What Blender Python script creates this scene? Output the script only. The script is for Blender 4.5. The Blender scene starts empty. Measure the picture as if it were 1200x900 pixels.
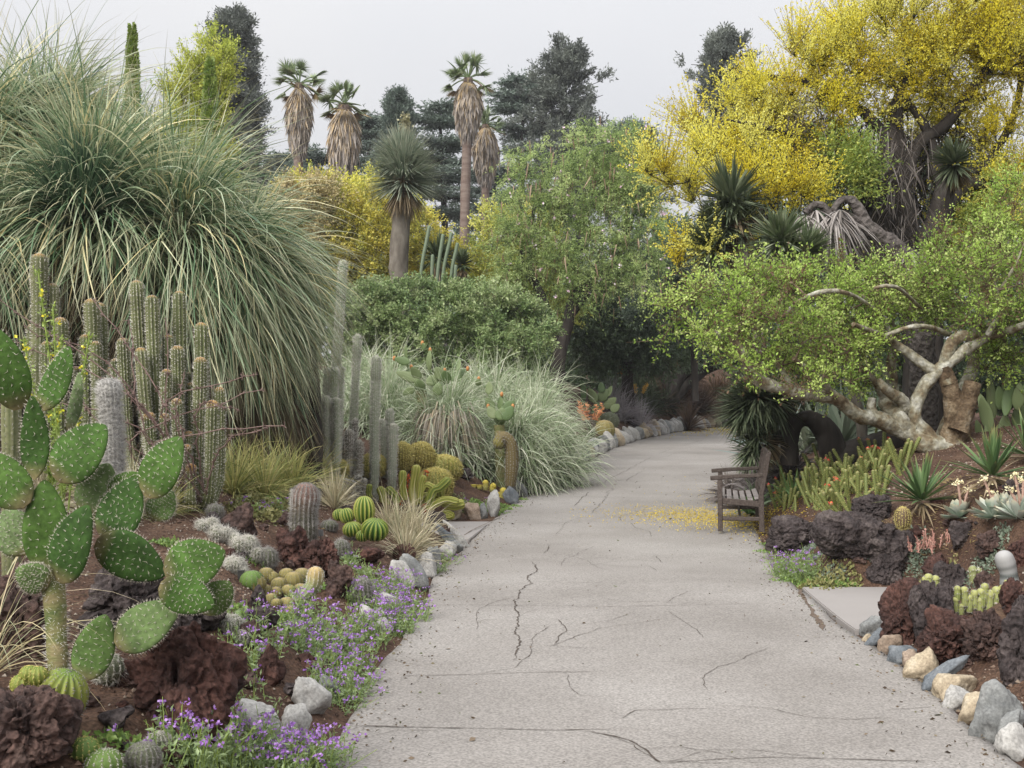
import bpy, math, random
import numpy as np
from mathutils import Vector, Matrix

random.seed(7)
rng = np.random.default_rng(7)
R = math.radians
scene = bpy.context.scene
COL = scene.collection

# ---------------------------------------------------------------- camera, sky, sun, exposure
H = 1.6            # eye height above the near path
FPX = 1333.0       # focal length in pixels of a 1200 px wide picture
HZ = 476.0         # row of the horizon in a 900 px high picture
cam_d = bpy.data.cameras.new('camera')
cam = bpy.data.objects.new('camera', cam_d)
COL.objects.link(cam)
cam.location = (0, 0, H)
cam.rotation_euler = (R(90), 0, 0)
cam_d.sensor_width = 36.0
cam_d.lens = 36.0 * FPX / 1200.0
cam_d.shift_y = (HZ - 450.0) / 1200.0
cam_d.clip_start = 0.05
cam_d.clip_end = 3000
scene.camera = cam

SUN_EL, SUN_ROT = R(38), R(215)
world = bpy.data.worlds.new('World')
scene.world = world
world.use_nodes = True
nt = world.node_tree
bg = nt.nodes['Background']
sky = nt.nodes.new('ShaderNodeTexSky')
sky.sky_type = 'NISHITA'
sky.sun_disc = False
sky.sun_elevation = SUN_EL
sky.sun_rotation = SUN_ROT
sky.dust_density = 4.0
hs = nt.nodes.new('ShaderNodeHueSaturation')
hs.inputs['Saturation'].default_value = 0.15
nt.links.new(sky.outputs[0], hs.inputs['Color'])
tc = nt.nodes.new('ShaderNodeTexCoord')
cn = nt.nodes.new('ShaderNodeTexNoise')
cn.inputs['Scale'].default_value = 2.2
cn.inputs['Detail'].default_value = 3.0
nt.links.new(tc.outputs['Generated'], cn.inputs['Vector'])
cr = nt.nodes.new('ShaderNodeValToRGB')
cr.color_ramp.elements[0].position = 0.3
cr.color_ramp.elements[0].color = (7.6, 7.75, 8.2, 1)
cr.color_ramp.elements[1].position = 0.7
cr.color_ramp.elements[1].color = (8.6, 8.6, 8.75, 1)
nt.links.new(cn.outputs['Fac'], cr.inputs['Fac'])
sx = nt.nodes.new('ShaderNodeSeparateXYZ')          # overcast dome: the zenith is brighter than the horizon
nt.links.new(tc.outputs['Generated'], sx.inputs[0])
zp = nt.nodes.new('ShaderNodeMath')
zp.operation = 'POWER'
zp.inputs[1].default_value = 2.0
nt.links.new(sx.outputs['Z'], zp.inputs[0])
zr = nt.nodes.new('ShaderNodeMapRange')
zr.inputs['From Min'].default_value = 0.0
zr.inputs['From Max'].default_value = 1.0
zr.inputs['To Min'].default_value = 0.43
zr.inputs['To Max'].default_value = 1.36
nt.links.new(zp.outputs[0], zr.inputs['Value'])
zm = nt.nodes.new('ShaderNodeVectorMath')
zm.operation = 'SCALE'
nt.links.new(cr.outputs[0], zm.inputs[0])
nt.links.new(zr.outputs[0], zm.inputs['Scale'])
mx = nt.nodes.new('ShaderNodeMixRGB')
mx.inputs['Fac'].default_value = 0.93
nt.links.new(hs.outputs[0], mx.inputs[1])
nt.links.new(zm.outputs[0], mx.inputs[2])
nt.links.new(mx.outputs[0], bg.inputs['Color'])
bg.inputs['Strength'].default_value = 0.1

sun_d = bpy.data.lights.new('sun', 'SUN')
sun_d.energy = 2.2
sun_d.angle = R(40)
sun_d.color = (1.0, 0.96, 0.9)
sun = bpy.data.objects.new('sun', sun_d)
COL.objects.link(sun)
_az = SUN_ROT
_sd = Vector((math.sin(_az) * math.cos(SUN_EL), math.cos(_az) * math.cos(SUN_EL), math.sin(SUN_EL)))
sun.rotation_euler = _sd.to_track_quat('Z', 'Y').to_euler()

vs = scene.view_settings
vs.view_transform = 'Standard'
vs.look = 'None'
vs.gamma = 1.0
vs.use_curve_mapping = False
vs.exposure = 1.0
scene.cycles.max_bounces = 8
scene.cycles.diffuse_bounces = 5
scene.cycles.transmission_bounces = 5
scene.cycles.transparent_max_bounces = 4
scene.cycles.use_denoising = True

# ---------------------------------------------------------------- noise
def _h(i, j, k):
    n = (i * 374761393 + j * 668265263 + k * 1274126177) & 0xFFFFFFFF
    n = ((n ^ (n >> 13)) * 1274126177) & 0xFFFFFFFF
    n = n ^ (n >> 16)
    return (n & 0xFFFF) / 65535.0

def vnoise(p):
    p = np.asarray(p, float)
    i = np.floor(p).astype(np.int64)
    f = p - i
    f = f * f * (3 - 2 * f)
    x, y, z = i[..., 0], i[..., 1], i[..., 2]
    fx, fy, fz = f[..., 0], f[..., 1], f[..., 2]
    def l(a, b, t): return a + (b - a) * t
    c = [[[_h(x + a, y + b, z + d) for d in (0, 1)] for b in (0, 1)] for a in (0, 1)]
    x0 = l(l(c[0][0][0], c[1][0][0], fx), l(c[0][1][0], c[1][1][0], fx), fy)
    x1 = l(l(c[0][0][1], c[1][0][1], fx), l(c[0][1][1], c[1][1][1], fx), fy)
    return l(x0, x1, fz) * 2 - 1

def fbm(p, oct=4, gain=.5):
    p = np.asarray(p, float)
    s, a = 0, 1.0
    for o in range(oct):
        s = s + a * vnoise(p * 2 ** o + 17.3 * o)
        a *= gain
    return s

def nrm(v):
    v = np.asarray(v, float)
    return v / np.maximum(np.linalg.norm(v, axis=-1, keepdims=True), 1e-9)

def rdir(n):
    return nrm(rng.normal(size=(n, 3)))

# ---------------------------------------------------------------- mesh buffer
class MB:
    def __init__(s):
        s.v, s.f, s.m, s.r, s.t, s.n = [], [], [], [], [], 0
    def add(s, V, F, mat=0, rnd=None, tv=None):
        V = np.asarray(V, float).reshape(-1, 3)
        F = np.asarray(F, np.int64)
        s.v.append(V)
        s.f.append(F + s.n)
        s.m.append(np.full(len(F), mat) if np.isscalar(mat) else np.asarray(mat))
        s.r.append(np.full(len(V), .5) if rnd is None else (np.full(len(V), rnd) if np.isscalar(rnd) else np.asarray(rnd)))
        s.t.append(np.full(len(V), .5) if tv is None else np.asarray(tv))
        s.n += len(V)
        return s
    def build(s, name, mats, parent=None, loc=None, smooth=True):
        V = np.concatenate(s.v)
        if parent is not None:
            V = V - np.array(parent['_o'])
        elif loc is not None:
            V = V - np.array(loc)
        me = bpy.data.meshes.new(name)
        me.vertices.add(len(V))
        me.vertices.foreach_set('co', V.astype(np.float32).ravel())
        tot = np.concatenate([np.full(len(f), f.shape[1]) for f in s.f if len(f)])
        idx = np.concatenate([f.ravel() for f in s.f if len(f)])
        me.loops.add(len(idx))
        me.loops.foreach_set('vertex_index', idx.astype(np.int32))
        me.polygons.add(len(tot))
        st = np.concatenate([[0], np.cumsum(tot)[:-1]])
        me.polygons.foreach_set('loop_start', st.astype(np.int32))
        me.polygons.foreach_set('material_index', np.concatenate([m for m in s.m if len(m)]).astype(np.int32))
        me.polygons.foreach_set('use_smooth', np.full(len(tot), bool(smooth)))
        a = me.attributes.new('rnd', 'FLOAT', 'POINT')
        a.data.foreach_set('value', np.concatenate(s.r).astype(np.float32))
        a = me.attributes.new('tv', 'FLOAT', 'POINT')
        a.data.foreach_set('value', np.concatenate(s.t).astype(np.float32))
        for m in (mats if isinstance(mats, (list, tuple)) else [mats]):
            me.materials.append(m)
        me.update(calc_edges=True)
        me.validate()
        o = bpy.data.objects.new(name, me)
        COL.objects.link(o)
        if parent is not None:
            o.parent = parent
            o['_o'] = parent['_o']
        elif loc is not None:
            o.location = loc
            o['_o'] = list(map(float, loc))
        return o

def tag(o, label=None, cat=None, group=None, kind=None):
    if label: o['label'] = label
    if cat: o['category'] = cat
    if group: o['group'] = group
    if kind: o['kind'] = kind
    return o

def thing(name, label, cat, loc, group=None):
    o = bpy.data.objects.new(name, None)
    COL.objects.link(o)
    o.location = loc
    o.empty_display_size = .1
    o['_o'] = [float(c) for c in loc]
    return tag(o, label, cat, group)

# ---------------------------------------------------------------- materials
def _ramp(nt, cols, pos=None):
    r = nt.nodes.new('ShaderNodeValToRGB')
    e = r.color_ramp.elements
    n = len(cols)
    pos = pos or [i / max(n - 1, 1) for i in range(n)]
    while len(e) < n:
        e.new(.5)
    for i in range(n):
        e[i].position = pos[i]
        e[i].color = (*cols[i], 1)
    return r

def leafmat(name, cols, trans=.3, rough=.6, tip=None, base=None, spec=.3, pos=None, mottle=None):
    if trans <= .15:
        cols = [tuple(.9 * x for x in c_) for c_ in cols]
    else:
        rough, spec = min(rough, .45), max(spec, .45)
        cols = [tuple(min(.86, 1.4 * x + .012) for x in c_) for c_ in cols]
    m = bpy.data.materials.new(name)
    m.use_nodes = True
    nt = m.node_tree
    b = nt.nodes['Principled BSDF']
    out = nt.nodes['Material Output']
    at = nt.nodes.new('ShaderNodeAttribute')
    at.attribute_name = 'rnd'
    r = _ramp(nt, cols, pos)
    nt.links.new(at.outputs['Fac'], r.inputs['Fac'])
    c = r.outputs[0]
    if tip or base:
        a2 = nt.nodes.new('ShaderNodeAttribute')
        a2.attribute_name = 'tv'
        for col, lo, hi in ((tip, .72, 1.0), (base, .22, .0)):
            if col is None: continue
            mr = nt.nodes.new('ShaderNodeMapRange')
            mr.inputs['From Min'].default_value = lo
            mr.inputs['From Max'].default_value = hi
            nt.links.new(a2.outputs['Fac'], mr.inputs['Value'])
            mm = nt.nodes.new('ShaderNodeMixRGB')
            nt.links.new(mr.outputs[0], mm.inputs[0])
            nt.links.new(c, mm.inputs[1])
            mm.inputs[2].default_value = (*col, 1)
            c = mm.outputs[0]
    if mottle:                                  # blotches and scars of the skin itself
        tc = nt.nodes.new('ShaderNodeTexCoord')
        for sc, am in mottle:
            n2 = nt.nodes.new('ShaderNodeTexNoise')
            n2.inputs['Scale'].default_value = sc
            n2.inputs['Detail'].default_value = 4
            nt.links.new(tc.outputs['Object'], n2.inputs['Vector'])
            mr = nt.nodes.new('ShaderNodeMapRange')
            mr.inputs['From Min'].default_value = .3
            mr.inputs['From Max'].default_value = .7
            mr.inputs['To Min'].default_value = 1 - am
            mr.inputs['To Max'].default_value = 1 + am
            nt.links.new(n2.outputs['Fac'], mr.inputs['Value'])
            mm = nt.nodes.new('ShaderNodeVectorMath')
            mm.operation = 'SCALE'
            nt.links.new(c, mm.inputs[0])
            nt.links.new(mr.outputs[0], mm.inputs['Scale'])
            c = mm.outputs[0]
        bp = nt.nodes.new('ShaderNodeBump')
        bp.inputs['Strength'].default_value = .4
        bp.inputs['Distance'].default_value = .006
        nt.links.new(n2.outputs['Fac'], bp.inputs['Height'])
        nt.links.new(bp.outputs[0], b.inputs['Normal'])
    nt.links.new(c, b.inputs['Base Color'])
    b.inputs['Roughness'].default_value = rough
    b.inputs['Specular IOR Level'].default_value = spec
    if trans > 0:
        t = nt.nodes.new('ShaderNodeBsdfTranslucent')
        nt.links.new(c, t.inputs['Color'])
        ms = nt.nodes.new('ShaderNodeMixShader')
        ms.inputs[0].default_value = trans
        nt.links.new(b.outputs[0], ms.inputs[1])
        nt.links.new(t.outputs[0], ms.inputs[2])
        nt.links.new(ms.outputs[0], out.inputs['Surface'])
    return m

def surfmat(name, cols, scale=5, rough=.85, bump=.3, bscale=40, detail=6, pos=None, spec=.25, fine=None, pits=0, dist=.02, stretch=None):
    """noise-driven colour; fine = (scale, amount) multiplies a finer speckle; pits adds voronoi cavities to the bump"""
    cols = [tuple(.85 * x for x in c_) for c_ in cols]
    m = bpy.data.materials.new(name)
    m.use_nodes = True
    nt = m.node_tree
    b = nt.nodes['Principled BSDF']
    tc = nt.nodes.new('ShaderNodeTexCoord')
    vec = tc.outputs['Object']
    if stretch:
        mp = nt.nodes.new('ShaderNodeMapping')
        mp.inputs['Scale'].default_value = stretch
        nt.links.new(vec, mp.inputs['Vector'])
        vec = mp.outputs[0]
    n = nt.nodes.new('ShaderNodeTexNoise')
    n.inputs['Scale'].default_value = scale
    n.inputs['Detail'].default_value = detail
    n.inputs['Roughness'].default_value = .6
    nt.links.new(vec, n.inputs['Vector'])
    r = _ramp(nt, cols, pos or [.3 + .4 * i / max(len(cols) - 1, 1) for i in range(len(cols))])
    nt.links.new(n.outputs['Fac'], r.inputs['Fac'])
    c = r.outputs[0]
    if fine:
        n2 = nt.nodes.new('ShaderNodeTexNoise')
        n2.inputs['Scale'].default_value = fine[0]
        n2.inputs['Detail'].default_value = 3
        nt.links.new(vec, n2.inputs['Vector'])
        mr = nt.nodes.new('ShaderNodeMapRange')
        mr.inputs['From Min'].default_value = .3
        mr.inputs['From Max'].default_value = .7
        mr.inputs['To Min'].default_value = 1 - fine[1]
        mr.inputs['To Max'].default_value = 1 + fine[1]
        nt.links.new(n2.outputs['Fac'], mr.inputs['Value'])
        mm = nt.nodes.new('ShaderNodeVectorMath')
        mm.operation = 'SCALE'
        nt.links.new(c, mm.inputs[0])
        nt.links.new(mr.outputs[0], mm.inputs['Scale'])
        c = mm.outputs[0]
    nt.links.new(c, b.inputs['Base Color'])
    b.inputs['Roughness'].default_value = rough
    b.inputs['Specular IOR Level'].default_value = spec
    if bump:
        n3 = nt.nodes.new('ShaderNodeTexNoise')
        n3.inputs['Scale'].default_value = bscale
        n3.inputs['Detail'].default_value = 5
        nt.links.new(vec, n3.inputs['Vector'])
        h = n3.outputs['Fac']
        if pits:
            v = nt.nodes.new('ShaderNodeTexVoronoi')
            v.inputs['Scale'].default_value = pits
            nt.links.new(vec, v.inputs['Vector'])
            ad = nt.nodes.new('ShaderNodeMath')
            ad.operation = 'ADD'
            nt.links.new(h, ad.inputs[0])
            nt.links.new(v.outputs['Distance'], ad.inputs[1])
            h = ad.outputs[0]
        bp = nt.nodes.new('ShaderNodeBump')
        bp.inputs['Strength'].default_value = bump
        bp.inputs['Distance'].default_value = dist
        nt.links.new(h, bp.inputs['Height'])
        nt.links.new(bp.outputs[0], b.inputs['Normal'])
    return m

# ---------------------------------------------------------------- shape makers
def tube(mb, pts, rad, n=8, mat=0, rough=0.0, cap=True, seed=0, rnd=None):
    pts = np.asarray(pts, float)
    k = len(pts)
    rad = np.broadcast_to(np.asarray(rad, float), (k,))
    T = nrm(np.gradient(pts, axis=0))
    u = np.cross(T[0], [0, 0, 1.0])
    if np.linalg.norm(u) < .1: u = np.cross(T[0], [0, 1.0, 0])
    u = nrm(u)
    V = np.zeros((k, n, 3))
    a = np.arange(n) * 2 * math.pi / n
    for i in range(k):
        u = nrm(u - T[i] * np.dot(u, T[i]))
        w = np.cross(T[i], u)
        V[i] = pts[i] + rad[i] * (np.cos(a)[:, None] * u + np.sin(a)[:, None] * w)
    V = V.reshape(-1, 3)
    if rough:
        c = np.repeat(pts, n, 0)
        s = 1 + rough * fbm(V / max(rad.max(), 1e-4) * .8 + seed, 3) + rough * .35 * fbm(V / max(rad.max(), 1e-4) * 3.1 + seed, 2)
        V = c + (V - c) * s[:, None]
    i = np.arange(k - 1)[:, None] * n
    j = np.arange(n)[None]
    F = np.stack([i + j, i + (j + 1) % n, i + n + (j + 1) % n, i + n + j], -1).reshape(-1, 4)
    tv = np.repeat(np.linspace(0, 1, k), n)
    mb.add(V, F, mat, rnd, tv)
    if cap:
        for e, row in ((0, 0), (k - 1, k - 1)):
            base = mb.n
            ring = V[row * n:(row + 1) * n]
            q = np.vstack([ring, ring.mean(0)])
            jj = np.arange(n)
            mb.add(q, np.stack([jj, (jj + 1) % n, np.full(n, n)], -1), mat, rnd, np.full(n + 1, float(e > 0)))
    return mb

def smooth_path(pts, n=24):
    """Catmull-Rom through the points (any columns), n samples"""
    P = np.asarray(pts, float)
    Q = np.vstack([2 * P[0] - P[1], P, 2 * P[-1] - P[-2]])
    out = []
    ts = np.linspace(0, len(P) - 1 - 1e-6, n)
    for t in ts:
        i = int(t)
        f = t - i
        a, b, c, d = Q[i], Q[i + 1], Q[i + 2], Q[i + 3]
        out.append(.5 * (2 * b + (c - a) * f + (2 * a - 5 * b + 4 * c - d) * f * f + (3 * b - a - 3 * c + d) * f ** 3))
    return np.array(out)

def sticks(mb, A, B, rA, rB, n=3, mat=0, rnd=None):
    A, B = np.asarray(A, float), np.asarray(B, float)
    N = len(A)
    if N == 0: return mb
    T = nrm(B - A)
    ref = np.where(np.abs(T[:, 2:3]) > .9, np.array([[1.0, 0, 0]]), np.array([[0, 0, 1.0]]))
    u = nrm(np.cross(T, ref))
    w = np.cross(T, u)
    a = np.arange(n) * 2 * math.pi / n
    ring = np.cos(a)[None, :, None] * u[:, None] + np.sin(a)[None, :, None] * w[:, None]
    rA = np.broadcast_to(rA, (N,))[:, None, None]
    rB = np.broadcast_to(rB, (N,))[:, None, None]
    V = np.concatenate([A[:, None] + ring * rA, B[:, None] + ring * rB], 1).reshape(-1, 3)
    o = (np.arange(N) * 2 * n)[:, None]
    j = np.arange(n)[None]
    F = np.stack([o + j, o + (j + 1) % n, o + n + (j + 1) % n, o + n + j], -1).reshape(-1, 4)
    rr = None if rnd is None else np.repeat(np.broadcast_to(rnd, (N,)), 2 * n)
    return mb.add(V, F, mat, rr)

def spikes(mb, P, D, L, r, mat=0, rnd=None):
    """three-sided needles"""
    P, D = np.asarray(P, float), nrm(D)
    N = len(P)
    if N == 0: return mb
    ref = np.where(np.abs(D[:, 2:3]) > .9, np.array([[1.0, 0, 0]]), np.array([[0, 0, 1.0]]))
    u = nrm(np.cross(D, ref))
    w = np.cross(D, u)
    L = np.broadcast_to(L, (N,))[:, None]
    r = np.broadcast_to(r, (N,))[:, None]
    V = np.stack([P + u * r, P + (-.5 * u + .87 * w) * r, P + (-.5 * u - .87 * w) * r, P + D * L], 1).reshape(-1, 3)
    o = (np.arange(N) * 4)[:, None]
    F = np.concatenate([o + np.array([[0, 1, 3]]), o + np.array([[1, 2, 3]]), o + np.array([[2, 0, 3]])], 1).reshape(-1, 3)
    return mb.add(V, F, mat, None if rnd is None else np.repeat(np.broadcast_to(rnd, (N,)), 4))

PROF = {
    'grass': lambda t: (1 - t ** 2.2) * .96 + .04,
    'agave': lambda t: np.minimum(.65 + 1.2 * t, 1.0) * (1 - np.clip((t - .35) / .65, 0, 1) ** 1.6) + .015,
    'dudleya': lambda t: (.55 + .9 * t) * (1 - np.clip((t - .6) / .4, 0, 1) ** 2) + .02,
    'frond': lambda t: np.sin(np.pi * (t * .8 + .15)),
}

def blades(mb, base, d, L, W, droop, nseg=5, mat=0, rnd=None, prof='grass', keel=0.0, jit=.25, stiff=0.0, sway=0.0):
    base, d = np.asarray(base, float), nrm(d)
    N = len(base)
    if N == 0: return mb
    L = np.broadcast_to(L, (N,)); W = np.broadcast_to(W, (N,)); droop = np.broadcast_to(droop, (N,))
    rnd = rng.random(N) if rnd is None else np.broadcast_to(rnd, (N,))
    ref = np.tile([0, 0, 1.0], (N, 1)) + rng.normal(size=(N, 3)) * jit
    side = nrm(np.cross(d, ref))
    p, dd = base.copy(), d.copy()
    sw = sway * rng.normal(size=N)
    rows, tvs = [], []
    for k in range(nseg + 1):
        t = k / nseg
        w = W * PROF[prof](np.array(t)) * .5
        if keel:
            up = np.cross(side, dd)
            rows.append(np.stack([p - side * w[:, None], p - up * (w * keel)[:, None], p + side * w[:, None]], 1))
        else:
            rows.append(np.stack([p - side * w[:, None], p + side * w[:, None]], 1))
        tvs.append(np.full((N, rows[-1].shape[1]), t))
        p = p + dd * (L / nseg)[:, None]
        g = droop / nseg * (1.0 if t >= stiff else 0.0)
        dd = nrm(dd + np.stack([0 * g, 0 * g, -g], 1) + (side * sw[:, None] / nseg if sway else 0))
        side = nrm(side - dd * np.sum(side * dd, 1, keepdims=True))
    V = np.stack(rows, 1)
    c = V.shape[2]
    per = (nseg + 1) * c
    o = (np.arange(N) * per)[:, None]
    q = []
    for k in range(nseg):
        for j in range(c - 1):
            a = k * c + j
            q.append([a, a + 1, a + c + 1, a + c])
    F = (o[:, :, None] + np.array(q)[None]).reshape(-1, 4)
    return mb.add(V.reshape(-1, 3), F, mat, np.repeat(rnd, per), np.stack(tvs, 1).reshape(-1))

def leaves(mb, P, size, aspect=.5, D=None, mat=0, rnd=None, fold=.25):
    P = np.asarray(P, float)
    N = len(P)
    if N == 0: return mb
    D = rdir(N) if D is None else nrm(D)
    s = np.broadcast_to(size, (N,))[:, None]
    side = nrm(np.cross(D, rdir(N)))
    nn = np.cross(D, side)
    V = np.stack([P, P + D * s * .5 + side * s * aspect * .5 + nn * s * fold * .3, P + D * s, P + D * s * .5 - side * s * aspect * .5 + nn * s * fold * .3], 1).reshape(-1, 3)
    F = np.arange(N * 4).reshape(N, 4)
    rnd = rng.random(N) if rnd is None else np.broadcast_to(rnd, (N,))
    return mb.add(V, F, mat, np.repeat(rnd, 4))

_ICO = {}
def ico(sub):
    if sub not in _ICO:
        import bmesh
        bm = bmesh.new()
        bmesh.ops.create_icosphere(bm, subdivisions=sub, radius=1)
        V = np.array([v.co[:] for v in bm.verts])
        F = np.array([[v.index for v in f.verts] for f in bm.faces])
        bm.free()
        _ICO[sub] = (V, F)
    return _ICO[sub]

def lava_shape(seed, sub=5, rough=1.0):
    """fractured, pitted boulder: blocks split by crevices, broken faces and small cavities"""
    V, F = ico(sub)
    s = seed * 7.77
    r_ = np.random.default_rng(seed + 90)
    d = np.ones(len(V)) * 1.05
    for k in range(11):
        n = nrm(r_.normal(size=3)); h = r_.uniform(.55, .95)
        dot = V @ n
        d = np.minimum(d, np.where(dot > 1e-3, h / np.maximum(dot, 1e-3), 9))
    q = V + .16 * np.stack([fbm(V * 3 + s + 3, 3), fbm(V * 3 + s + 9, 3), fbm(V * 3 + s + 27, 3)], 1)
    r = d * (1 + .15 * rough * fbm(V * 1.4 + s, 2))
    for npt, amp, cre, w in ((13, .13, .15, 9), (50, .04, .045, 20), (220, .008, .014, 45)):
        C = nrm(r_.normal(size=(npt, 3))) * r_.uniform(.8, 1.1, (npt, 1))
        D = np.full((len(V), 2), 9.0); I = np.zeros(len(V), int)
        for k in range(npt):
            dk = np.linalg.norm(q - C[k], axis=1)
            m1 = dk < D[:, 0]
            D[:, 1] = np.where(m1, D[:, 0], np.minimum(D[:, 1], dk))
            D[:, 0] = np.where(m1, dk, D[:, 0]); I = np.where(m1, k, I)
        r += rough * (amp * r_.uniform(-1, 1, npt)[I] - cre * np.exp(-(D[:, 1] - D[:, 0]) * w))
    pit = np.clip(fbm(q * 3.6 + s + 71, 2), .18, 1) - .18
    r -= .42 * rough * pit
    r -= .16 * rough * (np.clip(fbm(q * 8.5 + s + 33, 2), .2, 1) - .2)
    r += .035 * rough * fbm(q * 5 + s, 5, .62)
    P = V * r[:, None]
    lo, hi = P.min(0), P.max(0)
    return (P - (lo + hi) / 2) / (hi - lo), F

def stone_shape(seed, sub=4, facet=.5):
    V, F = ico(sub)
    r_ = np.random.default_rng(seed + 500)
    d = np.ones(len(V)) * 1.0
    for k in range(13):
        n = nrm(r_.normal(size=3))
        h = r_.uniform(.5, .8)
        dot = V @ n
        lim = np.where(dot > 1e-3, h / np.maximum(dot, 1e-3), 9)
        d = np.minimum(d, lim * facet + d * (1 - facet))
    P = V * (d + .07 * fbm(V * 2.2 + seed * 3.1, 3) + .03 * facet * fbm(V * 7 + seed, 3))[:, None]
    lo, hi = P.min(0), P.max(0)
    return (P - (lo + hi) / 2) / (hi - lo), F

def rotz(V, a):
    c, s = math.cos(a), math.sin(a)
    return np.asarray(V) @ np.array([[c, s, 0], [-s, c, 0], [0, 0, 1]])

def roty(V, a):
    c, s = math.cos(a), math.sin(a)   # + leans towards +x
    return np.asarray(V) @ np.array([[c, 0, -s], [0, 1, 0], [s, 0, c]])

def rotx(V, a):
    c, s = math.cos(a), math.sin(a)
    return np.asarray(V) @ np.array([[1, 0, 0], [0, c, s], [0, -s, c]])

# ---------------------------------------------------------------- layout of the ground
LT = np.array([(-30, -.9), (0, -.85), (5, -.82), (6.6, -.84), (8.1, -.72), (9.5, -.72), (10.8, -.72), (13.2, -.47), (16, -.15), (19.1, .36), (22.5, 1.0), (25.8, 1.74),
               (30.5, 2.74), (34.6, 3.9), (40, 6.0), (43.4, 8.0), (47, 12), (50, 18), (53, 30), (56, 60)])
RT = np.array([(-30, 2.2), (0, 2.2), (5, 2.23), (7, 2.42), (8, 2.38), (10, 2.5), (11.9, 2.72), (13.85, 2.98), (17, 3.5), (21.5, 4.35), (27, 5.6), (32.4, 7.2), (38, 10),
               (42, 14), (45, 20), (47, 30), (49, 60)])
_yy = np.linspace(-30, 60, 1801)
def _sm(T):
    v = np.interp(_yy, T[:, 0], T[:, 1])
    k = np.exp(-.5 * (np.arange(-24, 25) / 9.0) ** 2); k /= k.sum()
    return np.convolve(np.pad(v, 24, mode='edge'), k, 'valid')
_XL, _XR = _sm(LT), _sm(RT)
def xl(y): return np.interp(y, _yy, _XL)
def xr(y): return np.interp(y, _yy, _XR)

def sst(a, b, x):
    t = np.clip((np.asarray(x, float) - a) / (b - a), 0, 1)
    return t * t * (3 - 2 * t)

SLAB_L = (-1.9, 13.2, 15.7)          # side pad on the left: x from, y from, y to
SLAB_R = (3.45, 8.05, 9.95)          # side pad on the right: x to, y from, y to

def ground(x, y, lumps=True):
    x, y = np.asarray(x, float), np.asarray(y, float)
    base = .026 * np.minimum(np.log1p(np.exp(np.clip(y - 12, -30, 30))), 38)
    base = np.where(y - 12 > 30, .026 * np.minimum(y - 12, 38), base)
    yc = np.clip(y, -30, 52)
    dl = xl(yc) - x
    dr = x - xr(yc)
    far = sst(20, 34, y)
    hl = (1.15 + .8 * sst(14, 30, y)) * (1 - np.exp(-np.maximum(dl - .1, 0) * .46)) + .02 * np.clip(dl, 0, 30)
    sl = (1.45 - .55 * sst(17, 26, y))
    hr = sl * (1 - np.exp(-np.maximum(dr - .12, 0) * (.55 - .15 * far))) * sst(3.0, 7.5, y + 0 * dr) + .6 * (1 - np.exp(-np.maximum(dr - .1, 0) * .5)) * (1 - sst(3, 7.5, y))
    gl = sst(SLAB_L[1] - .45, SLAB_L[1] + .02, y) * (1 - sst(SLAB_L[2] + .0, SLAB_L[2] + .6, y)) * (1 - sst(1.5, 2.6, dl))
    hl = hl * (1 - gl)
    gr = sst(SLAB_R[1] - .35, SLAB_R[1] - .02, y) * (1 - sst(SLAB_R[2], SLAB_R[2] + .5, y)) * (1 - sst(SLAB_R[0] - .05, SLAB_R[0] + .7, x))
    hr = hr * (1 - gr)
    out = np.maximum(np.maximum(dl, dr), 0)
    h = np.where(dl > 0, hl, np.where(dr > 0, hr, 0))
    if lumps:
        k = sst(.05, .6, out) * (1 - np.maximum(gl * (dl > 0), gr * (dr > 0)))
        q = np.stack([x, y, 0 * x], -1)
        h = h + k * (.07 * fbm(q * 1.3, 3) + .025 * fbm(q * 7 + 5, 2))
    h = np.where(out <= 0, -.03, h - .03 * (1 - sst(0, .1, out)))
    slab = (dl > 0) & (x > SLAB_L[0]) & (y > SLAB_L[1]) & (y < SLAB_L[2]) | (dr > 0) & (x < SLAB_R[0]) & (y > SLAB_R[1]) & (y < SLAB_R[2])
    h = np.where(slab, -.03, h)
    return base + h

def path_z(y):
    y = np.asarray(y, float)
    b = .026 * np.minimum(np.log1p(np.exp(np.clip(y - 12, -30, 30))), 38)
    return np.where(y - 12 > 30, .026 * np.minimum(y - 12, 38), b)

def G(x, y):
    return float(ground(np.array([float(x)]), np.array([float(y)]))[0])

def at(px, py, Y):
    """the point seen at pixel (px, py) of a 1200 x 900 picture at depth Y"""
    return np.array([(px - 600) / FPX * Y, Y, H - (py - HZ) / FPX * Y])

_YS = np.concatenate([np.arange(3.2, 30, .02), np.arange(30, 120, .1)])
def hit(px, py, fallback=30):
    X = (px - 600) / FPX * _YS
    Z = H - (py - HZ) / FPX * _YS
    g = ground(X, _YS)
    k = np.nonzero(Z <= g)[0]
    Y = _YS[k[0]] if len(k) else fallback
    x = (px - 600) / FPX * Y
    return np.array([x, Y, G(x, Y)])

def on(px, Y, sink=0):
    x = (px - 600) / FPX * Y
    return np.array([x, Y, G(x, Y) - sink])

def S(px_len, Y):
    return px_len * Y / FPX

# ================================================================ THE SETTING
soil_m = surfmat('soil', [(.05, .028, .019), (.085, .048, .032), (.13, .08, .052)], scale=2.2, rough=.95, bump=.9, bscale=22, fine=(60, .55), dist=.03)
path_m = surfmat('path_concrete', [(.215, .197, .18), (.283, .263, .244), (.345, .325, .305)], scale=.45, rough=.9, bump=.25, bscale=170, fine=(70, .32), dist=.004, detail=10)
pad_m = surfmat('pad_concrete', [(.30, .278, .265), (.34, .318, .304)], scale=1.2, rough=.9, bump=.1, bscale=120, fine=(150, .08), dist=.004)
crack_m = surfmat('crack_dirt', [(.06, .048, .04), (.12, .096, .08)], scale=9, rough=1, bump=.2)

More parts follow.
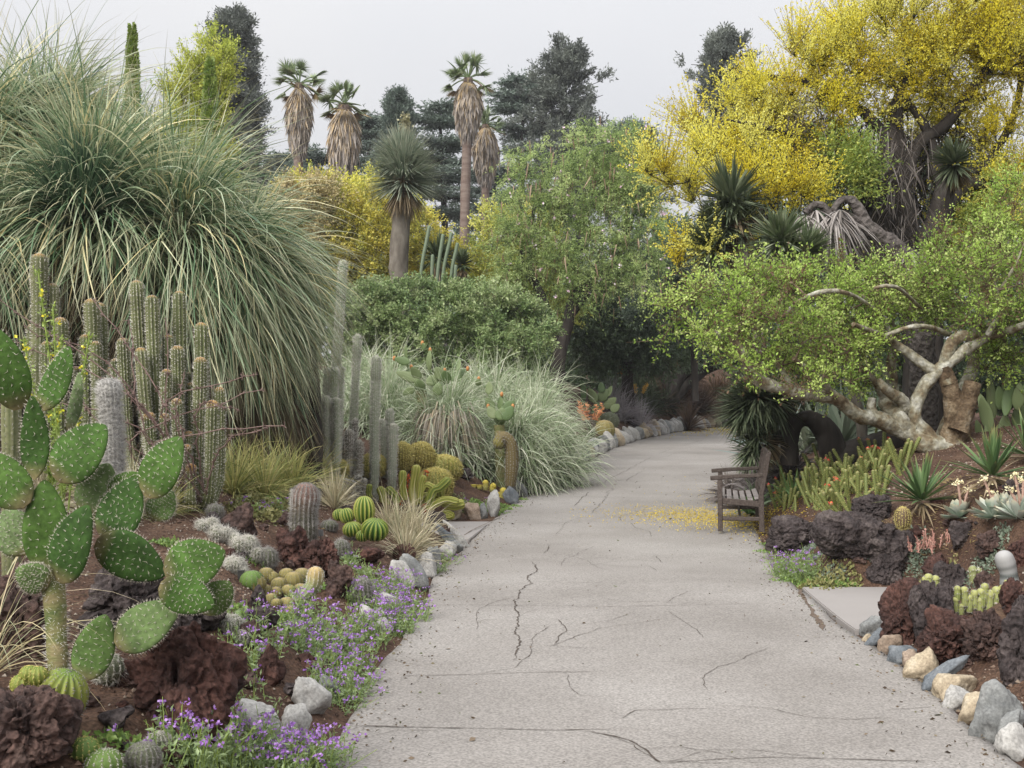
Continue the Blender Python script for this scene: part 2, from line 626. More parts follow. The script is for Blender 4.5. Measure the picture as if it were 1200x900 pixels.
def axis(fine, a, b, lo, hi, grow=1.16):
    v = list(np.arange(a, b, fine))
    s = fine
    while v[-1] < hi:
        s *= grow
        v.append(v[-1] + s)
    s = fine
    pre = [a]
    while pre[-1] > lo:
        s *= grow
        pre.append(pre[-1] - s)
    return np.array(pre[:0:-1] + v)

gx, gy = axis(.06, -5, 7.5, -500, 500), axis(.07, 2.5, 26, -60, 800, 1.045)
X, Y = np.meshgrid(gx, gy)
Z = ground(X, Y)
n1, n2 = X.shape
i, j = np.meshgrid(np.arange(n1 - 1), np.arange(n2 - 1), indexing='ij')
k = (i * n2 + j).ravel()
o = MB().add(np.stack([X, Y, Z], -1), np.stack([k, k + 1, k + n2 + 1, k + n2], -1)).build('ground', soil_m)
tag(o, kind='structure')

# the path: one sheet with a wavering worn edge and a turned-down rim
py_ = np.concatenate([np.arange(-12, 30, .06), np.arange(30, 54.5, .15)])
wob = lambda y, s: .02 * fbm(np.stack([y * 2.1, y * 0 + s, y * 0], -1), 4)
a, b = xl(py_) + wob(py_, 3), xr(py_) + wob(py_, 9)
b = np.where(py_ > 47, np.maximum(b, 30), b)
rows = []
for t, dz in [(0, -.06), (0, 0), (.02, .004), (.25, .006), (.5, .01), (.75, .006), (.98, .004), (1, 0), (1, -.06)]:
    rows.append(np.stack([a + (b - a) * t, py_, path_z(py_) + .004 + dz * .0 + (dz if dz < 0 else 0)], -1))
V = np.stack(rows, 1)
c = V.shape[1]
i, j = np.meshgrid(np.arange(len(py_) - 1), np.arange(c - 1), indexing='ij')
k = (i * c + j).ravel()
path = MB().add(V, np.stack([k, k + 1, k + c + 1, k + c], -1)).build('path', path_m)
tag(path, kind='structure')
path['_o'] = [0, 0, 0]

def slab(name, pts, z, th=.08):
    import bmesh
    bm = bmesh.new()
    vs_ = [bm.verts.new((p[0], p[1], z - th)) for p in pts]
    f = bm.faces.new(vs_)
    r = bmesh.ops.extrude_face_region(bm, geom=[f])
    bmesh.ops.translate(bm, verts=[v for v in r['geom'] if isinstance(v, bmesh.types.BMVert)], vec=(0, 0, th))
    bmesh.ops.recalc_face_normals(bm, faces=bm.faces)
    bmesh.ops.bevel(bm, geom=[e for e in bm.edges], offset=.008, segments=2, affect='EDGES')
    me = bpy.data.meshes.new(name)
    bm.to_mesh(me); bm.free()
    me.materials.append(pad_m)
    o = bpy.data.objects.new(name, me)
    COL.objects.link(o)
    return tag(o, kind='structure')
def edge(fn, y0, y1, off):
    return [(float(fn(y)) + off, y) for y in np.linspace(y0, y1, 8)]
e = edge(xl, SLAB_L[1], SLAB_L[2], -.03)
slab('side_pavement', e + [(SLAB_L[0] - .6, SLAB_L[2]), (SLAB_L[0] - .6, SLAB_L[1])], float(path_z(14)) + .0)
e = edge(xr, SLAB_R[1], SLAB_R[2], .03)
slab('side_pavement', [(SLAB_R[0] + .25, SLAB_R[1]), (SLAB_R[0] + .25, SLAB_R[2])] + e[::-1], .02)

def onpath(px, py):
    Z = H - (py - HZ) / FPX * _YS
    k = np.nonzero(Z <= path_z(_YS))[0][0]
    return np.array([(px - 600) / FPX * _YS[k], _YS[k]])

def crack(pts, w, wander=.02, seed=0):
    P = np.array([onpath(*p) for p in pts])
    seg = np.linalg.norm(np.diff(P, axis=0), axis=1).sum()
    n = max(int(seg / .022), 8)
    t = np.linspace(0, 1, n)
    d = np.concatenate([[0], np.cumsum(np.linalg.norm(np.diff(P, axis=0), axis=1))]); d /= d[-1]
    Q = np.stack([np.interp(t, d, P[:, 0]), np.interp(t, d, P[:, 1])], 1)
    T = nrm(np.gradient(Q, axis=0)); N = np.stack([-T[:, 1], T[:, 0]], 1)
    q = np.stack([t * seg * 9, t * 0 + seed * 5.3, t * 0], -1)
    Q = Q + N * (wander * fbm(q * .35, 6, .58))[:, None]
    ww = np.abs(w * (.5 + .9 * np.abs(fbm(q * 1.1 + 31, 3)))) * np.minimum(1, np.minimum(t, 1 - t) * 12 + .1)
    A, B = Q + N * ww[:, None] / 2, Q - N * ww[:, None] / 2
    z = path_z(Q[:, 1]) + .008
    V = np.stack([np.column_stack([A, z]), np.column_stack([B, z])], 1).reshape(-1, 3)
    k = np.arange(n - 1) * 2
    return V, np.stack([k, k + 1, k + 3, k + 2], -1)
A3 = lambda *p: [(380 + x / 3, 620 + y / 3) for x, y in p]
B3 = lambda *p: [(700 + x / 3, 620 + y / 3) for x, y in p]
C3 = lambda *p: [(560 + x / 3.53, 480 + y / 3.53) for x, y in p]
CR = [(A3((750, 115), (720, 170), (700, 230), (675, 290), (672, 350), (672, 410), (660, 470)), .016, .05),
      (A3((830, 322), (843, 360), (828, 410)), .012, .03), (A3((672, 415), (800, 414), (1000, 428)), .006, .01),
      (A3((690, 318), (780, 323), (880, 318)), .004, .01),
      (A3((340, 270), (660, 272), (1000, 276), (1560, 265)), .007, .006), (A3((250, 522), (560, 517), (800, 508), (980, 506)), .008, .012),
      (A3((120, 640), (290, 637)), .004, .01), (A3((90, 698), (440, 706), (800, 712), (1040, 713)), .010, .010),
      (A3((920, 714), (1020, 735), (1090, 765), (1130, 795), (1185, 832)), .014, .03),
      (A3((850, 515), (862, 560), (900, 585), (1010, 596)), .005, .02), (A3((1040, 672), (1095, 645), (1200, 642), (1380, 636)), .007, .015),
      (B3((215, 830), (420, 822), (620, 812), (820, 816), (1180, 824)), .010, .014), (B3((1010, 638), (1180, 634)), .006, .01),
      (A3((570, 97), (760, 116), (960, 128), (1140, 138)), .006, .015), (A3((720, 186), (860, 190), (1040, 194), (1200, 186)), .006, .01),
      (A3((540, 54), (760, 55), (980, 54)), .005, .008), (A3((790, 60), (768, 88)), .008, .02),
      (B3((235, 260), (280, 240), (330, 222)), .006, .02), (B3((250, 290), (310, 330), (360, 365), (372, 390)), .005, .02),
      (B3((210, 98), (226, 122)), .01, .02), (B3((180, 132), (212, 150)), .008, .02),
      (C3((395, 402), (460, 342)), .016, .02), (C3((475, 325), (600, 258), (718, 198)), .014, .03), (C3((745, 184), (800, 165)), .012, .02), (C3((850, 150), (930, 128)), .012, .02),
      (C3((460, 435), (500, 395), (530, 360), (560, 326)), .012, .04), (C3((610, 296), (680, 256)), .012, .02),
      (C3((590, 465), (590, 440), (650, 430), (660, 420)), .01, .02), (C3((630, 470), (660, 492), (705, 505), (715, 530)), .01, .02),
      (C3((0, 470), (300, 472), (560, 464), (760, 468), (980, 470)), .007, .006), (C3((300, 405), (600, 402)), .006, .006), (C3((560, 255), (980, 260)), .008, .006),
      (C3((780, 195), (820, 182)), .012, .02), (C3((280, 590), (290, 565)), .009, .02)]
# hairline branches wandering off the main cracks and worn cross joints
r_ = random.Random(4)
for (px, py) in [(612, 700), (605, 735), (640, 650), (700, 862), (520, 857), (735, 880), (660, 712), (830, 710), (770, 658), (560, 792), (690, 604), (735, 560), (850, 830), (950, 888), (480, 855), (900, 760), (640, 760), (720, 640)]:
    a_ = r_.uniform(-.5, .5) + (math.pi if r_.random() < .5 else 0)
    pts_ = [(px, py)]
    for q in range(4):
        a_ += r_.uniform(-.7, .7)
        st_ = (py - 470) * .11
        pts_.append((pts_[-1][0] + st_ * math.cos(a_) * 1.3, min(pts_[-1][1] + st_ * math.sin(a_) * .5, 897)))
    CR.append((pts_, r_.uniform(.004, .007), .02))
mb = MB()
for k, (pts, w, wa) in enumerate(CR):
    mb.add(*crack(pts, w * .66, wa * 1.0, k))
o = mb.build('crack', crack_m, path)
# worn gutter along the right edge by the pad: broken asphalt rim
mb = MB()
P = [(935, 690), (945, 706), (955, 722), (966, 740)]
V, F = crack(P, .035, .015, 77)
mb.add(V, F)
V, F = crack([(524, 640), (553, 622), (588, 606)], .016, .008, 79)
mb.add(V, F)
mb.build('dirt_seam', surfmat('seam_dirt', [(.10, .07, .05), (.18, .14, .11)], scale=30, bump=.5, bscale=80), path)

# yellow petals blown onto the path
def petals(n, cx, cy, sx, sy):
    Q = np.column_stack([rng.normal(cx, sx, n), rng.normal(cy, sy, n)])
    return Q
Q = np.vstack([petals(3400, 2.75, 15.2, .45, .6), petals(1900, 2.2, 15.8, .55, .5), petals(1300, 3.3, 14.9, .35, .9), petals(4500, 8.6, 41, 2.4, 2.2), petals(600, 3.6, 17.5, .5, 1.5)])
ins = (Q[:, 0] > xl(Q[:, 1]) + .05)
Q = Q[ins]
z = np.where(Q[:, 0] < xr(Q[:, 1]), path_z(Q[:, 1]) + .010, ground(Q[:, 0], Q[:, 1]) + .012)
mb = MB()
D = rng.normal(size=(len(Q), 3)); D[:, 2] *= .12
leaves(mb, np.column_stack([Q, z]), rng.uniform(.010, .023, len(Q)) * np.where(Q[:, 1] > 30, 2.4, 1), .7, D)
o = mb.build('fallen_petals', leafmat('petal', [(.55, .40, .03), (.75, .58, .06), (.48, .34, .05)], trans=.1))
n = 2600
yq = rng.uniform(4.5, 24, n); sd = rng.random(n) < .5
off = rng.exponential(.13, n)
xq = np.where(sd, xl(yq) + off, xr(yq) - off)
xq = np.concatenate([xq, rng.uniform(-.7, 3.2, 500)]); yq = np.concatenate([yq, rng.uniform(4.6, 24, 500)])
kk = (xq > xl(yq) - .03) & (xq < xr(yq) + .03)
mb = MB(); D = rng.normal(size=(kk.sum(), 3)); D[:, 2] *= .15
leaves(mb, np.column_stack([xq[kk], yq[kk], path_z(yq[kk]) + .010]), rng.gamma(2.2, .006, kk.sum()) + .006, .5, D)
tag(mb.build('path_litter', leafmat('path_crumbs', [(.05, .035, .025), (.12, .085, .055), (.20, .15, .10), (.10, .12, .05)], trans=0)), 'brown crumbs and leaf bits along the path edges', 'litter', kind='stuff')
tag(o, 'yellow petals fallen on the path beside the bench', 'petals', kind='stuff')

# ================================================================ ROCKS AND KERB STONES
lava_red = surfmat('lava_red', [(.020, .014, .014), (.060, .032, .027), (.105, .052, .041), (.16, .09, .072)], scale=2.6, rough=.95, bump=.8, bscale=24, fine=(55, .5), pits=26, dist=.03)
lava_dark = surfmat('lava_dark', [(.026, .021, .021), (.062, .049, .048), (.13, .107, .10)], scale=5, rough=.9, bump=.8, bscale=24, fine=(55, .45), pits=26, dist=.03)
lava_mix = surfmat('lava_mix', [(.024, .018, .018), (.064, .042, .037), (.105, .064, .053), (.18, .13, .11)], scale=2.8, rough=.95, bump=.8, bscale=24, fine=(55, .5), pits=26, dist=.03)
LAVA = {'r': lava_red, 'd': lava_dark, 'm': lava_mix}
def rk(name, cols, sc=7):
    return surfmat(name, cols, scale=sc, rough=.8, bump=.5, bscale=35, fine=(70, .28), dist=.012)
STONE = {'grey': rk('stone_grey', [(.14, .145, .145), (.22, .225, .22), (.31, .31, .30)]), 'pale': rk('stone_pale', [(.28, .27, .255), (.40, .39, .37), (.50, .49, .47)]),
         'cream': rk('stone_cream', [(.28, .22, .15), (.42, .35, .25), (.52, .46, .37)]), 'slate': rk('stone_slate', [(.10, .115, .13), (.16, .175, .19), (.24, .25, .26)]),
         'tan': rk('stone_tan', [(.21, .155, .115), (.31, .24, .185), (.39, .32, .26)])}

def rock(label, px0, px1, py0, py1, m='m', depth=.8, seed=None, py_base=None, rough=1.0, sub=None, name='lava_rock', cat='rock', Y=None, bury=.22):
    """a lava boulder covering the pixel box (px0..px1, py0..py1), standing on the ground"""
    cx = (px0 + px1) / 2
    p = hit(cx, py_base or py1) if Y is None else on(cx, Y)
    w, h = .92 * S(px1 - px0, p[1]), .94 * S(py1 - py0, p[1])
    seed = seed if seed is not None else int(px0 * 7 + py0)
    sub = sub or (6 if px1 - px0 > 50 else 5)
    V, F = lava_shape(seed, sub, rough)
    hh = h / (1 - bury)
    V = V * [w, w * depth, hh]
    o_ = (p[0], p[1] + w * depth * .35, p[2])
    V = V + np.array(o_) + [0, 0, hh * (.5 - bury)]
    return tag(MB().add(V, F).build(name, LAVA[m], loc=o_), label, cat)

# left bed, near to far
rock('large red-brown lava boulder under the lowest prickly pear pads', 132, 278, 722, 872, 'r', .8, 11, sub=6)
rock('dark lava boulder filling the bottom left corner of the bed', -45, 80, 818, 912, 'm', .9, 5, py_base=905, sub=6)
rock('blackish lava rock behind the prickly pear trunk, left of the red boulder', 82, 205, 655, 752, 'd', .7, 21)
rock('purple-brown lava rock at the left picture edge below the dry grass blades', -25, 62, 655, 770, 'm', .8, 23)
rock('low dark rock behind the big red boulder', 175, 262, 690, 745, 'd', .7, 35)
rock('brown rough rock in front of the yellow-green grass tuft', 254, 300, 588, 636, 'm', .8, 41, sub=4)
rock('small grey-brown rock left of the rough brown rock by the grass tuft', 236, 262, 598, 622, 'd', .8, 42, sub=4)
rock('craggy red lava rock at the foot of the bristly grey column cactus', 318, 368, 614, 664, 'r', .9, 44)
rock('flat red lava rock joining the bristly column cactus to the path slope', 345, 398, 628, 678, 'r', .9, 45)
rock('brown pointed lava rock just left of the verbena mat', 374, 414, 655, 702, 'm', .8, 46)
rock('flat rust-red slab of lava above the pair of pale kerb stones', 458, 488, 634, 662, 'r', .7, 47, rough=.5, sub=4)
rock('low rust-red stone below the striped green barrel cacti', 398, 452, 640, 662, 'r', .7, 48, rough=.6, sub=4)
rock('dark pointed stone below the cluster of small brown globe cacti', 288, 312, 684, 716, 'd', .8, 49, sub=4)
rock('black lava rock among verbena below the globe cacti', 284, 326, 712, 742, 'd', .7, 50, sub=4)
rock('half buried red rock beside the big boulder and verbena', 292, 334, 752, 800, 'r', .8, 51, sub=4)
rock('small dark stone behind the striped green barrel cacti', 396, 414, 591, 604, 'd', .8, 52, sub=4)
rock('dark crumbly lava lump in the bend of the lime green creeping cactus', 496, 528, 596, 624, 'd', .8, 53, sub=4)
rock('dark lava lump above the side pavement below the lime cactus tip', 512, 532, 612, 640, 'm', .8, 54, sub=4)
rock('pinkish brown stone lying between verbena and big red boulder', 276, 306, 726, 760, 'm', .8, 55, sub=4)
rock('dark lava lump on bare soil beside the round golden barrels', 532, 556, 548, 562, 'd', .8, 56, sub=4)
rock('dark red rock under the drooping tan cactus', 582, 622, 536, 562, 'r', .8, 57, sub=4)
rock('low purple-brown rock in front of the red boulder foot', 168, 214, 868, 892, 'm', .8, 58, sub=4)
rock('brown rock between the grey spiny cactus clumps', 322, 346, 598, 618, 'm', .8, 59, sub=4)

# right bed
rock('long dark lava rock behind the purple flowers near the bench', 900, 972, 602, 650, 'd', .9, 61, rough=.8)
rock('wide purple-grey lava outcrop below the pencil cacti', 948, 1084, 594, 672, 'd', .75, 62, sub=6, bury=.28, rough=.75)
rock('smooth banded dark rock lying on the soil behind the right pad', 1013, 1068, 640, 686, 'd', .7, 63, rough=.6)
rock('upper dark lava ridge under the spiky agave rosette', 1000, 1056, 578, 612, 'd', .8, 64)
rock('big rounded red lava boulder overhanging the right pad', 1036, 1108, 674, 754, 'r', .9, 65, sub=6)
rock('blackish purple lava boulder between two red boulders', 1068, 1130, 678, 760, 'd', .9, 66)
rock('wedge-shaped rust lava boulder above the cream kerb stones', 1084, 1162, 710, 778, 'r', .9, 67, sub=6)
rock('brown lava boulder right of the rust wedge boulder', 1130, 1200, 712, 776, 'm', .9, 68)
rock('black lava boulder at the right picture edge', 1172, 1230, 694, 795, 'd', .9, 69)
rock('black angular rock left of the yellow-green stem cactus clump', 1095, 1142, 656, 698, 'd', .8, 70)
rock('small black rock in front of the blue-white rosettes', 1113, 1146, 610, 640, 'd', .8, 71, rough=.6)
rock('broad brown rock beside the small black rock below the rosettes', 1146, 1186, 622, 652, 'm', .8, 72)
rock('reddish rock behind the white striped finger cactus', 1182, 1215, 628, 664, 'r', .8, 73)
rock('red-brown rock right of the white striped finger cactus base', 1174, 1212, 676, 716, 'r', .8, 74)
rock('small round stone below the ball cactus on the outcrop', 1050, 1078, 622, 648, 'd', .8, 75, rough=.6, sub=4)
rock('small red stone left of the coral red succulent', 1068, 1088, 618, 640, 'r', .8, 76, rough=.6, sub=4)
rock('flat dusky red rock below the coral red succulent', 1082, 1130, 648, 678, 'r', .8, 77, rough=.6)
rock('low dark rock at the right edge of the upper bed', 1178, 1210, 560, 585, 'd', .8, 78, sub=4)
rock('grey rock among the pencil cacti', 958, 984, 548, 572, 'd', .8, 79, sub=4)
rock('small brown rock between white striped cactus and black angular rock', 1142, 1168, 668, 690, 'm', .8, 80, sub=4)

def stone(label, px, py, w, h, kind, lean=0, seed=None, depth=.8, facet=.97, bury=.2, group=None, sub=4):
    p = hit(px, py)
    Yd = p[1]
    V, F = stone_shape(seed if seed is not None else int(px * 3 + py), sub, facet)
    ww, hh = S(w, Yd), S(h, Yd) / (1 - bury)
    V = V * [ww, ww * depth, hh]
    V = roty(V, R(lean))
    p = p + [0, ww * depth * .3, 0]
    V = V + p + [0, 0, hh * (.5 - bury)]
    return tag(MB().add(V, F).build('kerb_stone', STONE[kind], loc=p), label, 'kerb stone', group)

KR = 'kerb stones along the right path edge'
stone('round light grey kerb stone at the corner of the right pad', 1022, 746, 22, 26, 'grey', 25, group=KR)
stone('little cream kerb stone tucked beside the round grey one at the pad', 1018, 757, 14, 14, 'cream', 20, group=KR)
stone('blue-grey leaning kerb stone between two rounded pale ones by the pad', 1033, 760, 17, 34, 'slate', 55, group=KR)
stone('rounded sandy kerb stone under the big red lava boulder', 1045, 767, 27, 26, 'tan', 30, group=KR)
stone('smooth blue-grey oval kerb stone under the black lava boulder', 1063, 781, 42, 26, 'slate', -18, facet=.55, group=KR)
stone('small tan kerb stone squeezed behind the rough cream stone', 1072, 787, 27, 24, 'tan', 15, group=KR)
stone('rough cracked cream kerb stone under the rust wedge boulder', 1083, 803, 36, 44, 'cream', 28, group=KR)
stone('thin slate kerb stone leaning far over beside cream stones', 1110, 811, 20, 56, 'slate', 56, depth=1.3, group=KR)
stone('long cream kerb stone with a ragged top, lying on bare soil', 1122, 822, 60, 34, 'cream', -28, group=KR)
stone('white blocky kerb stone between two cream ones', 1124, 836, 44, 30, 'pale', -15, group=KR)
stone('yellowish pointed kerb stone left of the big grey kerb stone', 1147, 852, 50, 34, 'cream', -35, group=KR)
stone('biggest grey kerb stone on the right, with a flat slanted face', 1172, 870, 66, 64, 'grey', 30, group=KR)
stone('narrow grey kerb stone wedged behind the pale last one', 1186, 878, 30, 46, 'grey', 38, group=KR)
stone('pale grey kerb stone cut by the bottom right picture corner', 1194, 893, 46, 40, 'pale', 30, group=KR)
KL = 'kerb stones along the left path edge'
stone('white boulder-like kerb stone among verbena at the bottom left', 302, 868, 54, 44, 'pale', 0, group=KL)
stone('smaller white kerb stone right of the white boulder-like one', 345, 866, 38, 40, 'pale', 10, group=KL)
stone('big whitish kerb stone leaning behind two white ones', 362, 838, 48, 46, 'pale', -25, group=KL)
stone('flat grey kerb stone half under the verbena mat', 381, 818, 30, 26, 'grey', -25, group=KL)
stone('pale kerb stone showing through the verbena flowers', 432, 732, 26, 22, 'pale', 0, group=KL)
stone('chalky kerb stone at the path side of the verbena mat', 447, 742, 20, 18, 'pale', 0, group=KL)
stone('whitish kerb stone left of the smooth blue-grey one', 470, 688, 26, 34, 'pale', -30, group=KL)
stone('smooth blue-grey kerb stone leaning beside the whitish one', 485, 688, 24, 42, 'grey', -38, facet=.55, group=KL)
stone('low white kerb stone edging the path just past the verbena', 455, 716, 26, 20, 'pale', 0, group=KL)
stone('pale kerb stone below the dry grass tuft', 499, 676, 24, 28, 'pale', -15, group=KL)
stone('small grey kerb stone behind the pale one below the dry grass', 510, 668, 16, 28, 'grey', -15, group=KL)
stone('white square kerb stone by the lime cactus pup at the path', 524, 656, 22, 22, 'pale', 0, group=KL)
stone('low dark grey kerb stone nearest the side pavement', 533, 648, 18, 14, 'grey', -20, group=KL)
stone('long white slab leaning along the side pavement edge', 534, 642, 11, 38, 'pale', -40, depth=1.4, group=KL)
stone('slate slab leaning beside the long white slab', 523, 641, 11, 34, 'slate', -42, depth=1.4, group=KL)
K2 = 'kerb stones of the golden barrel bed'
stone('cream rounded kerb stone at the left end of the barrel bed', 532, 609, 19, 22, 'cream', -10, group=K2)
stone('pinkish tan block at the barrel bed corner', 553, 609, 22, 20, 'tan', 0, group=K2)
stone('narrow grey kerb stone right of the pinkish tan block', 566, 608, 12, 19, 'grey', 0, group=K2)
stone('tall whitish kerb stone of the barrel bed with a pointed top', 578, 606, 16, 30, 'pale', 0, group=K2)
stone('blue-grey kerb stone leaning left beside the green weeds', 600, 592, 18, 22, 'slate', -30, group=K2)
stone('pale kerb stone behind the blue-grey leaning one', 609, 583, 15, 24, 'grey', -28, group=K2)
stone('grey kerb stone under the drooping tan cactus', 606, 572, 14, 22, 'grey', -25, group=K2)
stone('whitish end kerb stone of the barrel bed next to the grass', 618, 577, 12, 20, 'pale', -25, group=K2)
# the far row climbing along the left edge to the bend
KF = 'leaning kerb stones in the far row along the left edge'
y = 22.6
k = 0
while y < 46.5:
    x = float(xl(y)) - .12
    r_ = random.Random(k)
    kind = r_.choice(['pale', 'grey', 'cream', 'pale', 'slate', 'grey']) if y < 29 else r_.choice(['pale', 'pale', 'grey', 'cream'])
    w, h = r_.uniform(.30, .48), r_.uniform(.32, .55) + .1 * (y > 30)
    V, F = stone_shape(900 + k, 3, .7)
    V = roty(V * [w, w * .7, h], R(-25 - 15 * r_.random()))
    V = rotz(V, R(r_.uniform(-30, 30)))
    lp = np.array([x, y, G(x, y)])
    lab = 'leaning pale or grey kerb stone in the far row along the dark shady bed' if y > 29 else {
        'pale': 'white leaning kerb stone just past the big grass mound', 'grey': 'grey leaning kerb stone just past the big grass mound',
        'cream': 'cream leaning kerb stone just past the big grass mound', 'slate': 'bluish leaning kerb stone just past the big grass mound'}[kind]
    tag(MB().add(V + lp + [0, 0, h * .3], F).build('kerb_stone', STONE[kind], loc=lp), lab, 'kerb stone', KF)
    st = r_.uniform(.42, .62)
    dx = float(xl(y + .1)) - float(xl(y))
    y += st / math.hypot(1, dx * 10)
    k += 1

# small loose stones lying about in both beds (nothing tells one of a bed from another)
for bed, spots_n, lab in (('left', 46, 'small red-brown lava stone lying loose on the soil of the left cactus bed'), ('right', 34, 'small brown lava stone lying loose on the soil of the right rock bed')):
    r_ = random.Random(bed)
    k = 0
    while k < spots_n:
        if bed == 'left':
            px, py = r_.uniform(90, 470), r_.uniform(590, 885)
            if px < 250 and py < 640: continue
        else:
            px, py = r_.uniform(900, 1195), r_.uniform(575, 800)
        p = hit(px, py)
        if max(float(xl(p[1])) - p[0], p[0] - float(xr(p[1]))) < .22 or (p[0] > 2 and p[0] < SLAB_R[0] + .4 and SLAB_R[1] - .1 < p[1] < SLAB_R[2] + .1) or (p[0] < 0 and p[0] > SLAB_L[0] - .5 and p[1] > 12.6): continue
        w = r_.uniform(.05, .15)
        V, F = lava_shape(300 + k + (bed == 'right') * 100, 3, .9)
        V = rotz(V * [w, w * r_.uniform(.6, 1), w * r_.uniform(.5, .85)], r_.uniform(0, 6))
        tag(MB().add(V + p + [0, 0, w * .15], F).build('lava_stone', LAVA[r_.choice('rmmd')], loc=p, smooth=False), lab, 'stone', 'loose lava stones in the ' + bed + ' bed')
        k += 1

# ================================================================ PLANT BUILDERS
def ribbed(mb, P, rad, ribs=12, depth=.14, mat=0, spine=None, smat=1, rnd=None, sub=2, up=None, tvs=None, ribc=0.0, band=0):
    """ribbed cactus body along P with radii rad; spine = (length, thickness, per areole, step along axis, spread)"""
    P = np.asarray(P, float); rad = np.asarray(rad, float)
    k = len(P)
    n = ribs * sub
    T = nrm(np.gradient(P, axis=0))
    u = np.cross(T[0], [0, 1.0, 0])
    if np.linalg.norm(u) < .1: u = np.cross(T[0], [1.0, 0, 0])
    u = nrm(u)
    a = np.arange(n) * 2 * math.pi / n
    V = np.zeros((k, n, 3)); Nn = np.zeros((k, n, 3))
    prof = 1 + depth * np.cos(ribs * a)
    for i in range(k):
        u = nrm(u - T[i] * np.dot(u, T[i])); w = np.cross(T[i], u)
        dirs = np.cos(a)[:, None] * u + np.sin(a)[:, None] * w
        V[i] = P[i] + rad[i] * prof[:, None] * dirs
        Nn[i] = dirs
    i = np.arange(k - 1)[:, None] * n; j = np.arange(n)[None]
    F = np.stack([i + j, i + (j + 1) % n, i + n + (j + 1) % n, i + n + j], -1).reshape(-1, 4)
    tv = np.repeat(np.linspace(0, 1, k) if tvs is None else tvs, n)
    rnd = rng.random() if rnd is None else rnd
    rv = np.clip(rnd * (1 - ribc) + ribc * np.tile(np.clip(.5 + .5 * np.cos(ribs * a), 0, 1) ** 1.6, k), 0, 1)
    if band:
        rv = np.repeat(np.clip(.55 + .6 * np.sin(np.linspace(0, band * 2 * math.pi, k)), 0, 1), n)
    mb.add(V.reshape(-1, 3), F, mat, rv, tv)
    tip = np.vstack([V[-1], P[-1] + T[-1] * rad[-1] * .3])
    jj = np.arange(n)
    mb.add(tip, np.stack([jj, (jj + 1) % n, np.full(n, n)], -1), mat, rnd, np.ones(n + 1))
    if spine:
        L, r, per, step, spread = spine
        seg = np.concatenate([[0], np.cumsum(np.linalg.norm(np.diff(P, axis=0), axis=1) + .6 * np.abs(np.diff(rad)))])
        m = max(int(seg[-1] / step), 2)
        s = np.linspace(step * .3, seg[-1], m)
        s2 = np.clip(s[:, None] + step * rng.uniform(-.5, .5, (1, ribs)) + step * .25 * rng.normal(size=(m, ribs)), 0, seg[-1])
        fi = np.interp(s2, seg, np.arange(k))
        i0 = np.clip(fi.astype(int), 0, k - 2); f = (fi - i0)[..., None]
        rid = np.tile(np.arange(ribs) * sub, (m, 1))
        A = V[i0, rid] * (1 - f) + V[i0 + 1, rid] * f
        D = Nn[i0, rid]
        dr = np.gradient(rad, np.maximum(np.linalg.norm(np.gradient(P, axis=0), axis=1), 1e-5))
        D = nrm(D - T[i0] * np.clip(dr[i0], -3, 3)[..., None])
        A = np.repeat(A.reshape(-1, 3), per, 0); D = np.repeat(D.reshape(-1, 3), per, 0)
        D = nrm(D + spread * rng.normal(size=D.shape))
        spikes(mb, A - D * .15 * L, D, L * rng.uniform(.6, 1.25, len(A)), r, smat, rng.random(len(A)))
    return mb

def capped(r, k, n=None, bulge=.06, base=.85):
    """radius profile of a column: slightly narrow foot, dome at the top"""
    t = np.linspace(0, 1, k)
    return r * (base + (1 - base) * np.minimum(t * 4, 1)) * (1 + bulge * np.sin(t * 9))

def column(mb, P, r, ribs=12, depth=.13, spine=None, rnd=None, nseg=16, cone=1.0, base=.85, sub=2, ribc=.55, band=0):
    """column along control points P (world), dome top"""
    Q = smooth_path(P, nseg) if len(P) > 2 else np.linspace(P[0], P[1], nseg)
    Lg = np.linalg.norm(np.diff(Q, axis=0), axis=1).sum()
    T = nrm(Q[-1] - Q[-2])
    dome = np.linspace(0, 1, 6)[1:]
    rad = capped(r, nseg, base=base)
    Q2 = np.vstack([Q, Q[-1] + T * (r * cone * np.sin(dome * math.pi / 2))[:, None]])
    rad2 = np.concatenate([rad, rad[-1] * np.cos(dome * math.pi / 2 * .96)])
    tvs = np.concatenate([np.linspace(0, .9, nseg), .9 + .1 * dome])
    t0 = tvs.copy()
    tvs = 1 - np.minimum(1, (1 - tvs) * Lg / (r * 5)) * .5 if Lg > 0 else tvs
    tvs = np.where(t0 < .12, np.minimum(tvs, t0 / .12 * .5), tvs)
    return ribbed(mb, Q2, rad2, ribs, depth, 0, spine, 1, rnd, sub, tvs=tvs, ribc=ribc, band=band)

def globe(mb, c, r, hgt, ribs=24, depth=.1, spine=None, rnd=None, k=16, sub=2, tilt=(0, 0), bury=.15, ribc=.5):
    """barrel or ball body standing on c"""
    t = np.linspace(.06, .985, k)
    ang = t * math.pi
    axis = nrm(np.array([tilt[0], tilt[1], 1.0]))
    z = -np.cos(ang) * hgt / 2 + hgt * (.5 - bury)
    rad = r * np.sin(ang) ** .85
    P = np.asarray(c) + axis * z[:, None]
    return ribbed(mb, P, rad, ribs, depth, 0, spine, 1, rnd, sub, tvs=t, ribc=ribc)

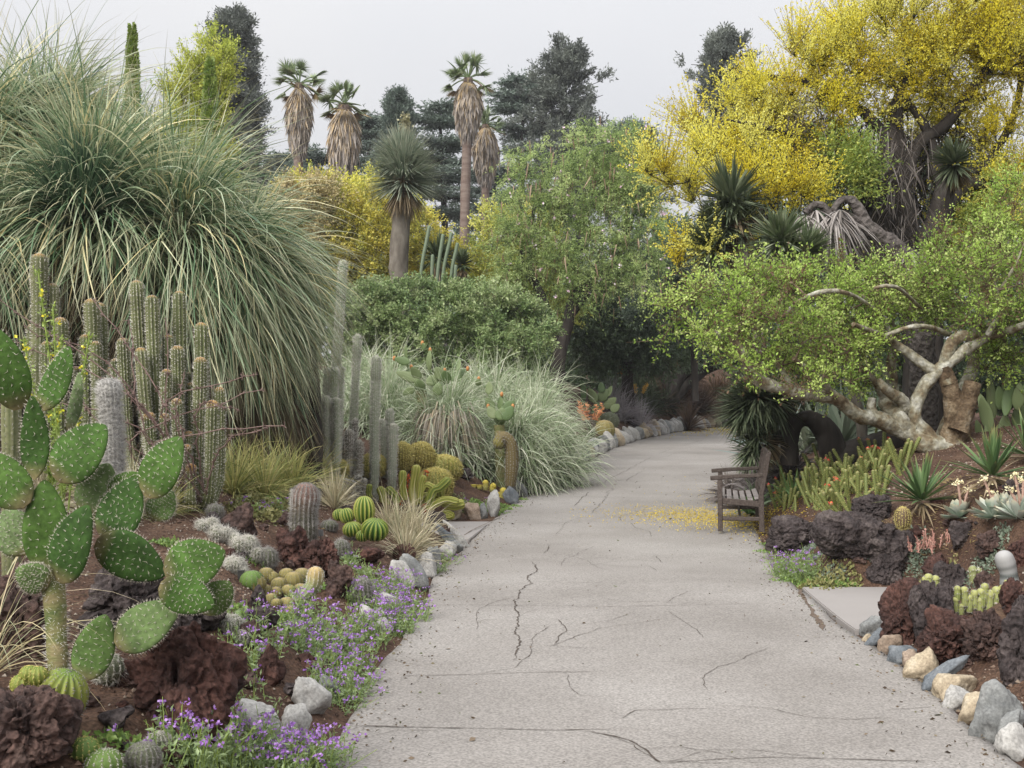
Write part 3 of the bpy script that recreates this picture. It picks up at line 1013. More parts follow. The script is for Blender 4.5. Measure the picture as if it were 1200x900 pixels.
def rosette(mb, c, n, L, W, el=(-15, 85), droop=.3, nseg=5, mat=0, prof='agave', keel=.35, rnd=None, axis=None, r0=.03, jit=.05, stiff=0, az=None, bias=1.0, Lvar=.15, sway=0.0):
    a = rng.uniform(0, 2 * math.pi, n) if az is None else az
    e = np.radians(el[0] + (el[1] - el[0]) * rng.random(n) ** bias)
    d = np.stack([np.cos(a) * np.cos(e), np.sin(a) * np.cos(e), np.sin(e)], 1)
    if axis is not None:
        z = nrm(np.asarray(axis, float))
        x = nrm(np.cross(z, [0, 1.0, .1])); y = np.cross(z, x)
        d = d[:, :1] * x + d[:, 1:2] * y + d[:, 2:] * z
    blades(mb, np.asarray(c) + d * r0, d, L * (1 + Lvar * rng.normal(size=n)), W * rng.uniform(.8, 1.15, n), droop, nseg, mat, rnd, prof, keel, jit, stiff, sway)
    return mb

def pad(mb, b, t, w, yaw=0, thick=.14, rnd=.5, spine=(.022, .0011, 4), rows=9, tvend=False, k=15, n=20):
    """an obovate cactus pad from foot b to tip t, w wide, its face turned by yaw from the camera"""
    b, t = np.asarray(b, float), np.asarray(t, float)
    ax = t - b; L = np.linalg.norm(ax); ax /= L
    side = nrm(np.cross(ax, [0, 1.0, 0])); nn = np.cross(side, ax)
    c_, s_ = math.cos(R(yaw)), math.sin(R(yaw))
    side, nn = side * c_ + nn * s_, nn * c_ - side * s_
    u = (1 - np.cos(np.linspace(.03, math.pi - .03, k))) / 2
    f = np.sin(np.pi * u ** .78) ** .62
    f = np.maximum(f, .22 * (u < .2))
    a = np.arange(n) * 2 * math.pi / n
    wv = w / 2 * f
    tv_ = thick * w / 2 * (.55 + .45 * f) * np.minimum(1, f * 1.6)
    bend = .05 * L * np.sin(u * math.pi) * (1 if rng.random() < .5 else -1)
    C = b + ax * (u * L)[:, None] + nn * bend[:, None]
    V = C[:, None] + side * (wv[:, None] * np.cos(a))[..., None] + nn * (tv_[:, None] * np.sign(np.sin(a)) * np.abs(np.sin(a)) ** .8)[..., None]
    i = np.arange(k - 1)[:, None] * n; j = np.arange(n)[None]
    F = np.stack([i + j, i + (j + 1) % n, i + n + (j + 1) % n, i + n + j], -1).reshape(-1, 4)
    mb.add(V.reshape(-1, 3), F, 0, np.full(k * n, rnd), np.repeat(u, n))
    for row in (0, k - 1):
        ring = np.vstack([V[row], C[row]]); jj = np.arange(n)
        mb.add(ring, np.stack([jj, (jj + 1) % n, np.full(n, n)], -1), 0, rnd, np.full(n + 1, u[row]))
    if spine:
        L_, r_, per = spine
        P, D = [], []
        stp = 1.0 / rows
        for row in range(rows + 1):
            uu = (row + .5) * stp
            if uu > .98: continue
            ff = math.sin(math.pi * uu ** .78) ** .62
            half = w / 2 * ff
            m = max(int(half * 2 / (L * stp * 1.05)), 1)
            for q in range(m + 1):
                x = -1 + 2 * (q + .5 * (row % 2)) / m if m else 0
                if abs(x) > .95: continue
                x += .05 * rng.normal(); uu_ = uu
                for sgn in (1, -1):
                    tt = thick * w / 2 * (.55 + .45 * ff) * min(1, ff * 1.6) * max(1 - x * x, 0) ** .4
                    bd = np.interp(uu, u, bend)
                    P.append(b + ax * uu * L + side * half * x + nn * (bd + sgn * tt))
                    D.append(nn * sgn * (1 - .8 * abs(x)) + side * x * 1.0 + ax * .3)
        # rim
        for q in range(int(rows * 1.8)):
            uu = .12 + .87 * q / (rows * 1.8)
            ff = math.sin(math.pi * min(uu, .995) ** .78) ** .62
            for sg in (1, -1):
                P.append(b + ax * uu * L + side * w / 2 * ff * sg + nn * np.interp(uu, u, bend)); D.append(side * sg + ax * (uu - .4) * 2)
        P = np.repeat(np.array(P), per, 0); D = np.repeat(nrm(np.array(D)), per, 0)
        D = nrm(D + .65 * rng.normal(size=D.shape))
        spikes(mb, P, D, L_ * rng.uniform(.5, 1.3, len(P)), r_, 1, rng.random(len(P)))
    return mb

def ellipsoid_points(blobs, n, shell=.55):
    """points in a union of ellipsoids [(centre, radii)], favouring the outside"""
    w = np.array([np.prod(b[1]) ** (2 / 3) for b in blobs]); w /= w.sum()
    idx = rng.choice(len(blobs), n, p=w)
    d = rdir(n) * (shell + (1 - shell) * rng.random(n))[:, None]
    C = np.array([b[0] for b in blobs])[idx]; Rr = np.array([b[1] for b in blobs])[idx]
    return C + d * Rr, nrm(d / Rr)

def network(trunks, targets, rtip=.006, bow=.12, seg=4, rmax=.4):
    """grow branches from the trunk polylines [(pts, radii)] to every target; returns segment arrays A, B, rA, rB"""
    NP, NR = [], []
    for p, r in trunks:
        NP += list(p); NR += list(np.broadcast_to(r, (len(p),)))
    NP = np.array(NP); NR = np.array(NR)
    d0 = np.array([np.min(np.linalg.norm(NP - t, axis=1)) for t in targets])
    A, B, ra, rb = [], [], [], []
    cap = len(targets) * seg + len(NP)
    P = np.zeros((cap, 3)); Q = np.zeros(cap); P[:len(NP)] = NP; Q[:len(NP)] = NR; m = len(NP)
    for ti in np.argsort(d0):
        t = targets[ti]
        dist = np.linalg.norm(P[:m] - t, axis=1)
        j = np.argmin(dist - .8 * np.minimum(Q[:m], .15))
        s = P[j]; L = dist[j]
        if L < 1e-4: continue
        r0 = min(Q[j] * .72, rmax * .35, rtip + .018 * L + .004)
        r0 = max(r0, rtip)
        mid = (s + t) / 2 + bow * L * rng.normal(size=3) + np.array([0, 0, .06 * L])
        tt = np.linspace(0, 1, seg + 1)[:, None]
        pts = (1 - tt) ** 2 * s + 2 * tt * (1 - tt) * mid + tt ** 2 * t
        rr = r0 + (rtip - r0) * tt[:, 0]
        A += list(pts[:-1]); B += list(pts[1:]); ra += list(rr[:-1]); rb += list(rr[1:])
        P[m:m + seg] = pts[1:]; Q[m:m + seg] = rr[1:]; m += seg
    return np.array(A), np.array(B), np.array(ra), np.array(rb)

def sprays(mb, T, out, ntw, tl, nleaf, size, aspect=.5, up=.3, outw=.6, spread=1.0, mat=0, twig=None, twr=.003, droop=0, rndv=None, clump=.35, leafjit=.8, start=.1, flat=1.0):
    """leafy twigs around each branch end T; 'clump' gives each end its own shade"""
    M = len(T)
    base = np.repeat(T, ntw, 0); o = np.repeat(out, ntw, 0)
    N = len(base)
    d = nrm(o * outw + np.array([0, 0, up]) + spread * rng.normal(size=(N, 3)) * .6 * np.array([1, 1, flat]))
    Ln = tl * rng.uniform(.5, 1.25, N)
    if twig is not None:
        end = base + d * Ln[:, None] - np.array([0, 0, 1.0]) * (droop * Ln ** 2)[:, None]
        sticks(twig, base, end, twr, twr * .4, 3, 0)
    s = start + (1 - start) * rng.random((N, nleaf))
    P = base[:, None] + d[:, None] * (Ln[:, None] * s)[..., None]
    P[..., 2] -= droop * (Ln[:, None] * s) ** 2
    P = P.reshape(-1, 3) + rng.normal(size=(N * nleaf, 3)) * size * .35 * np.array([1, 1, flat])
    D = nrm(np.repeat(d, nleaf, 0) + leafjit * rng.normal(size=(N * nleaf, 3)) * np.array([1, 1, max(flat, .4)]) - np.array([0, 0, droop * .8]))
    cl = np.repeat(rng.random(M), ntw * nleaf)
    r = np.clip(.5 + clump * (cl - .5) * 2 * .9 + (1 - clump) * (rng.random(len(P)) - .5), 0, 1) if rndv is None else rndv
    leaves(mb, P, size * rng.uniform(.65, 1.3, len(P)), aspect, D, mat, r)
    return mb

def blobpx(lst, Y, dz=1.0):
    """[(px, py, rx, ry[, dY])] -> ellipsoids at depth Y; depth radius = dz * mean radius"""
    out = []
    for b in lst:
        dY = b[4] if len(b) > 4 else 0
        y = Y + dY
        rx, rz = S(b[2], y), S(b[3], y)
        out.append((at(b[0], b[1], y), np.array([rx, dz * (rx + rz) / 2, rz])))
    return out

def pxline(pts, Y, n=18):
    """[(px, py, radius px[, dY])] -> smooth world polyline and radii"""
    P = np.array([list(at(p[0], p[1], Y + (p[3] if len(p) > 3 else 0))) + [S(p[2], Y)] for p in pts])
    Q = smooth_path(P, n)
    return Q[:, :3], np.maximum(Q[:, 3], .002)

def make_tree(name, label, cat, base, trunks, blobs, M, leaf_m, bark_m, ntw=5, tl=.4, nleaf=10, size=.05, aspect=.5, shell=.5, up=.3, outw=.6, droop=0, clump=.35, rtip=.006,
              group=None, twigs=True, twr=.003, extra=None, tr_n=10, rough=.12, spread=1.0, rmax=.4):
    t = thing(name, label, cat, base, group)
    mb = MB()
    for p, r in trunks:
        if p[0][2] < base[2] + 1.2 and p[0][2] > base[2] - 2:
            p[0][2] = G(p[0][0], p[0][1]) - .15
        tube(mb, p, r, tr_n, 0, rough, seed=len(label))
    T, o = ellipsoid_points(blobs, M, shell)
    A, B, ra, rb = network(trunks, T, rtip, rmax=rmax)
    mb.build('trunk', bark_m, t)
    br = MB()
    sticks(br, A, B, ra, rb, 5)
    cr = MB()
    sprays(cr, T, o, ntw, tl, nleaf, size, aspect, up, outw, spread, 0, br if twigs else None, twr, droop, clump=clump)
    br.build('branches', bark_m, t)
    cr.build('crown', leaf_m, t, smooth=False)
    if extra: extra(t, T, o)
    return t

# shared materials
bark_grey = surfmat('bark_grey', [(.10, .085, .07), (.17, .15, .125), (.25, .225, .19)], scale=6, rough=.95, bump=.7, bscale=20, stretch=(1, 1, .35))
bark_dark = surfmat('bark_dark', [(.022, .018, .016), (.045, .038, .033), (.075, .065, .058)], scale=5, rough=.95, bump=.8, bscale=16, stretch=(1, 1, .3))
bark_pale = surfmat('bark_pale', [(.12, .085, .05), (.20, .16, .10), (.28, .26, .19), (.46, .45, .39)], scale=5.5, rough=.75, bump=.8, bscale=13, dist=.03, fine=(26, .35), pos=[.34, .44, .52, .66])
bark_brown = surfmat('bark_brown', [(.045, .032, .02), (.11, .075, .045), (.20, .15, .095), (.36, .32, .25)], scale=4.5, rough=.9, bump=1, bscale=18, dist=.04, fine=(40, .3))
spine_white = leafmat('spine_white', [(.62, .59, .52), (.86, .83, .76)], trans=0, rough=.6)
spine_gold = leafmat('spine_gold', [(.66, .56, .17), (.90, .80, .34)], trans=0, rough=.6)
spine_grey = leafmat('spine_grey', [(.32, .30, .28), (.5, .48, .45)], trans=0, rough=.6)

# ================================================================ LEFT BED PLANTS
# ---- the big prickly pear in the foreground
pad_m_ = leafmat('pear_pad', [(.027, .060, .015), (.045, .094, .019), (.072, .134, .028), (.135, .195, .075), (.20, .26, .135)], trans=0, rough=.78, spec=.15, base=(.17, .14, .07), mottle=[(8, .34), (45, .28)])
YP = 4.45
spine_pear = leafmat('pear_spine', [(.42, .39, .31), (.66, .62, .53)], trans=0)
pb = hit(76, 862)
pear = thing('prickly_pear', 'tall prickly pear cactus with broad spiny green pads in the near left corner', 'cactus', pb)
PADS = [(66, 562, 124, 498, 64, 14, 0, .30), (47, 480, 82, 406, 47, 28, .0, .28), (22, 480, -8, 383, 48, -25, .02, .35), (38, 562, 38, 464, 39, 12, .03, .15), (172, 582, 212, 512, 54, 18, .0, .36),
        (100, 602, 128, 543, 46, -12, .12, .75), (122, 632, 160, 560, 58, 14, .02, .12), (70, 682, 104, 592, 54, 14, -.04, .10), (58, 672, 52, 562, 54, -14, .05, .42), (32, 592, -28, 530, 54, -20, .0, .45),
        (112, 636, 194, 674, 60, -12, -.03, .10), (193, 672, 264, 646, 60, 12, -.08, .38), (187, 686, 251, 710, 46, 8, -.10, .30), (236, 718, 270, 682, 40, -14, .03, .62),
        (136, 756, 211, 708, 54, 14, -.03, .70), (98, 797, 124, 720, 47, -12, -.04, .58), (58, 684, 18, 668, 40, 10, -.05, .66), (178, 609, 201, 573, 36, 10, .1, .62), (80, 505, 93, 436, 24, 30, .14, .85),
        (128, 584, 164, 555, 32, 10, .12, .5), (34, 648, 4, 598, 52, -10, .14, .8)]
for (x0, y0, x1, y1, w, yaw, dY, sh) in PADS:
    mb = MB()
    d2 = rng.uniform(-.05, .05)
    pad(mb, at(x0, y0, YP + dY), at(x1, y1, YP + dY + d2), S(w, YP + dY), yaw, .17, sh, (.015, .00095, 4), rows=12)
    mb.build('pad', [pad_m_, spine_pear], pear)
pear_stem_m = surfmat('pear_stem', [(.09, .13, .04), (.20, .20, .08), (.30, .24, .13)], scale=9, rough=.7, bump=.3, bscale=60, stretch=(1, 1, 2))
mb = MB()
P, r = pxline([(82, 880, 14), (76, 830, 13), (68, 775, 12, -.02), (66, 730, 12), (63, 684, 13), (66, 672, 9)], YP, 22)
tube(mb, P, r, 14, 0, .08)
a = rng.uniform(0, 2 * math.pi, 900); i = rng.integers(0, 21, 900); f = rng.random(900)[:, None]
D = np.stack([np.cos(a), np.sin(a), .2 * rng.normal(size=900)], 1)
spikes(mb, (P[i] * (1 - f) + P[np.minimum(i + 1, 21)] * f) + D * r[i][:, None] * .95, D + .4 * rng.normal(size=D.shape), .022, .0010, 1, rng.random(900))
mb.build('stem', [pear_stem_m, spine_white], pear)

# ---- barrel leaning on its foot, with pups
barrel_yg = leafmat('barrel_yellowgreen', [(.12, .17, .035), (.22, .25, .05), (.30, .30, .07)], trans=0, rough=.6, base=(.22, .19, .15), tip=(.10, .17, .03))
b = at(64, 838, 4.2)
t = thing('barrel_cactus', 'squat yellow-green barrel cactus with grey lower ribs against the prickly pear trunk', 'cactus', b)
mb = MB(); globe(mb, b, S(27, 4.2), S(66, 4.2), 16, .16, (.016, .0010, 5, .014, .7), .6, tilt=(.35, -.1), k=20, sub=4)
mb.build('body', [barrel_yg, spine_grey], t)
for (x, y, rr) in [(26, 802, 12), (44, 792, 11), (52, 812, 11), (42, 822, 9), (34, 790, 10)]:
    mb = MB(); c = at(x, y + rr, 4.15); globe(mb, c, S(rr, 4.15), S(rr * 2, 4.15), 12, .15, (.012, .0009, 4, .011, .7), rng.uniform(.5, 1), k=12, sub=3, bury=0)
    mb.build('pup', [barrel_yg, spine_gold], t)

def ball(label, px, py, w, h, m, sp, ribs=18, spine=(.02, .0012, 5, .02, .6), rnd=.5, depth=.1, tilt=(0, 0), name='ball_cactus', k=13, group=None, cat='cactus', Y=None, sub=2):
    c = hit(px, py) if Y is None else at(px, py, Y)
    mb = MB()
    globe(mb, c, S(w / 2, c[1]), S(h, c[1]), ribs, depth, spine, rnd, k, sub, tilt, .08)
    return tag(mb.build(name, [m, sp], loc=c), label, cat, group)
green_ball = leafmat('green_ball', [(.10, .18, .04), (.17, .24, .06)], trans=0, rough=.6)
greygreen = leafmat('greygreen_ball', [(.12, .14, .08), (.19, .20, .13)], trans=0, rough=.7)
brown_ball = leafmat('brown_ball', [(.16, .15, .05), (.24, .20, .07), (.30, .27, .09)], trans=0, rough=.7, tip=(.34, .26, .12))
striped = leafmat('striped_green', [(.035, .095, .018), (.09, .17, .03), (.24, .28, .05), (.46, .44, .12)], trans=0, rough=.5)
rib_gold = leafmat('rib_gold', [(.55, .5, .2), (.7, .66, .34)], trans=0, rough=.6)
ball('small bright green ball cactus at the bottom, right of the pear trunk', 99, 890, 30, 28, green_ball, spine_gold, 14, (.012, .0011, 7, .012, .7))
ball('flat spiny green cactus half cut off by the lower picture edge', 122, 910, 40, 34, green_ball, spine_white, 14, (.014, .0011, 8, .011, .7))
ball('grey fuzzy ball cactus at the bottom beside the verbena', 168, 902, 36, 34, greygreen, spine_grey, 18, (.022, .0009, 10, .008, .7))
ball('second grey fuzzy ball cactus right behind the front one', 186, 886, 30, 30, greygreen, spine_white, 18, (.022, .0009, 10, .008, .7))
ball('spiny silver ball cactus under the lowest left pear pad', 127, 800, 34, 36, greygreen, spine_white, 14, (.040, .0012, 6, .016, .6))
# grey spiny clumps in mid bed: each a cluster of small heads under long white spines
def clump(label, px, py, w, h, m, sp, n, spine, name='spiny_cactus'):
    c = hit(px, py)
    t = thing(name, label, 'cactus', c)
    for k in range(n):
        a = k * 2.4; f = math.sqrt((k + .2) / n) * .42
        x, y = c[0] + S(w, c[1]) * f * math.cos(a), c[1] + .15 + S(w, c[1]) * .8 * f * math.sin(a)
        r0 = S(w, c[1]) * rng.uniform(.15, .22)
        mb = MB(); globe(mb, [x, y, G(x, y) + S(h, c[1]) * .25 * (1 - 2 * f)], r0, r0 * 2.1, 12, .1, spine, rng.random(), 10)
        mb.build('head', [m, sp], t)
for k, (px, py, w, h, lab) in enumerate([(258, 640, 40, 36, 'silver spiny clump cactus left of the brown bristle ball'), (284, 657, 38, 34, 'long-spined silver cactus in front of the other silver clump'),
                                  (270, 676, 30, 26, 'lower silver spiny cactus above the dark plant label'), (240, 624, 34, 22, 'grey low spiny cactus behind the upper prickly pear pads')]):
    clump(lab, px, py, w, h, greygreen, spine_white, 8, (.06, .0014, 8, .016, .9))
clump('pale green spiny cactus with white wool behind the lowest pads', 262, 752, 46, 30, greygreen, spine_white, 6, (.028, .0011, 11, .010, .8))
for k, (px, py, w, h, lab) in enumerate([(314, 664, 20, 24, 'tan bristle ball cactus left of the craggy red lava rock'), (400, 653, 17, 22, 'small grey round cactus on the slope right of the bristly column'),
                                  (425, 712, 22, 38, 'upright grey bristly cactus at the edge of the verbena mat'), (386, 622, 18, 13, 'small grey succulent tuft by the white plant tag'),
                                  (412, 632, 14, 12, 'grey-white cactus pup below the striped barrel'), (252, 606, 18, 16, 'grey round cactus under the yellow-green grass')]):
    ball(lab, px, py, w, h, greygreen, spine_grey, 14, (.045, .0014, 12, .013, .8))
# cluster of small brown globes
GB = 'small brown-green globes of the globe cactus cluster'
t = hit(352, 708)
glb = thing('globe_cactus', 'cluster of small brown-green globe cacti in the middle of the left bed', 'cactus', t)
for (x, y, rr) in [(327, 683, 9), (318, 676, 8), (311, 690, 7), (323, 694, 7), (338, 692, 8), (336, 706, 9), (324, 706, 6), (344, 678, 11), (312, 672, 9), (352, 690, 8), (340, 716, 8), (336, 673, 9), (300, 681, 11), (354, 673, 10), (318, 701, 7)]:
    mb = MB(); c = hit(x, y + rr); globe(mb, c, S(rr, c[1]), S(2 * rr, c[1]), 13, .12, (.013, .001, 5, .015, .6), rng.random(), 11)
    mb.build('globe', [brown_ball, spine_grey], glb)
mb = MB(); c = hit(295, 690)
globe(mb, c, S(13, c[1]), S(24, c[1]), 14, .12, (.012, .001, 4, .014, .6), .2, 11)
tag(mb.build('ball_cactus', [green_ball, spine_grey], loc=c), 'low green ball cactus behind the dark plant label', 'cactus')
# arching pale green cactus with apricot tip
mb = MB(); c = hit(345, 706)
column(mb, [at(345, 704, c[1]), at(358, 697, c[1]), at(368, 684, c[1]), at(370, 672, c[1])], S(8, c[1]), 12, .18, (.02, .001, 5, .014, .6), .8)
tag(mb.build('arching_cactus', [leafmat('pale_arch', [(.22, .28, .12), (.30, .35, .18)], trans=0, tip=(.5, .36, .16)), spine_white], loc=c), 'short pale green cactus arching over the brown globes', 'cactus')
# bristly column with a pink top
mb = MB(); c = hit(356, 634)
column(mb, [c - [0, 0, .05], at(356, 600, c[1]), at(358, 580, c[1])], S(14, c[1]), 18, .10, (.045, .0012, 12, .014, .6), .5, base=.75)
tag(mb.build('bristly_cactus', [leafmat('bristly_body', [(.11, .11, .075), (.15, .14, .1)], trans=0, tip=(.26, .15, .12)), spine_grey], loc=c), 'single stout grey bristly column cactus with a pinkish top', 'cactus')
# striped green barrels
gb = hit(428, 640)
t = thing('striped_barrel', 'clump of glossy green barrel cacti with yellow ribs, on the slope above kerb', 'cactus', gb)
for (x, y, w, h, tl, rn) in [(427, 614, 22, 33, (0, -.1), .9), (438, 632, 28, 26, (.15, -.4), .15), (414, 628, 20, 17, (-.1, -.3), .6), (409, 613, 16, 18, (-.3, 0), .7), (425, 634, 14, 13, (0, -.3), .3), (399, 610, 14, 14, (-.2, 0), .5)]:
    c = at(x, y, gb[1] - .1 + .01 * (614 - y)); mb = MB()
    globe(mb, c, S(w / 2, c[1]), S(h, c[1]), 14, .17, (.010, .0014, 4, .016, .5), rn, 15, 6, tl, .0, ribc=.75)
    mb.build('barrel', [striped, rib_gold], t)
# ---- the tan-tipped columns
col_m = leafmat('column_skin', [(.075, .095, .035), (.135, .15, .065), (.25, .25, .14)], trans=0, rough=.7, tip=(.34, .17, .05), base=(.17, .13, .08), mottle=[(6, .25), (50, .2)])
COLS = [(160, 328, 172, 560, 15, 0), (178, 345, 182, 500, 15, -.1), (144, 395, 150, 540, 14, -.1), (165, 407, 176, 560, 13, -.25), (136, 420, 142, 520, 11, 0), (210, 340, 213, 560, 15, .1), (197, 392, 199, 540, 12, 0),
        (197, 402, 197, 500, 11, .2), (208, 405, 210, 560, 13, -.1), (195, 432, 193, 530, 12, -.25), (236, 378, 238, 560, 13, .1), (235, 418, 232, 575, 14, -.1), (224, 447, 226, 565, 12, 0),
        (220, 436, 221, 540, 9, .2), (207, 466, 209, 560, 13, -.3), (257, 453, 258, 570, 12, 0), (249, 468, 246, 590, 14, -.3), (224, 543, 223, 598, 11, -.4), (193, 484, 193, 560, 11, -.3), (175, 483, 178, 560, 12, -.35),
        (221, 505, 219, 575, 9, -.2), (187, 450, 187, 540, 9, .15), (219, 520, 214, 590, 10, -.3), (130, 430, 134, 520, 9, .1)]
cb = hit(222, 598)
t = thing('column_cactus', 'dense clump of ribbed tan-green columns with orange tips before the giant grassy plant', 'cactus', cb)
YC = cb[1]
for (x, y, x2, y2, w, dY) in COLS:
    mb = MB()
    Yd = YC + .25 + dY
    bx = x2 + (222 - x2) * .35
    foot = at(bx, 596, YC + dY * .3 + .1)
    P = [foot, at(x2 + (222 - x2) * .05, y2 - 12, Yd - .02), at((x + x2) / 2, (y + y2) / 2 - 8, Yd), at(x, y + w * .5, Yd)]
    column(mb, P, S(w / 2 * rng.uniform(.84, 1.02), Yd), int(rng.integers(10, 14)), .17, (.026, .0015, 4, .026, .6), rng.random(), 20, sub=4)
    mb.build('stem', [col_m, spine_white], t)
cb = hit(112, 560)
t = thing('column_cactus', 'paler group of columns behind the woolly white cactus, left of the dense clump', 'cactus', cb)
for (x, y, w, dY) in [(107, 350, 15, 0), (117, 355, 13, .2), (100, 392, 12, -.1), (124, 442, 10, .1), (112, 400, 12, -.2), (92, 430, 10, 0)]:
    mb = MB(); Yd = YC + .5 + dY
    column(mb, [on(x + 3, Yd, .1), at(x + 2, y + 60, Yd), at(x, y + w * .5, Yd)], S(w / 2, Yd), 12, .17, (.026, .0015, 4, .026, .6), rng.random(), 18)
    mb.build('stem', [col_m, spine_white], t)
cb = hit(55, 570)
t = thing('column_cactus', 'far left group of tall columns rising behind the top prickly pear pads', 'cactus', cb)
for (x, y, w, dY) in [(46, 297, 16, 0), (61, 332, 13, .1), (71, 372, 14, -.1), (38, 380, 11, .1), (55, 400, 12, -.2)]:
    mb = MB(); Yd = YC + .4 + dY
    column(mb, [on(x - 2, Yd, .1), at(x, y + 70, Yd), at(x, y + w * .5, Yd)], S(w / 2, Yd), 12, .17, (.026, .0015, 4, .026, .6), rng.random(), 18)
    mb.build('stem', [col_m, spine_white], t)
mb = MB(); Yd = 6.0
column(mb, [on(13, Yd, .1), at(13, 560, Yd), at(13, 470, Yd)], S(9, Yd), 9, .2, (.02, .001, 3, .03, .5), .9, 16)
tag(mb.build('column_cactus', [col_m, spine_grey], loc=on(13, Yd)), 'single yellowish ribbed stem behind the left pear pads', 'cactus')
# woolly old man cactus
wool = leafmat('white_wool', [(.50, .48, .45), (.66, .64, .61), (.74, .73, .71)], trans=.15, rough=.9)
c = hit(132, 590)
c = on(131, 8.6)
mb = MB()
P = [c - [0, 0, .1], at(132, 520, c[1]), at(129, 470, c[1]), at(128, 455, c[1])]
column(mb, P, S(10.5, c[1]), 16, .08, (.065, .0015, 18, .03, .9), .5, 18)
tag(mb.build('woolly_cactus', [leafmat('wool_body', [(.34, .33, .31), (.4, .39, .37)], trans=0), wool], loc=c), 'white woolly column cactus standing behind the prickly pear', 'cactus')
# ---- the giant grass tree
nol_m = leafmat('grass_tree_leaf', [(.035, .085, .038), (.085, .15, .07), (.20, .27, .155), (.36, .41, .285), (.52, .52, .34), (.54, .45, .22)], trans=.25, rough=.38, spec=.55, pos=[0, .25, .5, .72, .88, 1], tip=(.34, .30, .18))
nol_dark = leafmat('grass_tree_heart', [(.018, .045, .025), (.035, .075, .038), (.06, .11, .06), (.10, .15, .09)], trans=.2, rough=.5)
nol_dead = leafmat('grass_tree_dead', [(.10, .075, .05), (.20, .155, .10), (.33, .26, .17)], trans=.15, rough=.9)
YN = 13.2
nb = on(170, 13.6)
nol = thing('grass_tree', 'giant many-headed grass tree with long drooping grey-green leaves filling the upper left', 'tree', nb)
def nol_head(px, py, Y, n, L, W=.019, droop=1.9, el=(-25, 88), heart=True, axis=None):
    c = at(px, py, Y)
    mb = MB()
    n = int(n * 1.12)
    rosette(mb, c, n, L, W * 1.0, (el[0], 88 if heart else 74), droop * rng.uniform(.6, 1.3, n), 9, 0, 'grass', 0, axis=axis, r0=.16, jit=.3, bias=.75, Lvar=.24, sway=.42)
    if heart:
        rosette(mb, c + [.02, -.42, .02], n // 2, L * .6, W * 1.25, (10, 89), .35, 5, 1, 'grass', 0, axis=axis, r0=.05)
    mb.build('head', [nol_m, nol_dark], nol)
    mb = MB()
    rosette(mb, c - [0, 0, .1], n // 4, L * .8, W * .9, (-60, -5), 1.6, 6, 0, 'grass', 0, r0=.1, jit=.3)
    mb.build('dead_skirt', nol_dead, nol)
    return c
heads = [(108, 275, 12.5, 2300, 1.4, .021, 1.7, (0, -.15), 1), (205, 310, 13.0, 3000, 1.75, .018, 1.8, (.65, -.1), 0), (285, 335, 13.4, 1800, 1.25, .017, 2.0, (.6, -.1), 0), (-25, 205, 13.2, 2400, 1.65, .02, 1.7, (-.1, 0), 0), (50, 205, 14.0, 2400, 1.5, .019, 1.7, (.3, -.1), 1),
         (-20, 330, 12.3, 1600, 1.4, .019, 2.0, None, 0), (150, 262, 13.6, 2600, 1.5, .018, 1.7, (.6, -.1), 0), (262, 372, 13.2, 2600, 1.3, .017, 2.1, (.5, -.1), 0), (40, 290, 13.5, 1500, 1.4, .019, 2.0, None, 0),
         (225, 360, 13.9, 1800, 1.45, .018, 2.2, (.3, 0), 0), (70, 350, 13.8, 1300, 1.3, .019, 2.2, None, 0), (282, 405, 14.0, 1400, 1.05, .018, 2.3, (.2, -.1), 0), (230, 410, 14.3, 1200, 1.2, .018, 2.3, None, 0), (262, 440, 14.6, 1100, .9, .018, 2.3, None, 0), (310, 445, 14.9, 900, .65, .018, 2.3, None, 0)]
hc = []
for (px, py, Y) in [(255, 470, 13.3), (300, 470, 13.7), (330, 465, 14.0), (220, 480, 13.0)]:
    mb = MB(); rosette(mb, at(px, py, Y), 420, .75, .02, (-85, -25), 1.2, 5, 0, 'grass', 0, r0=.15, jit=.3); mb.build('dead_skirt', nol_dead, nol)
for (px, py, Y, n, L, W, dr, ax, ht) in heads:
    hc.append(nol_head(px, py, Y, n, L, W, dr, axis=None if ax is None else (ax[0], ax[1], 1), heart=bool(ht)))
mb = MB()
for c in hc:
    f = np.array([nb[0] + (c[0] - nb[0]) * .55 + rng.normal() * .1, nb[1] + (c[1] - nb[1]) * .5 + .2, 0]); f[2] = G(f[0], f[1]) - .2
    m_ = (f + c) / 2 + [0, 0, .1]
    tube(mb, smooth_path([f, m_, c], 10), np.linspace(.26, .13, 10), 10, 0, .2)
for (x, y0, y1, Yd) in [(370, 455, 545, 14.4), (340, 440, 540, 14.0), (357, 430, 540, 14.8)]:
    tube(mb, smooth_path([on(x - 3, Yd, .1), at(x, (y0 + y1) / 2, Yd), at(x - 6, y0 - 60, Yd - .2)], 10), np.linspace(.10, .07, 10), 8, 0, .2)
mb.build('trunk', bark_dark, nol)
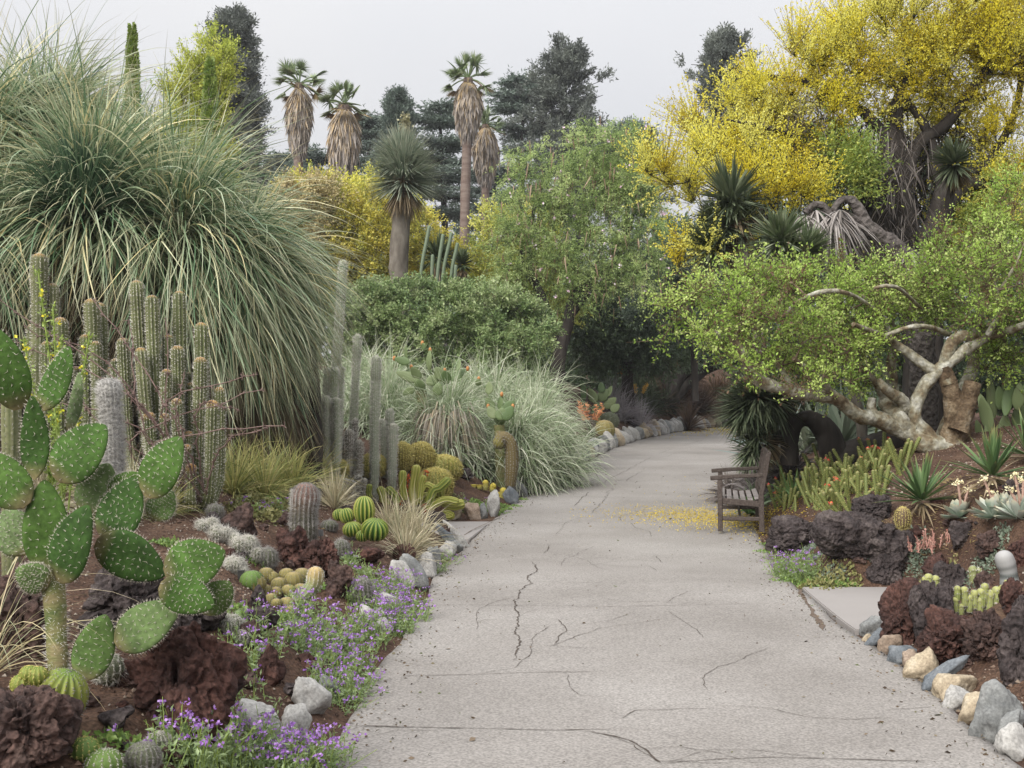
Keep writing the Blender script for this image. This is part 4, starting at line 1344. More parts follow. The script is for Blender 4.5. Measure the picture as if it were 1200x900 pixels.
# ---- yellow-green grass tuft + dry tufts
tuft_m = leafmat('yellow_grass', [(.10, .13, .04), (.20, .22, .07), (.33, .31, .11), (.42, .36, .18)], trans=.25)
dry_m = leafmat('dry_grass', [(.20, .17, .10), (.31, .27, .17), (.42, .37, .26), (.17, .18, .10)], trans=.2)
def tufts(name, label, cat, spots, n, L, W, m, droop=1.0, el=(20, 88), group=None, nseg=5):
    c0 = hit(spots[0][0], spots[0][1])
    mb = MB()
    for (px, py) in spots:
        c = hit(px, py)
        nn = n
        rosette(mb, c - [0, 0, .03], nn, L, W, el, droop * rng.uniform(.5, 1.3, nn), nseg, 0, 'grass', 0, r0=.04, jit=.4, Lvar=.25)
    return tag(mb.build(name, m, loc=c0), label, cat, group)
tufts('grass_tuft', 'wide yellow-green grass tuft below the giant grass tree', 'grass tuft', [(310, 584), (275, 580), (345, 578), (290, 572), (330, 572), (370, 566), (255, 574)], 260, .52, .011, tuft_m, 1.3, (15, 85))
tufts('dry_tuft', 'grey dry grass tuft hanging over the kerb beside the side pavement', 'grass tuft', [(478, 650), (468, 632), (492, 640), (455, 620), (484, 622), (474, 660)], 170, .40, .008, dry_m, 1.2, (15, 88))
tufts('dry_tuft', 'sandy dry tuft between the striped barrels and the silver columns', 'grass tuft', [(392, 596), (398, 592), (388, 592)], 130, .34, .008, dry_m, 1.0, (15, 88))
tufts('grass_tuft', 'thin straw-coloured blades hanging in at the left picture edge', 'grass tuft', [(-14, 790), (-22, 760)], 80, .62, .0045, leafmat('straw_blade', [(.26, .28, .17), (.42, .36, .2), (.5, .42, .28)], trans=.2), 1.9, (20, 80), nseg=9)
# ---- thorny pink-brown twigs in front of the columns
twig_m = surfmat('thorny_twig', [(.16, .10, .085), (.28, .20, .18)], scale=30, bump=.2)
tb = hit(262, 596)
mb = MB()
for (pts) in [[(330, 640), (250, 628), (120, 660)], [(120, 470), (70, 365)], ]:
    pass
fan = [((232, 588), (160, 470), (20, 400)), ((232, 588), (200, 480), (108, 352)), ((235, 585), (170, 500), (150, 378)), ((240, 585), (150, 520), (60, 440)), ((238, 588), (200, 520), (195, 375)),
       ((245, 585), (210, 500), (215, 440)), ((236, 582), (190, 478), (300, 440)), ((240, 580), (230, 482), (280, 478)), ((238, 590), (180, 520), (330, 500)), ((240, 590), (150, 520), (305, 455)), ((240, 590), (260, 522), (310, 502)),
       ((238, 588), (150, 460), (0, 350)), ((238, 588), (130, 430), (30, 385)), ((238, 588), (140, 490), (20, 470))]
for (a_, b_, c_) in fan:
    Yt = 9.3
    P = smooth_path([at(*a_, 9.7), at(*b_, Yt), at(*c_, Yt + rng.uniform(-.2, .3))], 16)
    P += rng.normal(size=P.shape) * .012
    tube(mb, P, np.linspace(.008, .004, 16), 5)
    i = rng.integers(2, 16, 70)
    D = rdir(70)
    sticks(mb, P[i] + rng.normal(size=(70, 3)) * .006, P[i] + D * rng.uniform(.02, .05, 70)[:, None], .0045, .002, 3)
tag(mb.build('thorny_shrub', twig_m, loc=on(238, 9.7)), 'leafless thorny shrub with pinkish twigs fanning across the columns', 'shrub')
# ---- green stems with yellow flowers
gm = leafmat('green_stem', [(.15, .22, .04), (.25, .32, .07)], trans=.2)
c = on(70, 7.6)
t = thing('flowering_shrub', 'wiry bright green shrub with tiny yellow flowers behind the prickly pear', 'shrub', c)
mb = MB(); fl = MB()
for (x0, y0, x1, y1) in [(72, 610, 105, 395), (60, 600, 72, 400), (75, 600, 58, 470), (66, 600, 48, 500), (80, 600, 96, 450), (64, 610, 28, 400), (70, 590, 90, 520), (72, 600, 62, 360), (74, 600, 45, 320)]:
    Yd = 7.6 + rng.uniform(-.2, .2)
    P = smooth_path([at(x0, y0, Yd), at((x0 * .6 + x1 * .4), (y0 + y1) / 2, Yd), at(x1, y1, Yd)], 24)
    tube(mb, P, .006, 4)
    n = 260; i = rng.integers(4, 24, n)
    leaves(mb, P[i] + rng.normal(size=(n, 3)) * .012, .03, .4, nrm(rdir(n) + [0, 0, .8]))
    n = 7; i = rng.integers(10, 24, n)
    Q = P[i] + rng.normal(size=(n, 3)) * .02
    for q in range(5): leaves(fl, Q + rng.normal(size=(n, 3)) * .004, .022, .8)
mb.build('stem', gm, t); fl.build('blossoms', leafmat('yellow_flower', [(.7, .5, .02), (.8, .62, .05)], trans=.2), t)

# ================================================================ SECOND BED (golden barrels, silver columns, grass mounds)
gold_m = leafmat('golden_barrel', [(.20, .23, .055), (.36, .35, .09), (.56, .50, .17)], trans=0, rough=.6, tip=(.52, .43, .13))
gold_br = leafmat('golden_barrel_brown', [(.24, .20, .055), (.38, .32, .09), (.52, .44, .15)], trans=0, rough=.6, tip=(.32, .27, .09), base=(.10, .065, .035))
def gold(label, px, py, w, h, m, tilt=(0, 0), Y=None):
    c = hit(px, py) if Y is None else np.array([(px - 600) / FPX * Y, Y, H - (py - HZ) / FPX * Y])
    mb = MB()
    globe(mb, c, S(w / 2, c[1]), S(h, c[1]), 28, .11, (.05, .0052, 9, .032, .8), .5, 18, 2, tilt, .06)
    return tag(mb.build('golden_barrel', [m, spine_gold], loc=c), label, 'cactus', 'golden barrel cacti')
gold('golden barrel cactus nearest the kerb, in front of its twin', 510, 585, 39, 38, gold_m)
gold('golden barrel cactus on bare soil right behind the front one', 519, 562, 39, 31, gold_m, (.1, 0))
gold('brown-bottomed golden barrel on the left of the touching pair', 471, 550, 26, 33, gold_br)
gold('brown-bottomed golden barrel on the right of the touching pair', 491, 552, 30, 36, gold_br, (.15, 0))
gold('golden barrel half hidden behind the silver column bases', 437, 560, 30, 28, gold_m)
gold('small golden barrel peeking out left of the silver columns', 401, 561, 14, 22, gold_m)

torch_m = leafmat('silver_column', [(.28, .33, .20), (.42, .46, .33), (.60, .60, .52)], trans=0, rough=.8, tip=(.42, .40, .32), base=(.20, .17, .14))
torch_d = leafmat('silver_column_dark', [(.20, .18, .15), (.30, .27, .23)], trans=0, rough=.9, tip=(.36, .34, .28))
TY = 16.2
def torch(label, base_px, cols, dark=False):
    tb = hit(*base_px)
    t = thing('silver_column_cactus', label, 'cactus', tb, 'silver column cacti left of the golden barrels')
    for (x, y, x2, y2, w, dY) in cols:
        mb = MB(); Yd = min(tb[1], TY) + dY
        f = at(x2, y2, Yd)
        f[2] = min(f[2], G(f[0], f[1])) - .05
        column(mb, [f, at((x + x2) / 2 + rng.uniform(-1, 1), (y + y2) / 2, Yd), at(x, y + w * .5, Yd)], S(w / 2 * .85, Yd), 14, .13, (.05, .0024, 5, .035, .6), rng.random(), 18)
        mb.build('stem', [torch_d if dark else torch_m, spine_white], t)
torch('tall slim silver column cactus with pale tip, left of the front one', (410, 552), [(419, 391, 411, 552, 9, .3)])
torch('tall silver-grey column cactus standing in front, leaning base', (441, 572), [(441, 416, 439, 572, 11, -.1)])
torch('tallest thin silver column rising along the giant grass leaves', (388, 548), [(402, 304, 386, 548, 10, .5)])
torch('short thick pair of white-spined columns beside the golden barrels', (460, 572), [(461, 495, 459, 568, 11, -.05), (457, 478, 454, 566, 9, .15), (448, 490, 452, 560, 9, .1)])
torch('group of middling silver columns at the left of the cluster', (385, 556), [(384, 430, 380, 552, 9, .1), (392, 430, 389, 556, 10, 0), (376, 466, 375, 552, 8, .1), (383, 463, 383, 558, 9, -.15), (394, 465, 393, 558, 9, -.2), (367, 470, 368, 548, 8, .2), (399, 428, 396, 540, 8, .3)])
torch('low dark-stemmed silver columns in front of the tall slim one', (410, 560), [(409, 502, 408, 558, 10, -.1), (421, 515, 419, 556, 9, -.1), (400, 510, 400, 552, 6, 0), (372, 505, 374, 556, 7, -.1), (416, 490, 414, 552, 7, .1)], True)
torch('cluster of ankle-high woolly stubs at the foot of the silver columns', (408, 575), [(405, 560, 405, 574, 8, -.2), (412, 562, 412, 574, 8, -.2), (398, 556, 398, 570, 7, -.2), (390, 552, 391, 568, 7, -.2), (420, 556, 420, 570, 7, -.1), (427, 560, 426, 572, 6, -.1)], True)

# lime creeping cactus with orange flower spikes
lime_m = leafmat('lime_cactus', [(.10, .15, .025), (.22, .25, .04), (.36, .35, .08), (.48, .44, .14)], trans=0, rough=.55)
lb = hit(500, 610)
t = thing('lime_cactus', 'sprawling yellow-green cactus with finger stems hanging over the side pavement', 'cactus', lb)
for (pts, w) in [([(486, 592), (484, 575), (487, 556), (488, 549)], 9), ([(474, 586), (472, 570), (472, 555)], 8), ([(502, 590), (508, 575), (515, 572), (524, 564)], 9), ([(490, 588), (505, 582), (528, 592), (540, 591)], 10),
                 ([(466, 590), (462, 580), (456, 574)], 8), ([(450, 588), (448, 580), (446, 574)], 8), ([(515, 590), (517, 582), (516, 574)], 8), ([(522, 606), (530, 604), (522, 600)], 7), ([(497, 618), (507, 620), (516, 613)], 8),
                 ([(502, 632), (512, 634), (526, 632)], 9), ([(492, 585), (494, 566), (496, 560)], 7), ([(512, 575), (500, 568), (494, 574)], 7), ([(434, 584), (432, 578), (433, 570)], 6), ([(520, 650), (521, 645), (522, 642)], 9), ([(500, 596), (520, 586), (534, 588)], 8), ([(455, 592), (450, 584), (451, 576)], 7)]:
    mb = MB(); Yd = lb[1] - .1 + rng.uniform(-.1, .1)
    column(mb, [at(x, y, Yd) for x, y in pts], S(w / 2, Yd), 7, .2, (.012, .0016, 3, .03, .5), rng.random(), 14, sub=4)
    mb.build('stem', [lime_m, rib_gold], t)
mb = MB()
ac = hit(484, 606)
for (x0, y0, x1, y1) in [(482, 600, 484, 548), (478, 602, 479, 558), (489, 602, 499, 552), (470, 604, 470, 572), (498, 606, 497, 590)]:
    Yd = ac[1]
    P = smooth_path([at(x0, y0, Yd), at((x0 + x1) / 2, (y0 + y1) / 2, Yd), at(x1, y1, Yd)], 14)
    tube(mb, P, .008, 4, 1)
    n = 60; i = rng.integers(6, 14, n)
    spikes(mb, P[i] + rng.normal(size=(n, 3)) * .012, rdir(n) * [1, 1, .3] - [0, 0, .7], .05, .012, 0, rng.random(n))
tag(mb.build('flower_spikes', [leafmat('orange_flower', [(.60, .10, .03), (.72, .20, .06)], trans=.2), bark_grey], loc=ac), 'thin orange-red flower spikes standing among the lime cactus stems', 'flower')

# yellow-tipped small cacti on the barrel bed soil
yt_m = leafmat('yellow_tip', [(.28, .27, .09), (.36, .34, .12)], trans=0, rough=.7, tip=(.52, .42, .06))
def fingers(label, lst, m=yt_m, sp=spine_gold, Y=None, name='finger_cactus', spine=(.02, .0016, 4, .03, .7), ribs=10, depth=.12, part='stem'):
    px, py = lst[0][0], lst[0][3]
    b = hit(px, py) if Y is None else on(px, Y)
    t = thing(name, label, 'cactus', b)
    for (x, y, x2, y2, w) in lst:
        mb = MB()
        column(mb, [at(x2, y2, b[1]) - [0, 0, .03], at((x + x2) / 2, (y + y2) / 2, b[1]), at(x, y + w * .4, b[1])], S(w / 2, b[1]), ribs, depth, spine, rng.random(), 10)
        mb.build(part, [m, sp], t)
fingers('branching grey cactus with yellow tips behind the bare soil', [(575, 546, 572, 556, 8), (565, 541, 566, 556, 6), (584, 537, 578, 556, 6), (577, 541, 575, 556, 6), (590, 548, 584, 558, 5)])
fingers('low row of yellow nubs on the bare barrel bed soil', [(555, 566, 555, 570, 6), (562, 566, 562, 571, 6), (569, 563, 569, 572, 6), (578, 567, 577, 574, 7)])
fingers('cushion of yellow finger stubs above the leaning blue-grey kerb stone', [(590, 572, 588, 584, 7), (583, 577, 583, 586, 7), (587, 580, 586, 588, 7), (592, 576, 591, 586, 6), (579, 580, 579, 588, 6)])
# drooping tan cactus
c = on(596, 17.6)
mb = MB()
column(mb, [at(598, 562, c[1]) - [0, 0, .1], at(600, 540, c[1]), at(598, 520, c[1]), at(590, 513, c[1]), at(585, 519, c[1])], S(7, c[1]), 14, .1, (.03, .002, 6, .03, .8), .4, 24, base=.8)
tag(mb.build('drooping_cactus', [leafmat('tan_droop', [(.17, .13, .06), (.2, .16, .07)], trans=0, tip=(.30, .28, .08)), spine_grey], loc=c), 'tan bristly cactus column whose tip bends over beside the grass mound', 'cactus')

# ---- silver grass mounds
sil_m = leafmat('silver_grass', rough=.4, spec=.5, cols=[(.11, .16, .07), (.19, .25, .13), (.29, .34, .22), (.39, .42, .31), (.50, .49, .40)], trans=.25, pos=[0, .2, .5, .8, 1], tip=(.46, .44, .34))
def mound(label, px, py, Y, n, L, rad, W=.016, droop=2.0, skirt=False):
    """a dome of many rosettes whose top is seen at (px, py)"""
    top = at(px, py, Y)
    gz = G(top[0], top[1])
    t = thing('grass_mound', label, 'plant', [top[0], top[1], gz])
    mb = MB()
    hgt = max(top[2] - gz, .4)
    for k in range(16):
        a = k * 2.4 + rng.uniform(-.3, .3); f = math.sqrt((k + .3) / 16.0)
        x, y = top[0] + rad * f * math.cos(a), top[1] + rad * f * math.sin(a)
        z = G(x, y) + max(hgt * (1 - .85 * f * f) - .42 * L, .06)
        m_ = n // 8
        rosette(mb, [x, y, z], m_, L * rng.uniform(.8, 1.1), W, (0, 86), droop * rng.uniform(.55, 1.3, m_), 7, 0, 'grass', 0, axis=(.5 * f * math.cos(a), .5 * f * math.sin(a), 1), r0=.08, jit=.3, Lvar=.25)
    mb.build('leaves', sil_m, t)
    if skirt:
        mb = MB()
        a = rng.uniform(-.2, 3.4, 700)
        rr = rng.uniform(.1, .42, 700)
        c = top - [0, .55 * rad, hgt * .45]
        P = np.stack([c[0] + rr * 1.2 * np.cos(a), c[1] - rr * np.sin(a), c[2] + rng.normal(size=700) * .12], 1)
        D = np.stack([.5 * np.cos(a), -.5 * np.sin(a), np.full(700, -1.0)], 1)
        blades(mb, P, D, rng.uniform(.35, .7, 700), .02, .6, 4, 0)
        mb.build('dead_skirt', leafmat('pale_dead', [(.24, .21, .17), (.40, .36, .30), (.54, .42, .28)], trans=.1), t)
mound('silvery grass mound behind the silver columns', 452, 440, 19.4, 1100, .95, .7)
mound('silvery grass mound with a skirt of dead leaves behind the barrels', 525, 455, 18.6, 1200, .9, .6, skirt=True)
mound('silvery grass mound below the paddle cactus, farthest back of the mounds', 575, 436, 21.0, 1200, 1.0, .8)
mound('long silvery grass mound spilling over the path edge', 628, 476, 20.2, 1500, .9, .6)
mound('pale grass mound behind the one that spills over the path', 628, 448, 23.2, 1400, .95, .85)
mound('silvery grass clump low at the right of the drooping cactus', 602, 482, 19.0, 900, .8, .45)
mound('grey grass mound between the giant grass tree and the paddle cactus', 420, 428, 21.2, 1000, 1.0, .75)

# ---- paddle cacti among the grass
pad2_m = leafmat('paddle_green', [(.11, .17, .065), (.17, .23, .10), (.23, .28, .14)], trans=0, rough=.55)
def paddles(label, base, lst, m=pad2_m, Y=20, thick=.2, name='paddle_cactus', spine=None, fruit=False, stem=None):
    b = on(base, Y)
    t = thing(name, label, 'cactus', b)
    pads_ = []
    for (x0, y0, x1, y1, w, yaw) in lst:
        mb = MB(); Yd = Y + rng.uniform(-.2, .2)
        pad(mb, at(x0, y0, Yd), at(x1, y1, Yd + rng.uniform(-.1, .1)), S(w, Yd), yaw, thick, rng.random(), spine, 7, k=11, n=14)
        pads_.append(mb.build('pad', [m, spine_white], t))
    mb = MB()
    x0, y0 = lst[0][0], lst[0][1]
    tube(mb, smooth_path([b - [0, 0, .1], (b + at(x0, y0, Y)) / 2, at(x0, y0, Y)], 8), [.09] * 8, 8, 0, .1)
    mb.build('stem', stem or pear_stem_m, t)
    if fruit:
        fm_ = leafmat('fruit_red', [(.5, .2, .08), (.6, .3, .1)], trans=0)
        for (x0, y0, x1, y1, w, yaw) in lst[::2]:
            c = at(x1, y1, Y); V, F = ico(2); MB().add(V * [.028, .028, .042] + c, F, 0, .5).build('fruit', fm_, pads_.pop(0)); pads_ and pads_.pop(0)
paddles('paddle cactus growing out of the top of the silvery grass mounds', 500, [(493, 458, 491, 444, 14, 10), (490, 446, 464, 436, 12, 0), (492, 445, 482, 430, 12, 20), (478, 432, 476, 404, 9, 60), (503, 434, 504, 410, 10, 40), (520, 446, 511, 430, 13, 0), (524, 450, 521, 434, 13, 0),
         (536, 435, 538, 420, 9, 50), (530, 446, 548, 432, 10, 30), (512, 464, 514, 448, 12, 0), (560, 452, 561, 444, 8, 0), (500, 450, 516, 440, 13, 0), (497, 410, 495, 402, 8, 40), (486, 455, 472, 462, 10, 0), (480, 425, 462, 420, 10, 0)], Y=18.5, fruit=True)
paddles('paddle cactus with upright pads at the middle of the grass mounds', 588, [(585, 498, 588, 480, 16, 20), (588, 484, 603, 470, 14, 0), (586, 482, 588, 462, 11, 50), (578, 480, 570, 466, 11, 0), (590, 492, 601, 476, 14, 0), (573, 462, 573, 447, 11, 30), (580, 490, 572, 476, 12, 0), (584, 492, 590, 478, 14, 10)], Y=18.1, fruit=True)
paddles('dark clumped paddle cactus past the grass mounds on the left', 702, [(700, 490, 700, 470, 14, 0), (698, 472, 690, 455, 12, 20), (702, 470, 712, 456, 13, 0), (684, 470, 682, 446, 9, 40), (708, 478, 722, 466, 12, 0), (710, 465, 717, 452, 9, 40), (690, 482, 680, 470, 12, 0), (705, 460, 704, 448, 9, 20), (716, 482, 726, 474, 10, 0)],
        leafmat('paddle_dark', [(.07, .12, .05), (.12, .17, .08), (.17, .21, .1)], trans=0), Y=31.8)

# ---- small planting at the foot of the far bed
orange_fl = leafmat('orange_bloom', [(.55, .22, .04), (.7, .34, .05)], trans=.2)
def bloom_clump(label, px, Y, hgt, n, L, m, fm, fl_n, name='aloe_clump', fh=.5):
    c = on(px, Y)
    t = thing(name, label, 'plant', c)
    mb = MB(); rosette(mb, c, n, L, .05, (10, 85), .2, 4, 0, 'agave', .3); mb.build('leaves', m, t)
    st = MB(); fb = MB()
    for k in range(fl_n):
        a = rng.uniform(0, 6.28); P = smooth_path([c, c + [.15 * math.cos(a), .15 * math.sin(a), hgt * .6], c + [.3 * math.cos(a), .3 * math.sin(a), hgt * rng.uniform(.8, 1.1)]], 10)
        tube(st, P, .01, 4)
        n2 = 50; i = rng.integers(5, 10, n2)
        spikes(fb, P[i] + rng.normal(size=(n2, 3)) * .02, rdir(n2) * [1, 1, .4] + [0, 0, .4], .09, .015, 0, rng.random(n2))
    st.build('stalks', bark_grey, t); fb.build('blossoms', fm, t)
aloe_m = leafmat('aloe_leaf', [(.10, .14, .06), (.18, .20, .09)], trans=.1)
bloom_clump('aloe clump with golden orange flower spikes beyond the grass mounds', 731, 38.0, 1.6, 60, .7, aloe_m, orange_fl, 7)
bloom_clump('aloe clump with slanting amber spikes above the far kerb stones', 748, 38.0, 1.1, 40, .5, aloe_m, leafmat('amber_bloom', [(.6, .33, .05), (.68, .42, .06)], trans=.2), 5)
bloom_clump('coral flowered succulent at the right end of the grass mounds', 692, 28.8, .9, 60, .4, aloe_m, leafmat('coral_bloom', [(.55, .2, .1), (.6, .3, .12)], trans=.2), 8)
ball('small knobbly cactus cushion above the first white far kerb stone', 708, 516, 24, 26, brown_ball, spine_grey, 12, (.05, .004, 5, .08, .7), Y=30.8, k=9)
ball('brownish cactus cushion left of the lavender bush', 714, 503, 22, 22, greygreen, spine_grey, 12, (.05, .004, 5, .08, .7), Y=32.6, k=9)
lav_m = leafmat('lavender_leaf', [(.20, .19, .19), (.30, .28, .29), (.36, .33, .38)], trans=.2)
def tuft_at(name, label, cat, px, Y, n, L, W, m, droop=1.0, el=(5, 88), spread=.3, k=5, group=None):
    c = on(px, Y); mb = MB()
    for q in range(k):
        d = rng.normal(size=2) * spread
        p = np.array([c[0] + d[0], c[1] + d[1], 0]); p[2] = G(p[0], p[1])
        rosette(mb, p, n, L, W, el, droop, 5, 0, 'grass', 0, r0=.04, jit=.4, Lvar=.25)
    return tag(mb.build(name, m, loc=c), label, cat, group)
tuft_at('lavender_bush', 'grey-mauve lavender bush above the far kerb stones', 'bush', 738, 36.0, 260, .85, .02, lav_m, .9)
tuft_at('dark_bush', 'dark reddish brown low bush in the far shady bed', 'bush', 772, 43.0, 260, .9, .03, leafmat('dark_red_leaf', [(.045, .025, .02), (.09, .05, .04), (.14, .09, .07)], trans=.1), 1.0, spread=.8, k=7)
tuft_at('dark_bush', 'rusty brown bush at the far bend of the path', 'bush', 822, 45.5, 260, .95, .04, leafmat('rust_leaf', [(.10, .06, .035), (.20, .12, .07), (.30, .2, .13)], trans=.1), 1.0, spread=1.0, k=9)
tuft_at('dark_bush', 'brown leafy bush below the leaning dark trunks', 'bush', 800, 42.0, 260, .95, .04, leafmat('brown_leaf', [(.07, .045, .03), (.14, .09, .06), (.2, .14, .1)], trans=.1), 1.0, spread=.9, k=8)
tuft_at('dark_bush', 'dark green ground bush beneath the feathery tree', 'bush', 752, 41.0, 200, .9, .04, leafmat('shade_leaf', [(.03, .045, .02), (.06, .08, .035)], trans=.1), 1.0, spread=.8, k=8)

# ================================================================ BACKGROUND LEFT AND CENTRE
def needle_m(name, c): return leafmat(name, c, trans=.2, rough=.7)
# ---- rounded hedge shrub
hedge_m = leafmat('hedge_leaf', [(.07, .115, .04), (.13, .19, .065), (.21, .27, .11), (.30, .34, .18)], trans=.25)
b = on(525, 24.5)
def low(blobs): return blobs
def bush(label, base_px, Y, blobs, M, leaf_m, size, name='shrub', cat='shrub', ntw=7, tl=.3, nleaf=14, up=.35, shell=.7, clump=.4, aspect=.55, outw=.8, group=None, dz=1.0, droop=0, stems=5, bark=bark_grey, twr=.004):
    b = on(base_px, Y)
    B = blobpx(blobs, Y, dz)
    tr = []
    cx = np.mean([q[0] for q in B], 0)
    for k in range(stems):
        c = B[k % len(B)][0]
        e = b + (c - b) * .75
        tr.append((smooth_path([b - [0, 0, .1], b + (e - b) * .5 + rng.normal(size=3) * .08, e], 8), np.linspace(.07, .03, 8)))
    return make_tree(name, label, cat, b, tr, B, M, leaf_m, bark, ntw, tl, nleaf, size, aspect, shell, up, outw, droop, clump, group=group, tr_n=6, twr=twr)
bush('big rounded grey-green shrub behind the silvery grass mounds', 525, 24.5, [(525, 400, 100, 62), (440, 392, 50, 55), (600, 405, 48, 50), (560, 370, 60, 34), (470, 365, 55, 32), (525, 455, 120, 40), (392, 405, 36, 50)], 760, hedge_m, .062, ntw=10, tl=.33, nleaf=22, shell=.82)
# ---- yellow flowering shrubs
yel_m = leafmat('yellow_shrub', [(.20, .23, .045), (.34, .33, .055), (.46, .40, .06), (.52, .47, .10)], trans=.3)
yg_m = leafmat('yellow_green_leaf', [(.16, .21, .045), (.28, .33, .07), (.42, .42, .09), (.52, .5, .12)], trans=.3)
bush('mustard yellow flowering shrub left of the rounded yucca trunk', 395, 31, [(395, 290, 52, 50), (430, 310, 40, 45), (370, 250, 42, 38), (440, 265, 30, 40), (385, 330, 50, 40)], 420, yel_m, .075, ntw=10, tl=.55, nleaf=16, up=.9, shell=.6)
bush('bright yellow bush in bloom just behind the mustard shrub', 415, 35, [(405, 245, 50, 30), (440, 240, 32, 34), (365, 228, 36, 22), (470, 262, 34, 36), (420, 300, 70, 50)], 300, leafmat('bright_yellow', [(.28, .32, .06), (.46, .45, .075), (.56, .52, .10)], trans=.3), .075, ntw=9, tl=.5, nleaf=14, up=.8, shell=.6)
bush('dry tan bush at the right edge of the giant grass tree', 352, 30, [(350, 238, 30, 26), (372, 236, 22, 24), (345, 268, 34, 30)], 130, leafmat('tan_bush', [(.25, .21, .10), (.38, .32, .16), (.46, .4, .2)], trans=.2), .07, ntw=9, tl=.5, nleaf=12, up=.8)
bush('yellow-green airy bush between the yucca and the feathery tree', 600, 33, [(585, 300, 36, 55), (620, 290, 34, 60), (565, 330, 40, 40), (605, 350, 50, 40), (640, 345, 40, 50)], 380, yg_m, .075, ntw=9, tl=.5, nleaf=14, up=.6, shell=.55)
bush('small yellow bush right of the rounded yucca trunk', 500, 32, [(500, 285, 22, 34), (515, 315, 30, 30), (495, 330, 30, 30)], 130, yel_m, .07, ntw=9, tl=.5, nleaf=13, up=.7)
# tall yellow-green plumes behind the giant grass tree
bush('tall lime yellow feathery plume tree behind the giant grass tree', 225, 22, [(252, 75, 14, 40), (240, 110, 26, 45), (222, 140, 26, 50), (212, 180, 26, 40), (235, 190, 36, 40), (228, 230, 44, 40)], 420, leafmat('lime_plume', [(.24, .30, .045), (.36, .40, .06), (.46, .46, .10)], trans=.3), .06, name='plume_tree', cat='tree', ntw=9, tl=.42, nleaf=18, up=1.3, shell=.5, aspect=.4, stems=6)
def spire(label, px, py0, py1, w, Y, m):
    b = at(px, py1, Y); b[2] = G(b[0], b[1])
    t = thing('bloom_spire', label, 'plant', b)
    P = smooth_path([b, at(px, (py0 + py1) / 2, Y), at(px, py0, Y)], 30)
    mb = MB(); tube(mb, P, np.linspace(.05, .015, 30), 6); mb.build('stalk', bark_grey, t)
    mb = MB(); n = 2600
    f = rng.random(n) ** .8
    z0 = at(px, py1, Y)[2]; z1 = at(px, py0, Y)[2]
    z = z0 + (z1 - z0) * f
    r = S(w / 2, Y) * (1 - f) ** .6 * rng.random(n) ** .5
    a = rng.uniform(0, 6.28, n)
    leaves(mb, np.stack([b[0] + r * np.cos(a), b[1] + r * np.sin(a), z + .06 * np.sin(a * 3 + z * 14)], 1), .075, .6, np.stack([np.cos(a), np.sin(a), .5 + 0 * a], 1))
    mb.build('blossoms', m, t)
spire_m = leafmat('spire_green', [(.12, .18, .04), (.20, .27, .06), (.28, .33, .09)], trans=.2)
spire('slim dark green bloom spire standing above the giant grass tree', 155, 33, 190, 20, 17.5, spire_m)
spire('slim green bloom spire in front of the lime yellow plume', 246, 72, 220, 22, 17, spire_m)

# ---- rounded yucca with a thick trunk
yuc_m = leafmat('blue_yucca', [(.17, .22, .16), (.28, .34, .25), (.40, .44, .34)], trans=.15, tip=(.42, .42, .32))
yuc_dead = leafmat('yucca_dead', [(.16, .12, .07), (.28, .21, .12), (.38, .30, .2)], trans=.1)
def yucca(label, px, Y, heads, trunk, leaf=yuc_m, L=1.0, n=900, W=.03, dead=True, bark=bark_grey, el=(-35, 89), name='yucca', droop=.15):
    b = on(px, Y)
    t = thing(name, label, 'tree', b)
    mb = MB()
    for tr in trunk:
        P, r = pxline(tr, Y, 18)
        if tr is trunk[0]:
            P = np.vstack([[P[0][0], P[0][1], min(b[2], P[0][2]) - .1], P]); r = np.concatenate([[r[0]], r])
        tube(mb, P, r, 12, 0, .18)
    mb.build('trunk', bark, t)
    for hd in heads:
        px_, py_, sc = hd[:3]; ax = hd[3] if len(hd) > 3 else None
        c = at(px_, py_, Y + (hd[4] if len(hd) > 4 else 0))
        mb = MB(); rosette(mb, c, int(n * sc), L * sc, W, el, droop, 4, 0, 'agave', .2, axis=ax, r0=.08 * sc, jit=.2)
        mb.build('leaf_head', leaf, t, smooth=False)
        if dead:
            mb = MB(); rosette(mb, c - np.array(nrm(ax or (0, 0, 1))) * .18 * sc, int(n * .5 * sc), L * .75 * sc, W * .9, (-88, -35), .7, 4, 0, 'agave', .2, axis=ax, r0=.1 * sc, jit=.3)
            mb.build('dead_leaves', yuc_dead, t, smooth=False)
    return t
ym = yucca('rounded blue-green yucca on a thick grey shaggy trunk', 469, 29, [(473, 212, 1.0), (472, 190, .85)], [[(468, 345, 11), (467, 300, 10.5), (470, 262, 10), (472, 222, 9)]], L=.95, n=1500, W=.035)
mb = MB()
P = smooth_path([at(474, 170, 29), at(475, 150, 29), at(475, 138, 29)], 10)
tube(mb, P, .03, 5); i = rng.integers(2, 10, 300)
leaves(mb, P[i] + rng.normal(size=(300, 3)) * .06, .09, .6)
mb.build('flower_stalk', leafmat('dry_stalk', [(.3, .28, .16), (.42, .4, .24)], trans=.1), ym)
